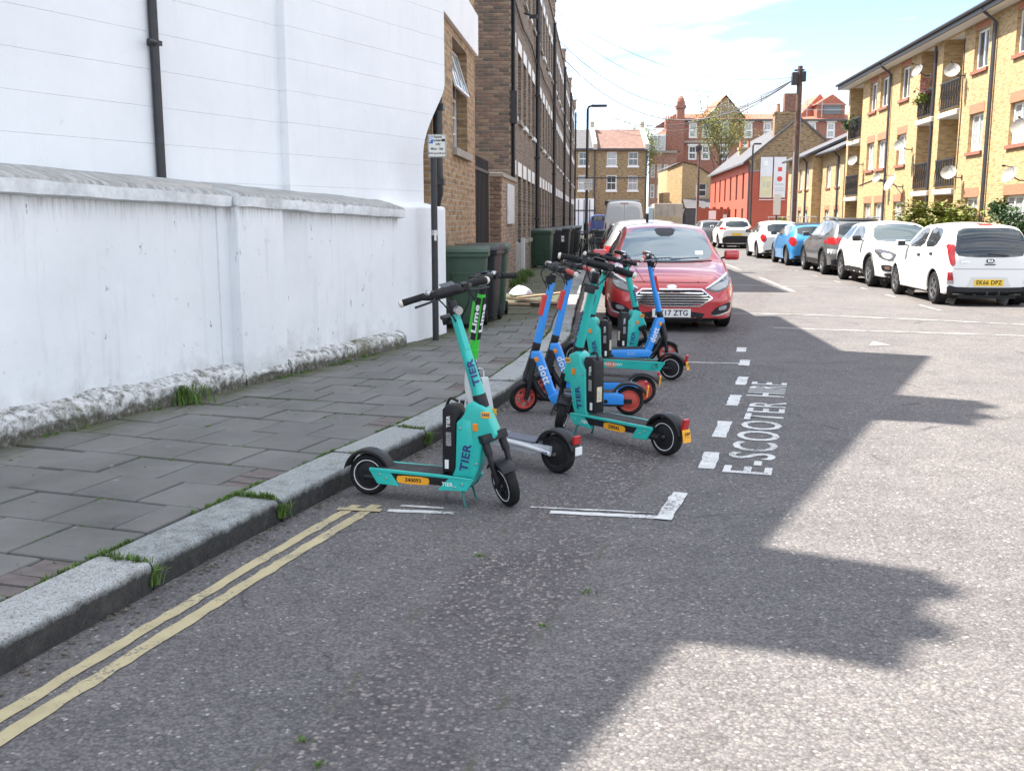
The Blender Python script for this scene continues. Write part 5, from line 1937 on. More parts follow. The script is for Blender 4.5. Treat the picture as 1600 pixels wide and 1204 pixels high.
def hatch_stations(L, fo, W, H, hood=0.95, nose=0.70, belt=0.93, ws_base=None, ws_top=None, roof_end=None, sill=0.22, tail_belt=None, roofw=0.56, rear_rake=0.25, tail=0.0, boxy=0.0, floor=0.25):
    """stations of a hatchback; x=0 at the front wheel, front bumper at +fo"""
    xf, xr = fo, fo - L
    hw = W / 2
    wb0 = ws_base if ws_base is not None else fo - 0.95
    wt0 = ws_top if ws_top is not None else wb0 - 0.85
    re = roof_end if roof_end is not None else xr + 0.42
    tb = tail_belt or belt + 0.03
    S = []
    # x, zt, wt, ze, wb, zb, wm, zm, ws, zs
    S.append((xf, nose - 0.12, hw * 0.50, nose - 0.13, hw * 0.66, nose - 0.22, hw * 0.70, 0.42, hw * 0.64, sill))
    S.append((xf - 0.10, nose + 0.02, hw * 0.60, nose, hw * 0.82, nose - 0.08, hw * 0.88, 0.45, hw * 0.84, sill - 0.02))
    S.append((xf - 0.35, nose + 0.13, hw * 0.68, nose + 0.10, hw * 0.90, nose + 0.02, hw * 0.97, 0.50, hw * 0.93, sill))
    S.append((xf - 0.70, hood - 0.03, hw * 0.72, hood - 0.06, hw * 0.93, hood - 0.13, hw, 0.55, hw * 0.95, sill))
    S.append((wb0 + 0.02, hood + 0.03, hw * 0.76, hood, hw * 0.94, belt - 0.03, hw, 0.58, hw * 0.96, sill))
    S.append((wb0 - 0.10, hood + 0.10, hw * 0.75, hood + 0.07, hw * 0.94, belt, hw, 0.58, hw * 0.96, sill))
    S.append(((wb0 + wt0) / 2 - 0.05, (hood + H) / 2 + 0.09, hw * 0.71, (hood + H) / 2 + 0.04, hw * 0.94, belt, hw, 0.60, hw * 0.96, sill))
    S.append((wt0, H - 0.045, roofw * 1.0, H - 0.09, hw * 0.94, belt, hw, 0.60, hw * 0.96, sill))
    S.append((wt0 - 0.35, H - 0.005, roofw * 1.02, H - 0.06, hw * 0.94, belt + 0.005, hw, 0.60, hw * 0.96, sill))
    mid = (wt0 + re) / 2 - 0.1
    S.append((mid, H, roofw * 1.02, H - 0.06, hw * 0.95, belt + 0.01, hw, 0.60, hw * 0.96, sill))
    S.append((re + 0.25, H - 0.03, roofw * 1.0, H - 0.085, hw * 0.95, tb, hw, 0.62, hw * 0.96, sill))
    S.append((re, H - 0.06, roofw * 0.98, H - 0.11, hw * 0.93, tb, hw * 0.985, 0.62, hw * 0.94, sill))
    S.append((re - rear_rake * 0.55, (H + tb) / 2 + 0.02, roofw * 1.02, (H + tb) / 2 - 0.03, hw * 0.89, tb - 0.02, hw * 0.97, 0.60, hw * 0.92, sill))
    S.append((xr + 0.06, tb + 0.01, hw * 0.74, tb - 0.03, hw * 0.84, tb - 0.12, hw * 0.93, 0.55, hw * 0.88, sill + 0.03))
    S.append((xr, tb - 0.12, hw * 0.70, tb - 0.15, hw * 0.78, tb - 0.25, hw * 0.86, 0.50, hw * 0.80, floor + 0.03))
    return S
# ---- red hatchback, facing the camera
st = hatch_stations(4.36, 0.90, 1.82, 1.475, hood=0.90, nose=0.665, belt=0.93, ws_base=-0.32, ws_top=-1.12, roofw=0.60, sill=0.20, roof_end=-3.0)
c = Car('red_hatchback', 'red hatchback parked nose first behind the hire scooters', 'car', 0.98, 14.64, pi, st, paint('red car paint', (0.46, 0.030, 0.035), coat=1.0, rough=0.30, metal=0.15), (0, -2.65), r=0.315, level=3, spokes=10)
c.front('windscreen', [(-0.70, 0.955), (-0.56, 1.37), (0.0, 1.405), (0.56, 1.37), (0.70, 0.955), (0.35, 0.925), (-0.35, 0.925)], M_CGLASSB, smooth=1)
c.front('wiper_cowl', [(-0.72, 0.93), (-0.4, 0.905), (0.4, 0.905), (0.72, 0.93), (0.35, 0.918), (-0.35, 0.918)], M_TRIM, off=0.008)
c.front('sensor_patch', [(-0.17, 1.39), (0.17, 1.39), (0.11, 1.27), (-0.11, 1.27)], M_TRIM, off=0.007)
c.front('parking_permit', [(0.42, 1.0), (0.54, 1.0), (0.54, 1.06), (0.42, 1.06)], M_PLW, off=0.008, smooth=0)
c.front('headlight', [(0.44, 0.585), (0.60, 0.535), (0.78, 0.60), (0.835, 0.74), (0.80, 0.78), (0.62, 0.69)], M_LENSD, mirror=True, off=0.006, res=0.05)
c.front('headlight_reflector', [(0.50, 0.59), (0.61, 0.56), (0.77, 0.615), (0.80, 0.70), (0.62, 0.65)], M_LENSC, mirror=True, off=0.010, res=0.05)
c.front('running_light', [(0.44, 0.592), (0.62, 0.695), (0.80, 0.785), (0.81, 0.76), (0.62, 0.668), (0.47, 0.585)], M_PLW, mirror=True, off=0.012, res=0.05)
gm = c.front('grille', [(-0.54, 0.47), (-0.40, 0.575), (0.40, 0.575), (0.54, 0.47), (0.38, 0.365), (-0.38, 0.365)], M_TRIM, off=0.006)[0]
for zz, ww in ((0.395, 0.42), (0.43, 0.47), (0.465, 0.51), (0.50, 0.48), (0.535, 0.43)):
    c.front('grille_bar', [(-ww, zz - 0.006), (ww, zz - 0.006), (ww, zz + 0.007), (-ww, zz + 0.007)], M_CHROME, off=0.014, parent=gm, smooth=0)
for a, b in (((-0.545, 0.47), (-0.40, 0.58)), ((-0.40, 0.58), (0.40, 0.58)), ((0.40, 0.58), (0.545, 0.47)), ((0.545, 0.47), (0.38, 0.36)), ((0.38, 0.36), (-0.38, 0.36)), ((-0.38, 0.36), (-0.545, 0.47))):
    d = Vector((b[0] - a[0], b[1] - a[1])).normalized()
    n_ = Vector((-d.y, d.x)) * 0.008
    c.front('grille_surround', [(a[0] + n_.x, a[1] + n_.y), (b[0] + n_.x, b[1] + n_.y), (b[0] - n_.x, b[1] - n_.y), (a[0] - n_.x, a[1] - n_.y)], M_CHROME, off=0.016, parent=gm, smooth=0)
c.front('lower_intake', [(-0.40, 0.16), (0.40, 0.16), (0.46, 0.285), (-0.46, 0.285)], M_TRIM, off=0.005)
c.front('fog_surround', [(0.52, 0.25), (0.62, 0.235), (0.80, 0.30), (0.82, 0.42), (0.60, 0.345)], M_TRIM, mirror=True, off=0.006, res=0.05)
c.front('fog_light', [(0.63, 0.30), (0.74, 0.315), (0.75, 0.375), (0.64, 0.355)], M_LENSC, mirror=True, off=0.012, res=0.05)
c.front('fog_blade', [(0.51, 0.245), (0.62, 0.222), (0.80, 0.275), (0.80, 0.295), (0.62, 0.242)], M_CHROME, mirror=True, off=0.014, res=0.05)
c.front('chin', [(-0.66, 0.17), (0.66, 0.17), (0.62, 0.20), (-0.62, 0.20)], M_TRIM, off=0.01)
bo = c.front('badge', [(-0.075, 0.615), (-0.04, 0.64), (0.04, 0.64), (0.075, 0.615), (0.04, 0.59), (-0.04, 0.59)], M_CHROME, off=0.010, smooth=2)[0]
c.front('bonnet_edge', [(-0.50, 0.668), (0.50, 0.668), (0.50, 0.675), (-0.50, 0.675)], M_TRIM, off=0.003, smooth=0)
for s in (1, -1):
    c.front('bonnet_crease', [(s * 0.36, 0.68), (s * 0.372, 0.68), (s * 0.505, 0.88), (s * 0.493, 0.88)], c.body_m, off=0.010, smooth=0)
c.plate('EX17 ZTG', M_PLW, 0.925, 0.265, side=1)
c.side('side_window', [(-0.72, 0.965), (-1.18, 1.31), (-1.9, 1.38), (-1.98, 0.965)], M_CGLASS)
c.side('side_window', [(-2.05, 0.965), (-1.97, 1.38), (-2.9, 1.33), (-3.1, 1.05), (-2.95, 0.98)], M_CGLASS)
c.mirrors(-0.72, 0.90, 1.0, c.body_m, 1.15)
for s in (1, -1):
    c.seam([(-0.62, 0.9), (-0.70, 0.6), (-0.70, 0.3)], s)
    c.seam([(-2.0, 0.9), (-2.03, 0.6), (-1.98, 0.3)], s)
    c.seam([(0.25, 0.86), (-0.25, 0.90), (-0.55, 0.93)], s)
    c.side('door_handle', [(-1.65, 0.82), (-1.83, 0.825), (-1.83, 0.85), (-1.65, 0.845)], c.body_m, off=0.02, sides=(s,), smooth=0)
for y0 in (-0.35, 0.05):
    p0 = [(0, y0, 0.92), (0, y0 + 0.55, 0.965)]
    c.front('wiper', [(y0, 0.93), (y0 + 0.42, 0.955), (y0 + 0.42, 0.962), (y0, 0.942)], M_TRIM, off=0.014, smooth=0)


def rear_kit(c, glass, lights, plate=None, bumper=None, extra=(), xplate=0, zplate=0.5, text='', light_m=None):
    c.rear('rear_window', glass, M_CGLASS, off=0.005)
    c.rear('tail_light', lights, light_m or M_LENSR, off=0.008, mirror=True, res=0.05)
    if bumper:
        c.rear('bumper_trim', bumper, M_TRIM, off=0.006)
    if plate:
        c.plate(text, M_PLY, xplate, zplate, side=-1)


# ---- white city car, tail to the camera (right row, nearest)
WHITE = paint('white car paint', (0.72, 0.72, 0.71), coat=0.6, rough=0.35)
st = hatch_stations(3.60, 0.665, 1.60, 1.48, hood=0.98, nose=0.74, belt=0.97, ws_base=-0.22, ws_top=-0.95, roofw=0.56, sill=0.22, roof_end=-2.70, rear_rake=0.30, tail_belt=1.0)
c = Car('white_city_car', 'white city car with yellow rear plate, nearest on the right side', 'car', 6.83, 21.25, 0, st, WHITE, (0, -2.385), r=0.295, level=3, spokes=5)
XR = 0.665 - 3.60
c.rear('rear_window', [(-0.60, 0.90), (-0.56, 1.30), (-0.40, 1.375), (0.40, 1.375), (0.56, 1.30), (0.60, 0.90), (0.35, 0.865), (-0.35, 0.865)], M_CGLASS, off=0.006)
c.rear('tail_light', [(0.585, 1.08), (0.70, 1.09), (0.705, 0.90), (0.655, 0.70), (0.585, 0.73), (0.60, 0.88)], M_LENSR, off=0.010, mirror=True, res=0.05)
c.rear('fog_cluster', [(0.60, 0.42), (0.70, 0.42), (0.70, 0.60), (0.63, 0.60)], M_LENSR, off=0.012, mirror=True, smooth=0, res=0.05)
c.rear('reversing_light', [(0.60, 0.40), (0.70, 0.40), (0.70, 0.46), (0.61, 0.46)], M_LENSC, off=0.016, mirror=True, smooth=0, res=0.05)
c.rear('bumper_trim', [(-0.68, 0.18), (-0.70, 0.38), (-0.52, 0.335), (0.52, 0.335), (0.70, 0.38), (0.68, 0.18)], M_TRIM, off=0.010)
c.rear('high_brake_light', [(-0.12, 1.415), (0.12, 1.415), (0.12, 1.44), (-0.12, 1.44)], M_LENSR, off=0.012, smooth=0)
c.rear('tailgate_seam', [(-0.60, 0.655), (0.60, 0.655), (0.60, 0.662), (-0.60, 0.662)], M_TRIM, off=0.002, smooth=0)
c.rear('plate_recess_shade', [(-0.38, 0.34), (0.38, 0.34), (0.30, 0.52), (-0.30, 0.52)], mat('white car painted shade', (0.60, 0.60, 0.59), 0.4), off=0.004, smooth=0)  # greyer body white on a proud patch paints the shade of a recess
c.rear('wiper', [(-0.30, 0.875), (0.05, 0.915), (0.05, 0.93), (-0.30, 0.90)], M_TRIM, off=0.016, smooth=0)
b = c.rear('badge', [(-0.075, 0.80), (-0.05, 0.835), (0.05, 0.835), (0.075, 0.80), (0.05, 0.765), (-0.05, 0.765)], M_TRIM, off=0.010, smooth=2)[0]
hx = c.bvh.ray_cast(Vector((-6, 0, 0.80)), Vector((1, 0, 0)))[0].x
lettering('badge_lettering', 'KIA', 0.055, M_CHROME, b, (hx - 0.014, 0, 0.80), (0, -1, 0), (0.15, 0, 1), 0.001, 0.002, 1.1)
hx = c.bvh.ray_cast(Vector((-6, 0.42, 0.80)), Vector((1, 0, 0)))[0].x
lettering('model_lettering', 'picanto', 0.055, M_CHROME, c.root, (hx - 0.012, 0.42, 0.79), (0.08, -1, 0), (0.15, 0, 1), 0.001, 0.002)
c.rear('boot_handle', [(-0.09, 0.73), (0.09, 0.73), (0.09, 0.748), (-0.09, 0.748)], M_TRIM, off=0.012, smooth=0)
c.plate('EK66 DPZ', M_PLY, XR - 0.004, 0.42, w=0.50, side=-1)
c.side('side_window', [(-0.55, 1.0), (-1.02, 1.33), (-1.55, 1.385), (-1.60, 1.005)], M_CGLASS)
c.side('side_window', [(-1.68, 1.01), (-1.63, 1.385), (-2.22, 1.36), (-2.34, 1.20), (-2.26, 1.03)], M_CGLASS)
c.mirrors(-0.62, 0.79, 1.06, WHITE, 0.95)
for s in (1, -1):
    c.seam([(-0.42, 0.92), (-0.48, 0.6), (-0.45, 0.32)], s)
    c.seam([(-1.64, 0.96), (-1.66, 0.6), (-1.60, 0.32)], s)
    c.seam([(-2.28, 1.0), (-2.22, 0.75), (-2.02, 0.6)], s)
    c.side('door_handle', [(-1.36, 0.84), (-1.52, 0.85), (-1.52, 0.885), (-1.36, 0.875)], M_TRIM, off=0.02, sides=(s,), smooth=0)
    c.side('door_handle', [(-2.08, 0.88), (-2.22, 0.89), (-2.22, 0.925), (-2.08, 0.915)], M_TRIM, off=0.02, sides=(s,), smooth=0)

# ---- white crossover facing the camera
st = hatch_stations(4.42, 0.92, 1.80, 1.49, hood=1.00, nose=0.80, belt=0.98, ws_base=-0.40, ws_top=-1.15, roofw=0.58, sill=0.28, roof_end=-2.9, rear_rake=0.5)
c = Car('white_crossover', 'white crossover facing the camera with swept headlights and black sills', 'car', 7.0, 23.62, pi, st, WHITE, (0, -2.70), r=0.345, level=2, spokes=5, lip=M_TRIM)
c.front('windscreen', [(-0.68, 1.04), (-0.54, 1.38), (0.0, 1.42), (0.54, 1.38), (0.68, 1.04), (0.35, 1.01), (-0.35, 1.01)], mat('crossover windscreen glass', (0.045, 0.065, 0.072), 0.03, spec=0.8))
c.front('headlight', [(0.46, 0.70), (0.62, 0.60), (0.80, 0.66), (0.84, 0.80), (0.80, 0.88), (0.55, 0.80)], M_LENSD, mirror=True, off=0.008, res=0.05)
c.front('headlight_reflector', [(0.58, 0.70), (0.66, 0.64), (0.76, 0.68), (0.78, 0.78), (0.62, 0.77)], M_LENSC, mirror=True, off=0.013, res=0.05)
c.front('grille', [(-0.42, 0.50), (-0.46, 0.72), (0.46, 0.72), (0.42, 0.50)], M_TRIM, off=0.006)
c.front('fog_light', [(0.58, 0.38), (0.78, 0.40), (0.80, 0.54), (0.60, 0.52)], M_TRIM, mirror=True, off=0.008, res=0.05, smooth=2)
c.front('fog_lens', [(0.63, 0.42), (0.73, 0.43), (0.74, 0.50), (0.64, 0.49)], mat('fog lens brown', (0.16, 0.10, 0.08), 0.2), mirror=True, off=0.012, res=0.05, smooth=2)
c.front('bumper_trim', [(-0.72, 0.22), (0.72, 0.22), (0.74, 0.37), (-0.74, 0.37)], M_TRIM, off=0.006)
c.plate('', M_PLW, 0.935, 0.46)
c.side('side_window', [(-0.86, 1.02), (-1.28, 1.33), (-2.0, 1.40), (-2.05, 1.02)], M_CGLASS)
c.side('side_window', [(-2.12, 1.02), (-2.08, 1.40), (-2.75, 1.34), (-3.1, 1.12), (-2.9, 1.04)], M_CGLASS)
c.side('sill_trim', [(-0.42, 0.27), (-0.42, 0.40), (-2.28, 0.40), (-2.28, 0.27)], M_TRIM, off=0.01)
c.mirrors(-0.82, 0.88, 1.08, M_TRIM)
for s in (1, -1):
    c.seam([(-0.72, 0.95), (-0.80, 0.6), (-0.80, 0.42)], s)
    c.seam([(-2.08, 0.97), (-2.10, 0.6), (-2.05, 0.42)], s)

# ---- grey suv, tail to the camera
GREY = paint('dark grey car paint', (0.13, 0.135, 0.14), coat=0.8, rough=0.3, metal=0.4)
st = hatch_stations(4.23, 0.83, 1.82, 1.57, hood=1.05, nose=0.85, belt=1.02, ws_base=-0.35, ws_top=-1.05, roofw=0.60, sill=0.28, roof_end=-2.95, rear_rake=0.35, tail_belt=1.05)
c = Car('grey_suv', 'grey suv with silver roof rails and red tail lights', 'car', 7.05, 31.3, 0, st, GREY, (0, -2.60), r=0.345, level=2, lip=M_TRIM, spokes=5)
XR = 0.83 - 4.23
rear_kit(c, [(-0.64, 1.06), (-0.55, 1.42), (0.55, 1.42), (0.64, 1.06)], [(0.42, 0.86), (0.88, 0.84), (0.86, 1.02), (0.70, 1.04), (0.42, 0.98)], bumper=[(-0.78, 0.26), (-0.80, 0.48), (0.80, 0.48), (0.78, 0.26)])
c.rear('reflector_band', [(0.62, 0.60), (0.86, 0.60), (0.86, 0.72), (0.62, 0.72)], mat('silver bumper insert', (0.45, 0.46, 0.47), 0.35), mirror=True, off=0.01, smooth=0)
c.rear('spoiler', [(-0.56, 1.47), (0.56, 1.47), (0.56, 1.52), (-0.56, 1.52)], M_TRIM, off=0.03)
c.plate('', M_PLY, XR - 0.005, 0.62, side=-1)
c.side('side_window', [(-0.80, 1.07), (-1.18, 1.40), (-1.88, 1.47), (-1.93, 1.07)], M_CGLASS)
c.side('side_window', [(-2.0, 1.07), (-1.95, 1.47), (-2.72, 1.43), (-2.98, 1.22), (-2.8, 1.09)], M_CGLASS)
c.side('sill_trim', [(-0.42, 0.27), (-0.42, 0.42), (-2.18, 0.42), (-2.18, 0.27)], M_TRIM, off=0.01)
for s in (1, -1):
    MB().tube([(-1.2, s * 0.60, 1.53), (-1.5, s * 0.61, 1.585), (-2.7, s * 0.60, 1.56), (-2.9, s * 0.58, 1.50)], 0.022, 6).build('roof_rail', M_ALLOY, c.root, smooth=50)
    c.seam([(-0.62, 0.98), (-0.70, 0.7), (-0.68, 0.42)], s)
    c.seam([(-1.95, 1.02), (-1.98, 0.7), (-1.92, 0.42)], s)
    c.side('door_handle', [(-1.62, 0.93), (-1.82, 0.935), (-1.82, 0.965), (-1.62, 0.96)], GREY, off=0.02, sides=(s,), smooth=0)
c.mirrors(-0.80, 0.90, 1.10, GREY)


# ---- two round-lamped small hatchbacks
def mini(name, label, u, pm, roofm, L, H, W, lights_z):
    st = hatch_stations(L, 0.68, W, H, hood=0.96, nose=0.80, belt=0.98, ws_base=-0.42, ws_top=-0.88, roofw=0.60, sill=0.22, roof_end=0.68 - L + 0.42, rear_rake=0.22, tail_belt=0.98)
    c = Car(name, label, 'car', 7.0, u, 0, st, pm, (0, -2.50), r=0.31, level=2, lip=M_TRIM, spokes=8)
    XR = 0.68 - L
    rear_kit(c, [(-0.58, 1.0), (-0.56, H - 0.13), (0.56, H - 0.13), (0.58, 1.0)], [(0.60, 0.74), (0.66, 0.64), (0.78, 0.66), (0.82, 0.82), (0.77, 0.95), (0.64, 0.93)], bumper=[(-0.66, 0.20), (-0.70, 0.36), (0.70, 0.36), (0.66, 0.20)])
    c.plate('', M_PLY, XR - 0.005, 0.62, side=-1)
    c.side('side_window', [(-0.66, 1.01), (-0.92, H - 0.13), (-1.75, H - 0.10), (-1.78, 1.01)], M_CGLASS)
    c.side('side_window', [(-1.84, 1.01), (-1.81, H - 0.10), (-2.5, H - 0.13), (-2.62, 1.03)], M_CGLASS)
    c.side('window_line', [(-0.6, 0.985), (-2.75, 0.99), (-2.75, 1.003), (-0.6, 0.998)], M_CHROME, off=0.008, smooth=0)
    for s in (1, -1):
        c.seam([(-0.56, 0.93), (-0.60, 0.6), (-0.58, 0.32)], s)
        c.seam([(-1.80, 0.96), (-1.82, 0.6), (-1.76, 0.32)], s)
    c.mirrors(-0.68, 0.86, 1.05, M_TRIM)
    if roofm:
        bm = bmesh.new()
        # separate roof skin, proud of the shell
        poly = [(-0.98, -0.54), (-0.98, 0.54), (0.68 - L + 0.48, 0.54), (0.68 - L + 0.48, -0.54)]
        vs, fs = [], []
        nx, ny = 12, 8
        for i in range(nx + 1):
            for j in range(ny + 1):
                x = -0.98 + (0.68 - L + 0.48 + 0.98) * i / nx
                y = -0.56 + 1.12 * j / ny
                h = c.bvh.ray_cast(Vector((x, y, 4)), Vector((0, 0, -1)))[0]
                vs.append((x, y, h.z + 0.008))
        for i in range(nx):
            for j in range(ny):
                a = i * (ny + 1) + j
                fs.append((a, a + 1, a + ny + 2, a + ny + 1))
        MB().add(vs, fs).build('roof', roofm, c.root, smooth=60, fix=False)
    return c


mini('blue_small_hatchback', 'bright blue small hatchback with dark roof between grey suv and white hatchback', 36.7, paint('bright blue car paint', (0.035, 0.26, 0.60), coat=0.9, rough=0.3, metal=0.2), M_TRIM, 3.84, 1.41, 1.73, 0.8)
mini('white_hatchback', 'white small hatchback with red tail lamp ahead of the blue one', 42.9, WHITE, None, 4.0, 1.47, 1.78, 0.8)

# ---- white suv further up
st = hatch_stations(4.40, 0.90, 1.80, 1.60, hood=1.06, nose=0.85, belt=1.05, ws_base=-0.35, ws_top=-1.1, roofw=0.58, sill=0.28, roof_end=-3.0, rear_rake=0.4, tail_belt=1.08)
c = Car('white_suv', 'white suv with black lower bumper standing across from the red house', 'car', 7.05, 56.6, 0, st, WHITE, (0, -2.65), r=0.345, level=2, lip=M_TRIM)
rear_kit(c, [(-0.62, 1.10), (-0.54, 1.42), (0.54, 1.42), (0.62, 1.10)], [(0.50, 0.98), (0.88, 0.96), (0.86, 1.10), (0.66, 1.10)], bumper=[(-0.72, 0.24), (-0.74, 0.56), (-0.5, 0.66), (0.5, 0.66), (0.74, 0.56), (0.72, 0.24)])
c.plate('', M_PLY, 0.9 - 4.4 - 0.008, 0.74, side=-1)
c.side('side_window', [(-0.82, 1.09), (-1.2, 1.40), (-1.95, 1.47), (-2.0, 1.09)], M_CGLASS)
c.side('side_window', [(-2.06, 1.09), (-2.02, 1.47), (-2.8, 1.42), (-3.05, 1.25), (-2.9, 1.12)], M_CGLASS)
c.mirrors(-0.80, 0.90, 1.12, WHITE)
# ---- dark grey hatchback at the far end
SILV = paint('silver car paint', (0.36, 0.38, 0.40), coat=0.8, rough=0.3, metal=0.5)
st = hatch_stations(4.2, 0.85, 1.78, 1.48, hood=0.95, nose=0.75, belt=0.95, roofw=0.57, roof_end=-2.95)
c = Car('grey_hatchback', 'grey hatchback farthest along the right hand row of cars', 'car', 6.7, 65.0, 0, st, GREY, (0, -2.6), r=0.31)
rear_kit(c, [(-0.60, 1.0), (-0.52, 1.33), (0.52, 1.33), (0.60, 1.0)], [(0.52, 0.74), (0.84, 0.74), (0.84, 0.98), (0.62, 0.98)])
c.side('side_window', [(-0.75, 1.0), (-1.2, 1.32), (-2.9, 1.32), (-3.05, 1.02)], M_CGLASS)
# ---- silver estate behind the red car
st = hatch_stations(4.4, 0.88, 1.80, 1.53, hood=0.97, nose=0.78, belt=0.98, roofw=0.60, roof_end=-3.1)
c = Car('silver_estate', 'silver car with roof aerial parked just behind the red hatchback', 'car', 0.92, 23.2, 0, st, SILV, (0, -2.65), r=0.315)
rear_kit(c, [(-0.62, 1.02), (-0.54, 1.38), (0.54, 1.38), (0.62, 1.02)], [(0.56, 0.78), (0.85, 0.78), (0.85, 1.0), (0.64, 1.0)])
c.side('side_window', [(-0.75, 1.02), (-1.2, 1.36), (-1.95, 1.42), (-1.98, 1.02)], M_CGLASS)
c.side('side_window', [(-2.05, 1.02), (-2.02, 1.42), (-2.95, 1.36), (-3.1, 1.06)], M_CGLASS)
MB().prism([(-2.9, 1.48), (-3.05, 1.48), (-3.06, 1.62), (-3.03, 1.64)], -0.025, 0.025, 'y').build('aerial_fin', M_TRIM, c.root)
c.mirrors(-0.78, 0.89, 1.05, M_TRIM)
# ---- black car next along the kerb, in front of the van
st = hatch_stations(4.3, 0.88, 1.78, 1.46, hood=0.95, nose=0.76, belt=0.95, roofw=0.58)
c = Car('black_hatchback', 'black car half hidden behind the silver car on the left kerb', 'car', 0.85, 30.6, 0, st, paint('black car paint', (0.015, 0.015, 0.018), coat=1.0, rough=0.25), (0, -2.6), r=0.31)
rear_kit(c, [(-0.60, 1.0), (-0.52, 1.33), (0.52, 1.33), (0.60, 1.0)], [(0.52, 0.74), (0.84, 0.74), (0.84, 0.98), (0.62, 0.98)])
c.side('side_window', [(-0.75, 1.0), (-1.2, 1.32), (-2.9, 1.32), (-3.05, 1.02)], M_CGLASS)


def van_stations(L, W, H, fo):
    hw = W / 2
    S = []
    for x, zt, wt, zm in ((fo, 0.85, 0.7, 0.5), (fo - 0.15, 1.1, 0.78, 0.55), (fo - 0.75, 1.30, 0.82, 0.6)):
        S.append((x, zt, hw * wt, zt - 0.05, hw * 0.92, zt - 0.2, hw * 0.96, zm, hw * 0.94, 0.3))
    S.append((fo - 1.0, 1.5, hw * 0.80, 1.44, hw * 0.96, 1.2, hw, 0.7, hw * 0.97, 0.28))
    S.append((fo - 1.7, H - 0.06, hw * 0.80, H - 0.14, hw * 0.95, 1.35, hw, 0.75, hw * 0.97, 0.28))
    S.append((fo - 2.3, H, hw * 0.82, H - 0.10, hw * 0.96, 1.4, hw, 0.75, hw * 0.97, 0.28))
    S.append((fo - L + 0.5, H, hw * 0.82, H - 0.10, hw * 0.96, 1.4, hw, 0.75, hw * 0.97, 0.28))
    S.append((fo - L + 0.08, H - 0.02, hw * 0.81, H - 0.12, hw * 0.955, 1.4, hw * 0.99, 0.75, hw * 0.96, 0.3, 0.5))
    S.append((fo - L, H - 0.10, hw * 0.79, H - 0.18, hw * 0.94, 1.4, hw * 0.97, 0.75, hw * 0.94, 0.34, 0.7))
    return S


st = van_stations(5.4, 2.02, 2.42, 0.95)
c = Car('white_van', 'tall white panel van parked on the left kerb showing its rear doors', 'van', 1.15, 54.4, 0, st, WHITE, (0, -3.3), r=0.34)
XR = 0.95 - 5.4
for s in (1, -1):
    c.rear('door_panel', [(s * 0.05, 1.35), (s * 0.80, 1.35), (s * 0.74, 2.12), (s * 0.05, 2.15)], mat('van panel grey white', (0.60, 0.62, 0.64), 0.4), off=0.01)
    c.rear('door_panel', [(s * 0.05, 0.55), (s * 0.84, 0.55), (s * 0.82, 1.28), (s * 0.05, 1.28)], mat('van panel grey white', (0.60, 0.62, 0.64), 0.4), off=0.01)
c.rear('door_seam', [(-0.008, 0.45), (0.008, 0.45), (0.008, 2.25), (-0.008, 2.25)], M_TRIM, off=0.008, smooth=0)
c.rear('tail_light', [(0.86, 0.8), (0.94, 0.8), (0.92, 1.35), (0.86, 1.35)], M_LENSR, mirror=True, off=0.01)
c.rear('brake_light', [(-0.2, 2.26), (0.2, 2.26), (0.2, 2.30), (-0.2, 2.30)], M_LENSR, off=0.012, smooth=0)
MB().box(-3.2, -3.1, -0.8, 0.8, 2.42, 2.47).box(-1.9, -1.8, -0.8, 0.8, 2.42, 2.47).build('roof_bar', M_ALLOY, c.root)
c.side('side_window', [(-0.35, 1.35), (-0.85, 1.95), (-1.5, 2.0), (-1.5, 1.35)], M_CGLASS)
# ---- dark blue van far down the left kerb
st = van_stations(4.9, 1.9, 1.98, 0.9)
c = Car('blue_van', 'dark blue van far down the left kerb past the lamp post', 'van', -0.1, 101.0, 0, st, paint('dark blue van paint', (0.03, 0.05, 0.16), coat=0.8), (0, -3.0), r=0.33)
c.rear('rear_window', [(-0.75, 1.35), (-0.7, 1.75), (0.7, 1.75), (0.75, 1.35)], M_CGLASS)
c.rear('tail_light', [(0.80, 0.8), (0.88, 0.8), (0.88, 1.3), (0.80, 1.3)], M_LENSR, mirror=True, off=0.01)
# ---- small white car in the distance beyond the van
st = hatch_stations(4.0, 0.8, 1.74, 1.48, roofw=0.56)
c = Car('white_compact', 'white car far off just right of the tall white van', 'car', 3.75, 78.0, pi, st, WHITE, (0, -2.5), r=0.30)
c.front('windscreen', [(-0.66, 1.0), (-0.54, 1.36), (0.54, 1.36), (0.66, 1.0)], M_CGLASSB)
c.front('headlight', [(0.45, 0.62), (0.78, 0.66), (0.76, 0.78), (0.5, 0.74)], M_LENSC, mirror=True)

# ---- tipper truck with high beige sides
tt = sthing('tipper_truck', 'beige high sided tipper truck with a timber load, far up the road', 'truck', 4.6, 72, 0, rot=0)
M_BEIGE = mat('beige truck side', (0.42, 0.36, 0.30), 0.7, var=0.2, vscale=1.5)
MB().box(-0.85, 1.15, 0, 3.6, 1.0, 2.6).build('cargo_body', M_BEIGE, tt, bevel=0.03)
for k in range(4):
    MB().box(-0.82 + k * 0.48, -0.78 + k * 0.48, -0.05, -0.002, 1.0, 2.58).build('side_rib', M_BEIGE, tt)
for k in range(5):
    MB().box(-0.75, 0.95, -0.035, -0.003, 1.05 + k * 0.14, 1.17 + k * 0.14).build('timber', mat('pale timber', (0.48, 0.38, 0.24), 0.8, var=0.3), tt)
MB().box(-1.25, -0.87, 0.2, 3.0, 0.9, 2.35).build('cab_side', mat('pale blue cab', (0.45, 0.55, 0.62), 0.4), tt, bevel=0.06)
MB().box(-1.1, 1.1, 0.1, 3.8, 0.55, 0.98).build('chassis', M_UNDER, tt)
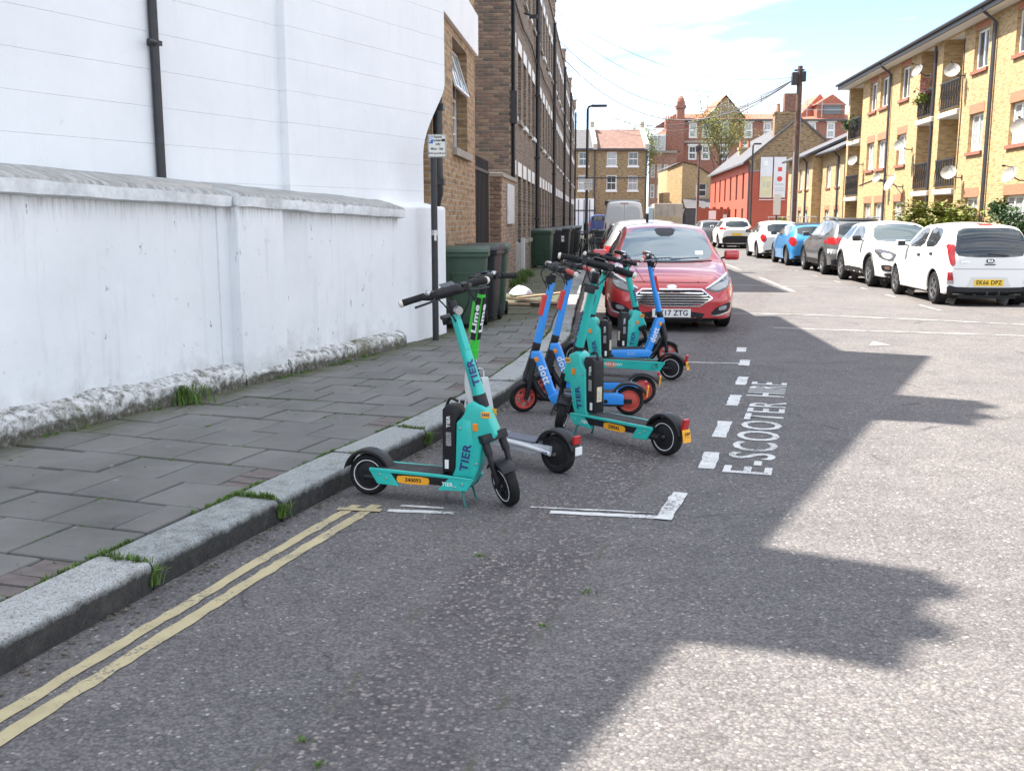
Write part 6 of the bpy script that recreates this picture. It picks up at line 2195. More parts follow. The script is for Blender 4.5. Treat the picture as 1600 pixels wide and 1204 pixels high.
for x in (-0.95, 0.95):
    for y in (0.8, 3.0):
        MB().lathe([(0, -0.13), (0.36, -0.13), (0.42, -0.09), (0.42, 0.09), (0.36, 0.13), (0, 0.13)], 20, Matrix.Translation((x, y, 0.42)) @ Matrix.Rotation(pi / 2, 4, 'Y')).build('wheel', M_TYRE, tt)
# ------------------------------------------------------------------ hire scooters
M_TEAL = mat('teal scooter paint', (0.02, 0.46, 0.40), 0.36, var=0.08, vscale=7, coat=0.25, dirt=(0.06, 0.27, 0.24), dscale=14, damt=0.35)
M_SBLUE = mat('blue scooter paint', (0.025, 0.26, 0.72), 0.38, var=0.05, vscale=7, coat=0.25)
M_SGREEN = mat('green scooter paint', (0.04, 0.50, 0.04), 0.4, coat=0.2)
M_SWHITE = mat('white scooter frame', (0.62, 0.63, 0.64), 0.4, var=0.08, vscale=6, coat=0.2)
M_RUB = mat('black rubber', (0.011, 0.011, 0.012), 0.72, var=0.3, vscale=30, bmp=0.3, bscale=200, spec=0.25, dirt=(0.05, 0.047, 0.043), dscale=16, damt=0.35)
M_BPL = mat('black moulded plastic', (0.013, 0.013, 0.0155), 0.45, var=0.2, vscale=15, spec=0.3, dirt=(0.045, 0.043, 0.040), dscale=13, damt=0.3)
M_GRIPR = mat('red grip', (0.42, 0.07, 0.06), 0.6)
M_CORAL = mat('coral wheel', (0.52, 0.07, 0.05), 0.5, var=0.15, vscale=14)
M_CREAM = mat('cream end cap', (0.62, 0.58, 0.50), 0.5)
M_NAVY = mat('navy print', (0.02, 0.035, 0.16), 0.5)
M_WPRINT = mat('white print', (0.75, 0.75, 0.75), 0.5)
M_ORPL = mat('orange plate', (0.80, 0.36, 0.015), 0.5, var=0.08, vscale=10)
M_STEEL = mat('brushed steel', (0.45, 0.45, 0.46), 0.35, metal=0.9)
M_REDST = mat('red sticker', (0.60, 0.035, 0.03), 0.45)
M_LRED = mat('scooter tail lamp', (0.42, 0.02, 0.02), 0.2)
M_GRIT = mat('grip tape', (0.026, 0.027, 0.030), 0.9, var=0.25, vscale=40, bmp=0.5, bscale=300, dirt=(0.09, 0.085, 0.078), dscale=9, damt=0.55)


def wheel_parts(parent, at, r, w, ringm, hubm, spokes=5, disc=None, M=Matrix(), name='wheel'):
    """scooter wheel: tyre with shoulder, pale rim line, hub or spoked rim. axle along y."""
    wo = bpy.data.objects.new(name, None)
    wo.empty_display_size = 0.1
    COL.objects.link(wo)
    wo.parent = parent
    MM = M @ Matrix.Translation(at) @ Matrix.Rotation(pi / 2, 4, 'X')
    h = w / 2
    MB().lathe([(r * 0.70, -h * 0.85), (r * 0.86, -h), (r * 0.965, -h * 0.72), (r, -h * 0.25), (r, h * 0.25), (r * 0.965, h * 0.72), (r * 0.86, h), (r * 0.70, h * 0.85)], 36, MM).build('tyre', M_RUB, wo, smooth=50)
    rim = MB()
    for s in (-1, 1):
        rim.lathe([(r * 0.735, s * h * 0.80), (r * 0.73, s * h * 0.93), (r * 0.70, s * h * 0.93), (r * 0.69, s * h * 0.70)], 36, MM)
    rim.build('rim_line' if ringm is M_WPRINT else 'rim', ringm, wo, smooth=40)
    hub = MB()
    hub.lathe([(r * 0.72, -h * 0.80), (r * 0.69, -h * 0.84), (r * 0.60, -h * 0.72), (r * 0.58, 0), (r * 0.60, h * 0.72), (r * 0.69, h * 0.84), (r * 0.72, h * 0.80)], 28, MM)
    if disc:
        hub.lathe([(0, -h * 0.8), (r * 0.30, -h * 0.85), (r * 0.62, -h * 0.60), (r * 0.64, 0), (r * 0.62, h * 0.60), (r * 0.30, h * 0.85), (0, h * 0.8)], 28, MM)
    else:
        for k in range(spokes):
            a = 2 * pi * k / spokes + 0.3
            hub.beam(MM @ Vector((cos(a) * r * 0.12, sin(a) * r * 0.12, 0)), MM @ Vector((cos(a) * r * 0.63, sin(a) * r * 0.63, 0)), r * 0.17, w * 0.75, up=MM.to_3x3() @ Vector((0, 0, 1)))
        hub.lathe([(0, -h * 0.9), (r * 0.24, -h * 0.9), (r * 0.26, 0), (r * 0.24, h * 0.9), (0, h * 0.9)], 20, MM)
    hub.build('hub', hubm, wo, smooth=40)
    MB().lathe([(0, -h * 1.15), (r * 0.09, -h * 1.12), (r * 0.10, 0), (r * 0.09, h * 1.12), (0, h * 1.15)], 10, MM).build('axle', M_STEEL, wo)
    return wo


def fender(r, w, a0, a1, thick=0.006, flare=1.0, M=Matrix(), at=(0, 0, 0)):
    """curved mudguard over a wheel, angles from the forward direction in the xz plane"""
    mb = MB()
    n = 14
    vs = []
    prof = [(-w / 2, 0.86), (-w / 2, 0.965), (-w * 0.36, 1.0), (0, 1.015), (w * 0.36, 1.0), (w / 2, 0.965), (w / 2, 0.86), (w / 2 - thick, 0.86), (w / 2 - thick, 0.95), (0, 0.99), (-w / 2 + thick, 0.95), (-w / 2 + thick, 0.86)]
    q = len(prof)
    for i in range(n + 1):
        a = a0 + (a1 - a0) * i / n
        f = 1 + (flare - 1) * (i / n)
        for y, k in prof:
            rr = r * (k if k > 0.9 else 1 - (1 - k) * math.sin(pi * min(1, (i + 1.2) / (n + 2.4))) ** 0.6) * f
            vs.append(M @ Vector((at[0] + rr * cos(a), at[1] + y, at[2] + rr * sin(a))))
    fs = []
    for i in range(n):
        for j in range(q):
            k = (j + 1) % q
            fs.append((i * q + j, i * q + k, (i + 1) * q + k, (i + 1) * q + j))
    fs.append(tuple(range(q))[::-1])
    fs.append(tuple(range(n * q, n * q + q)))
    return mb.add(vs, fs)


def curve_pts(pts, n=6):
    P = [Vector(p) for p in pts]
    out = []
    for i in range(len(P) - 1):
        p0, p1, p2, p3 = P[max(i - 1, 0)], P[i], P[i + 1], P[min(i + 2, len(P) - 1)]
        for k in range(n):
            t = k / n
            out.append(0.5 * ((2 * p1) + (p2 - p0) * t + (2 * p0 - 5 * p1 + 4 * p2 - p3) * t * t + (3 * p1 - p0 - 3 * p2 + p3) * t ** 3))
    out.append(P[-1])
    return out


def steer_matrix(deg, rake, foot=(0, 0, 0.13)):
    ax = Vector((-math.tan(rake), 0, 1)).normalized()
    return Matrix.Translation(foot) @ Matrix.Rotation(R(deg), 4, ax) @ Matrix.Translation(-Vector(foot))


def handlebar(root, top, M, gripm, capm, half=0.27, sweep=0.05, rise=0.02, light=True):
    """bar with display pod, grips, end caps, levers, bell and cables; top = stem top"""
    tx, tz = top
    bar = MB().tube(curve_pts([(tx - sweep, half - 0.10, tz + rise + 0.03), (tx + 0.00, 0.10, tz + 0.045), (tx + 0.008, 0, tz + 0.04), (tx, -0.10, tz + 0.045), (tx - sweep, -half + 0.10, tz + rise + 0.03)]), 0.0155, 10).xf(M)
    bo = bar.build('handlebar', M_BPL, root, smooth=50)
    pod = MB()
    pod.tube(curve_pts([(tx - 0.01, 0.085, tz + 0.05), (tx, 0.05, tz + 0.055), (tx, 0, tz + 0.058), (tx, -0.05, tz + 0.055), (tx - 0.01, -0.085, tz + 0.05)], 3), [0.020] * 3 + [0.030] * 3 + [0.031] * 3 + [0.028] * 3 + [0.020], 12, sq=1.0).xf(M)
    pod.build('display_pod', M_BPL, root, smooth=50)
    MB().obox((tx - 0.01, 0, tz + 0.088), (0.05, 0.075, 0.006), Matrix.Rotation(R(12), 4, 'Y')).xf(M).build('display', mat('display glass', (0.05, 0.06, 0.075), 0.08), root)
    for s in (1, -1):
        a, b = Vector((tx - sweep + 0.008, s * (half - 0.125), tz + rise + 0.032)), Vector((tx - sweep * 1.25, s * half, tz + rise + 0.022))
        g = MB().tube([a, a + (b - a) * 0.05, a + (b - a) * 0.5, a + (b - a) * 0.93, b], [0.017, 0.0195, 0.0185, 0.0195, 0.0195], 12).xf(M).build('grip', gripm, root, smooth=50)
        d = (b - a).normalized()
        MB().tube([b, b + d * 0.004, b + d * 0.018], [0.0205, 0.022, 0.016], 12).xf(M).build('end_cap', capm, g, smooth=50)
        lv = MB().tube(curve_pts([(tx - sweep * 0.4 + 0.02, s * (half - 0.16), tz + rise + 0.03), (tx + 0.045, s * (half - 0.13), tz + rise + 0.018), (tx + 0.03, s * (half - 0.03), tz + rise + 0.005)], 4), 0.006, 6)
        lv.obox((tx - 0.01, s * (half - 0.155), tz + rise + 0.034), (0.05, 0.035, 0.042)).xf(M)
        lv.build('brake_lever', M_BPL, root, smooth=40)
        ca = MB().tube(curve_pts([(tx + 0.02, s * (half - 0.16), tz + rise + 0.03), (tx + 0.08, s * 0.07, tz + 0.0), (tx + 0.055, s * 0.02, tz - 0.09), (tx + 0.03, s * 0.012, tz - 0.16)], 5), 0.0042, 5).xf(M)
        ca.build('brake_cable', M_RUB, root, smooth=50)
    MB().lathe([(0, 0.0), (0.018, 0.0), (0.019, 0.010), (0.014, 0.022), (0, 0.026)], 12, M @ Matrix.Translation((tx - 0.012, -0.115, tz + 0.062))).build('bell', M_STEEL, root, smooth=40)
    return bo


def hero_text(parent, s, size, m, p, along, side, up, M=None, name='lettering', sx=1.0, bold=0.002, wrap=None, wrap_x=0.0):
    """flat print on a side face: reads along `along`, letter tops towards up"""
    o = lettering(name, s, size, m, parent, p, along, up, 0.0008, bold, 1.08, sx=sx)
    if wrap:
        # lie on a raked round stem: wrap = (rake tangent, foot z, radius)
        tn, fz, r0_ = wrap
        bm = bmesh.new()
        bm.from_mesh(o.data)
        bmesh.ops.triangulate(bm, faces=bm.faces[:])
        for _ in range(3):
            es = [q for q in bm.edges if q.calc_length() > 0.007]
            if not es:
                break
            bmesh.ops.subdivide_edges(bm, edges=es, cuts=1)
            bmesh.ops.triangulate(bm, faces=[f for f in bm.faces if len(f.verts) > 3])
        bm.to_mesh(o.data)
        bm.free()
        for v in o.data.vertices:
            rad = r0_ - 0.019 * (v.co.z - 0.60)
            dx = (v.co.x - wrap_x + (v.co.z - fz) * tn) * 0.96
            lift = abs(v.co.y) - abs(p[1])
            v.co.y = side * (math.sqrt(max(rad * rad - dx * dx, 1e-6)) + 0.0012 + lift)
    if M is not None:
        o.data.transform(M)
    return o


def place_scooter(name, label, F, Rr, wbase, group, lean=0.0):
    """root under the middle of the wheelbase; x forward"""
    d = Vector(F) - Vector(Rr)
    a = math.atan2(d.y, d.x)
    mid = (Vector(F) + Vector(Rr)) / 2
    t = thing(name, label, 'e-scooter', (mid.x, mid.y, 0.0), a, group)
    t.rotation_euler = (R(lean), 0, a)
    return t


def teal_scooter(label, F, Rr, steer, number, lean=0.0, stem_words='TIER', slogan=None, wb=0.90, tail=True, half=0.285, scale=1.0):
    t = place_scooter('teal_scooter', label, F, Rr, wb, 'electric hire scooters in the bay', lean)
    rk = R(17.3)
    X0 = wb / 2                                          # front axle
    e = wb - 0.80
    t.scale = (scale, scale, scale)
    S = Matrix.Translation((X0, 0, 0)) @ steer_matrix(steer, rk)
    B = Matrix.Translation((X0, 0, 0))
    tn = math.tan(rk)

    def ax(z):
        return -(z - 0.13) * tn
    # wheels
    wheel_parts(t, (0, 0, 0.122), 0.122, 0.060, M_WPRINT, M_BPL, 5, M=S)
    wheel_parts(t, (-0.80 - e, 0, 0.118), 0.118, 0.064, M_WPRINT, M_BPL, disc=True, M=B)
    # fork: crown, two legs, springs
    fk = MB()
    for s in (1, -1):
        fk.tube([(ax(0.40) + 0.02, s * 0.05, 0.385), (ax(0.30) + 0.025, s * 0.052, 0.30)], 0.023, 10)
        fk.tube([(ax(0.31) + 0.025, s * 0.052, 0.31), (0.012, s * 0.050, 0.15), (0.0, s * 0.050, 0.125)], [0.017, 0.016, 0.019], 10)
    fk.obox((ax(0.385) + 0.012, 0, 0.385), (0.085, 0.15, 0.045), Matrix.Rotation(-rk, 4, 'Y'))
    fk.xf(S).build('fork', M_BPL, t, smooth=45, bevel=0.004)
    fender(0.142, 0.084, R(48), R(150), at=(0, 0, 0.122), M=S).build('front_mudguard', M_BPL, t, smooth=45)
    # body fairing, turned up into the head
    poly = [(-0.315, 0.105), (-0.185, 0.095), (-0.135, 0.20), (-0.118, 0.30), (-0.108, 0.345), (-0.055, 0.355), (-0.030, 0.40), (-0.075, 0.50), (-0.100, 0.545), (-0.165, 0.575), (-0.205, 0.555), (-0.222, 0.49), (-0.262, 0.455), (-0.270, 0.20)]
    bd = MB().prism(poly, -0.050, 0.050, 'y').xf(B).build('fairing', M_TEAL, t, bevel=0.016, segs=3, smooth=40)
    inn = MB().prism([(-0.262, 0.22), (-0.185, 0.20), (-0.160, 0.34), (-0.175, 0.47), (-0.225, 0.47)], -0.0535, 0.0535, 'y').xf(B).build('fairing_panel', M_TEAL, bd, bevel=0.004, segs=2, smooth=40)
    for s in (1, -1):
        MB().obox((-0.150, s * 0.052, 0.435), (0.030, 0.010, 0.042)).xf(B).build('amber_reflector', M_LENSO, bd, bevel=0.004)
        hero_text(bd, 'TIER', 0.062, M_NAVY, (X0 - 0.205, s * 0.0545, 0.265), (0.17, 0, 1), s, (-s * 0 - 1 if s < 0 else 1, 0, 0.17) if False else ((-1, 0, 0.17) if s < 0 else (1, 0, -0.17)), sx=1.15)
    MB().obox((-0.075, 0, 0.452), (0.006, 0.06, 0.05), Matrix.Rotation(-rk, 4, 'Y')).xf(B).build('head_label', M_ORPL, bd)
    for s in (1, -1):
        MB().obox((-0.092, s * 0.0515, 0.505), (0.052, 0.003, 0.034)).xf(B).build('number_label', M_ORPL, bd, bevel=0.001)
        hero_text(bd, number[:4], 0.020, M_NAVY, (X0 - 0.092, s * 0.0537, 0.505), (-s, 0, 0), s, (0, 0, 1), bold=0.0004)
    # battery behind the fairing
    bt = MB().prism([(-0.345, 0.175), (-0.272, 0.175), (-0.264, 0.46), (-0.235, 0.50), (-0.255, 0.545), (-0.320, 0.545), (-0.342, 0.52)], -0.046, 0.046, 'y').xf(B).build('battery', M_BPL, t, bevel=0.008, segs=2, smooth=40)
    for s in (1, -1):
        hero_text(bt, 'TIER', 0.028, M_WPRINT, (X0 - 0.306, s * 0.0470, 0.455), (0, 0, 1), s, (-s * -1, 0, 0) if False else ((-1, 0, 0) if s < 0 else (1, 0, 0)), sx=1.1, bold=0.0006)
        MB().obox((-0.318, s * 0.0468, 0.22), (0.022, 0.001, 0.05)).xf(B).build('battery_label', M_WPRINT, bt)
        MB().obox((-0.306, s * 0.0468, 0.36), (0.030, 0.001, 0.075)).xf(B).build('code_label', mat('grey label', (0.22, 0.22, 0.22), 0.6, var=0.5, vscale=120), bt)
    MB().obox((-0.347, 0, 0.30), (0.002, 0.045, 0.10)).xf(B).build('warning_label', mat('warning label', (0.55, 0.50, 0.35), 0.6, var=0.4, vscale=60), bt)
    MB().tube(curve_pts([(-0.335, 0, 0.53), (-0.31, 0, 0.575), (-0.265, 0, 0.56)], 4), 0.008, 6).xf(B).build('battery_handle', M_BPL, bt, smooth=40)
    # deck
    dk = MB().prism([(-0.745 - e, 0.115), (-0.36, 0.105), (-0.18, 0.100), (-0.17, 0.155), (-0.36, 0.165), (-0.745 - e, 0.168)], -0.082, 0.082, 'y').xf(B).build('deck', M_BPL, t, bevel=0.008, segs=2, smooth=40)
    MB().box(-0.735 - e, -0.335, -0.078, 0.078, 0.166, 0.173).xf(B).build('grip_mat', M_GRIT, dk, bevel=0.003, segs=1)
    for s in (1, -1):
        MB().prism([(-0.762 - e, 0.158), (-0.16, 0.150), (-0.16, 0.160), (-0.34, 0.170), (-0.762 - e, 0.178)], s * 0.078, s * 0.092, 'y').xf(B).build('deck_rail', M_TEAL, dk, bevel=0.003, segs=1)
        MB().prism([(-0.762 - e, 0.165), (-0.640 - e, 0.165), (-0.585 - e, 0.085), (-0.715 - e, 0.090)], s * 0.072, s * 0.0895, 'y').xf(B).build('rear_cheek', M_TEAL, dk, bevel=0.004, segs=2)
        MB().prism([(-0.36, 0.082), (-0.19, 0.088), (-0.15, 0.152), (-0.29, 0.155)], s * 0.060, s * 0.0885, 'y').xf(B).build('front_cheek', M_TEAL, dk, bevel=0.004, segs=2)
        pl = None if slogan else MB().prism(rnd([(-0.590 - e / 2, 0.103), (-0.415 - e / 2, 0.103), (-0.405 - e / 2, 0.125), (-0.415 - e / 2, 0.147), (-0.590 - e / 2, 0.147), (-0.600 - e / 2, 0.125)], 1), s * 0.081, s * 0.0865, 'y').xf(B).build('number_plate', M_ORPL, dk)
        pl and hero_text(pl, number, 0.030, M_PLK, (X0 - 0.50 - e / 2, s * 0.0875, 0.125), (-s, 0, 0), s, (0, 0, 1), bold=0.0006)
        MB().tube([(-0.72 - e, s * 0.066, 0.12), (-0.80 - e, s * 0.060, 0.118)], 0.020, 8).obox((-0.765 - e, s * 0.064, 0.12), (0.09, 0.016, 0.045)).xf(B).build('rear_dropout', M_BPL, dk, smooth=40)
        hero_text(dk, 'TIER', 0.03, M_WPRINT, (X0 - 0.30, s * 0.0895, 0.118), (-s, 0, 0), s, (0, 0, 1), bold=0.0004) if slogan is None else None
    if slogan:
        for s in (1, -1):
            sp_ = MB().prism([(-0.70 - e, 0.090), (-0.20, 0.088), (-0.20, 0.155), (-0.70 - e, 0.163)], s * 0.0815, s * 0.0895, 'y').xf(B).build('deck_side', M_TEAL, dk, bevel=0.003, segs=1)
            MB().prism(rnd([(-0.44, 0.095), (-0.33, 0.095), (-0.33, 0.150), (-0.44, 0.150)], 2), s * 0.0890, s * 0.0901, 'y').xf(B).build('orange_sticker', mat('faded orange print', (0.62, 0.20, 0.10), 0.6), sp_)
            hero_text(sp_, slogan, 0.036, M_WPRINT, (X0 - 0.40, s * 0.0906, 0.124), (-s, 0, 0), s, (0, 0, 1), bold=0.0006)
    for s in (1, -1):
        for bx, bz in ((-0.215, 0.125), (-0.255, 0.105), (-0.66 - e, 0.125), (-0.70 - e, 0.145), (-0.145, 0.235), (-0.235, 0.425)):
            yy = 0.0885 if bx < -0.6 or bz < 0.13 else 0.0535
            MB().lathe([(0, 0), (0.0065, 0), (0.0065, 0.003), (0.004, 0.0045), (0, 0.0045)], 10, B @ Matrix.Translation((bx, s * yy, bz)) @ Matrix.Rotation(-s * pi / 2, 4, 'X')).build('bolt', M_STEEL, dk)
    # rear mudguard, lamp, plate
    fe_ = fender(0.148, 0.092, R(10), R(168), at=(-0.80 - e, 0, 0.118), M=B).build('rear_mudguard', M_BPL, t, smooth=45)
    if tail:
        MB().obox((-0.950 - e, 0, 0.215), (0.020, 0.05, 0.07), Matrix.Rotation(R(-14), 4, 'Y')).xf(B).build('tail_light', M_LRED, fe_, bevel=0.005)
        MB().obox((-0.962 - e, 0, 0.145), (0.006, 0.07, 0.08), Matrix.Rotation(R(10), 4, 'Y')).xf(B).build('rear_plate', M_ORPL, fe_, bevel=0.002)
        hero_text(fe_, number[:3], 0.028, M_PLK, (X0 - 0.969 - e, 0, 0.158), (0, -1, 0), 1, (-0.17, 0, 1), bold=0.0004)
        hero_text(fe_, number[3:], 0.028, M_PLK, (X0 - 0.965 - e, 0, 0.128), (0, -1, 0), 1, (-0.17, 0, 1), bold=0.0004)
    # double kick stand
    ks = MB()
    for s in (1, -1):
        ks.tube(curve_pts([(-0.235, s * 0.04, 0.095), (-0.215, s * 0.075, 0.075), (-0.200, s * 0.085, 0.012), (-0.185, s * 0.088, 0.004)], 3), 0.007, 6)
    ks.tube([(-0.235, -0.04, 0.095), (-0.235, 0.04, 0.095)], 0.010, 8).xf(B)
    ks.build('kick_stand', mat('teal stand', (0.02, 0.16, 0.14), 0.5), t, smooth=40)
    # stem
    MB().tube([(ax(0.535) + 0.0, 0, 0.535), (ax(0.605), 0, 0.605)], 0.0375, 18).xf(S).build('stem_clamp', M_BPL, t, smooth=40, bevel=0.004)
    st_ = MB().tube([(ax(0.60), 0, 0.60), (ax(0.70), 0, 0.70), (ax(0.85), 0, 0.85), (ax(1.03), 0, 1.03)], [0.0355, 0.0345, 0.0305, 0.0275], 20, sq=0.92).xf(S).build('stem', M_TEAL, t, smooth=40)
    ly = 0.030
    for s in (1, -1):
        hero_text(st_, stem_words, 0.050, M_NAVY, (ax(0.72), s * ly, 0.72), (-tn, 0, 1), s, ((-1, 0, -tn) if s < 0 else (1, 0, tn)), M=Matrix.Translation((X0, 0, 0)) @ steer_matrix(-32 * s, rk), sx=1.35 if len(stem_words) < 5 else 1.1, wrap=(tn, 0.13, 0.0374))
    MB().obox((ax(0.93) + 0.028, 0, 0.93), (0.012, 0.03, 0.17), Matrix.Rotation(-rk, 4, 'Y')).xf(S).build('stem_cable_cover', M_TEAL, st_, bevel=0.004)
    MB().tube([(ax(1.025), 0, 1.025), (ax(1.10), 0, 1.10)], 0.026, 16).xf(S).build('stem_collar', M_BPL, t, smooth=40, bevel=0.003)
    # phone cradle on the rider side and head lamp in front
    ph = MB().obox((ax(1.0) - 0.075, 0.0, 1.005), (0.075, 0.095, 0.022)).obox((ax(1.0) - 0.035, 0, 1.0), (0.05, 0.045, 0.03)).obox((ax(1.0) - 0.112, 0, 0.985), (0.018, 0.07, 0.055)).xf(S)
    ph.build('phone_cradle', M_BPL, t, bevel=0.006, smooth=40)
    MB().lathe([(0, 0), (0.022, 0), (0.024, 0.02), (0.016, 0.045), (0, 0.045)], 14, S @ Matrix.Translation((ax(1.06) + 0.075, 0, 1.06)) @ Matrix.Rotation(R(-90), 4, 'Y')).build('head_lamp', M_STEEL, t, smooth=40)
    handlebar(t, (ax(1.10), 1.10), S, M_RUB, M_CREAM, half=half)
    return t


def blue_scooter(label, F, Rr, steer, lean=0.0):
    t = place_scooter('blue_scooter', label, F, Rr, 0.84, 'electric hire scooters in the bay', lean)
    rk = R(13.5)
    X0 = 0.42
    S = Matrix.Translation((X0, 0, 0)) @ steer_matrix(steer, rk, (0, 0, 0.115))
    B = Matrix.Translation((X0, 0, 0))
    tn = math.tan(rk)

    def ax(z):
        return -(z - 0.115) * tn
    wheel_parts(t, (0, 0, 0.118), 0.118, 0.062, M_CORAL, M_CORAL, 5, M=S)
    wheel_parts(t, (-0.84, 0, 0.115), 0.115, 0.066, M_CORAL, M_CORAL, disc=True, M=B)
    fk = MB()
    for s in (1, -1):
        fk.tube([(ax(0.42), s * 0.030, 0.44), (ax(0.33) + 0.01, s * 0.046, 0.31), (0.0, s * 0.048, 0.115)], [0.022, 0.024, 0.017], 10)
    fk.obox((ax(0.30), 0, 0.29), (0.06, 0.12, 0.05), Matrix.Rotation(-rk, 4, 'Y')).tube([(ax(0.27), 0, 0.27), (ax(0.50), 0, 0.50)], 0.036, 16)
    fk.xf(S).build('fork', M_BPL, t, smooth=45)
    fender(0.136, 0.084, R(35), R(150), at=(0, 0, 0.118), M=S).build('front_mudguard', M_BPL, t, smooth=45)
    # diagonal beam frame
    poly = [(-0.065, 0.50), (-0.135, 0.50), (-0.155, 0.455), (-0.245, 0.20), (-0.275, 0.155), (-0.255, 0.115), (-0.205, 0.125), (-0.185, 0.175), (-0.10, 0.395), (-0.055, 0.445)]
    fr_ = MB().prism(poly, -0.043, 0.043, 'y').xf(B).build('frame', M_SBLUE, t, bevel=0.014, segs=3, smooth=40)
    for s in (1, -1):
        hero_text(fr_, 'dott', 0.070, M_WPRINT, (X0 - 0.178, s * 0.0445, 0.30), (s * 0.34, 0, s * 1) if False else ((-0.36, 0, -1) if s > 0 else (-0.36, 0, -1)), s, ((1, 0, -0.36) if s > 0 else (-1, 0, 0.36)) if False else ((1, 0, -0.36) if s < 0 else (1, 0, -0.36)), sx=1.0) if False else None
        MB().lathe([(0, 0), (0.020, 0), (0.020, 0.006), (0, 0.008)], 16, B @ Matrix.Translation((-0.105, s * 0.043, 0.435)) @ Matrix.Rotation(-s * pi / 2, 4, 'X')).build('amber_reflector', M_LENSO, fr_)
    # white word on each side of the beam, reading downwards
    hero_text(fr_, 'dott', 0.085, M_WPRINT, (X0 - 0.170, 0.0445, 0.315), (-0.36, 0, -1), 1, (-1, 0, 0.36), sx=1.0)
    hero_text(fr_, 'dott', 0.085, M_WPRINT, (X0 - 0.170, -0.0445, 0.315), (0.36, 0, 1), -1, (-1, 0, 0.36), sx=1.0)
    dk = MB().prism([(-0.80, 0.085), (-0.24, 0.080), (-0.20, 0.14), (-0.26, 0.175), (-0.74, 0.185), (-0.80, 0.165)], -0.080, 0.080, 'y').xf(B).build('deck', M_SBLUE, t, bevel=0.010, segs=2, smooth=40)
    MB().box(-0.74, -0.285, -0.074, 0.074, 0.178, 0.188).xf(B).build('grip_mat', M_GRIT, dk, bevel=0.003, segs=1)
    for s in (1, -1):
        MB().box(-0.80, -0.26, s * 0.076, s * 0.083, 0.076, 0.092).xf(B).build('deck_trim', M_BPL, dk)
        hero_text(dk, 'dott', 0.05, mat('pale blue print', (0.25, 0.45, 0.75), 0.5), (X0 - 0.45, s * 0.0812, 0.13), (-s, 0, 0), s, (0, 0, 1), bold=0.0004)
        MB().lathe([(0, 0), (0.016, 0), (0.014, 0.008), (0, 0.008)], 12, B @ Matrix.Translation((-0.66, s * 0.080, 0.115)) @ Matrix.Rotation(-s * pi / 2, 4, 'X')).build('side_reflector', M_BPL, dk)
        MB().obox((-0.80, s * 0.060, 0.115), (0.13, 0.016, 0.035)).xf(B).build('rear_dropout', M_BPL, dk, bevel=0.004)
    MB().tube(curve_pts([(-0.24, 0.0, 0.12), (-0.16, 0, 0.13), (-0.07, 0, 0.27)], 4), 0.026, 10).xf(B).build('foot_brace', M_BPL, t, smooth=40)
    fe_ = fender(0.148, 0.092, R(8), R(160), at=(-0.84, 0, 0.115), M=B).build('rear_mudguard', M_BPL, t, smooth=45)
    MB().obox((-0.985, 0, 0.19), (0.012, 0.07, 0.085), Matrix.Rotation(R(-8), 4, 'Y')).xf(B).build('rear_plate', M_ORPL, fe_, bevel=0.002)
    MB().obox((-0.97, 0, 0.255), (0.02, 0.05, 0.03)).xf(B).build('tail_light', M_LRED, fe_, bevel=0.004)
    hero_text(fe_, '28', 0.04, M_PLK, (X0 - 0.993, 0, 0.19), (0, -1, 0), 1, (-0.14, 0, 1), bold=0.0004)
    MB().tube(curve_pts([(-0.27, 0.05, 0.085), (-0.25, 0.10, 0.06), (-0.235, 0.13, 0.006)], 3), 0.009, 6).tube(curve_pts([(-0.27, -0.05, 0.085), (-0.25, -0.09, 0.06), (-0.235, -0.11, 0.006)], 3), 0.009, 6).xf(B).build('kick_stand', M_BPL, t, smooth=40)
    MB().tube([(ax(0.495), 0, 0.495), (ax(0.565), 0, 0.565)], 0.0335, 16).xf(S).build('stem_clamp', M_BPL, t, smooth=40, bevel=0.004)
    st_ = MB().tube([(ax(0.56), 0, 0.56), (ax(0.80), 0, 0.80), (ax(1.04), 0, 1.04)], [0.032, 0.030, 0.026], 18).xf(S).build('stem', M_SBLUE, t, smooth=40)
    MB().prism([(-0.006, -0.085), (0.022, -0.075), (0.022, 0.075), (-0.006, 0.09)], -0.022, 0.022, 'y').xf(S @ Matrix.Translation((ax(0.86) + 0.026, 0, 0.86)) @ Matrix.Rotation(-rk, 4, 'Y')).build('red_badge', M_REDST, st_, bevel=0.005)
    MB().tube([(ax(1.035), 0, 1.035), (ax(1.10), 0, 1.10)], 0.024, 14).obox((ax(1.06) + 0.03, 0, 1.06), (0.04, 0.05, 0.06)).xf(S).build('stem_collar', M_BPL, t, smooth=40)
    handlebar(t, (ax(1.10), 1.10), S, M_GRIPR, M_CREAM, half=0.265)
    return t


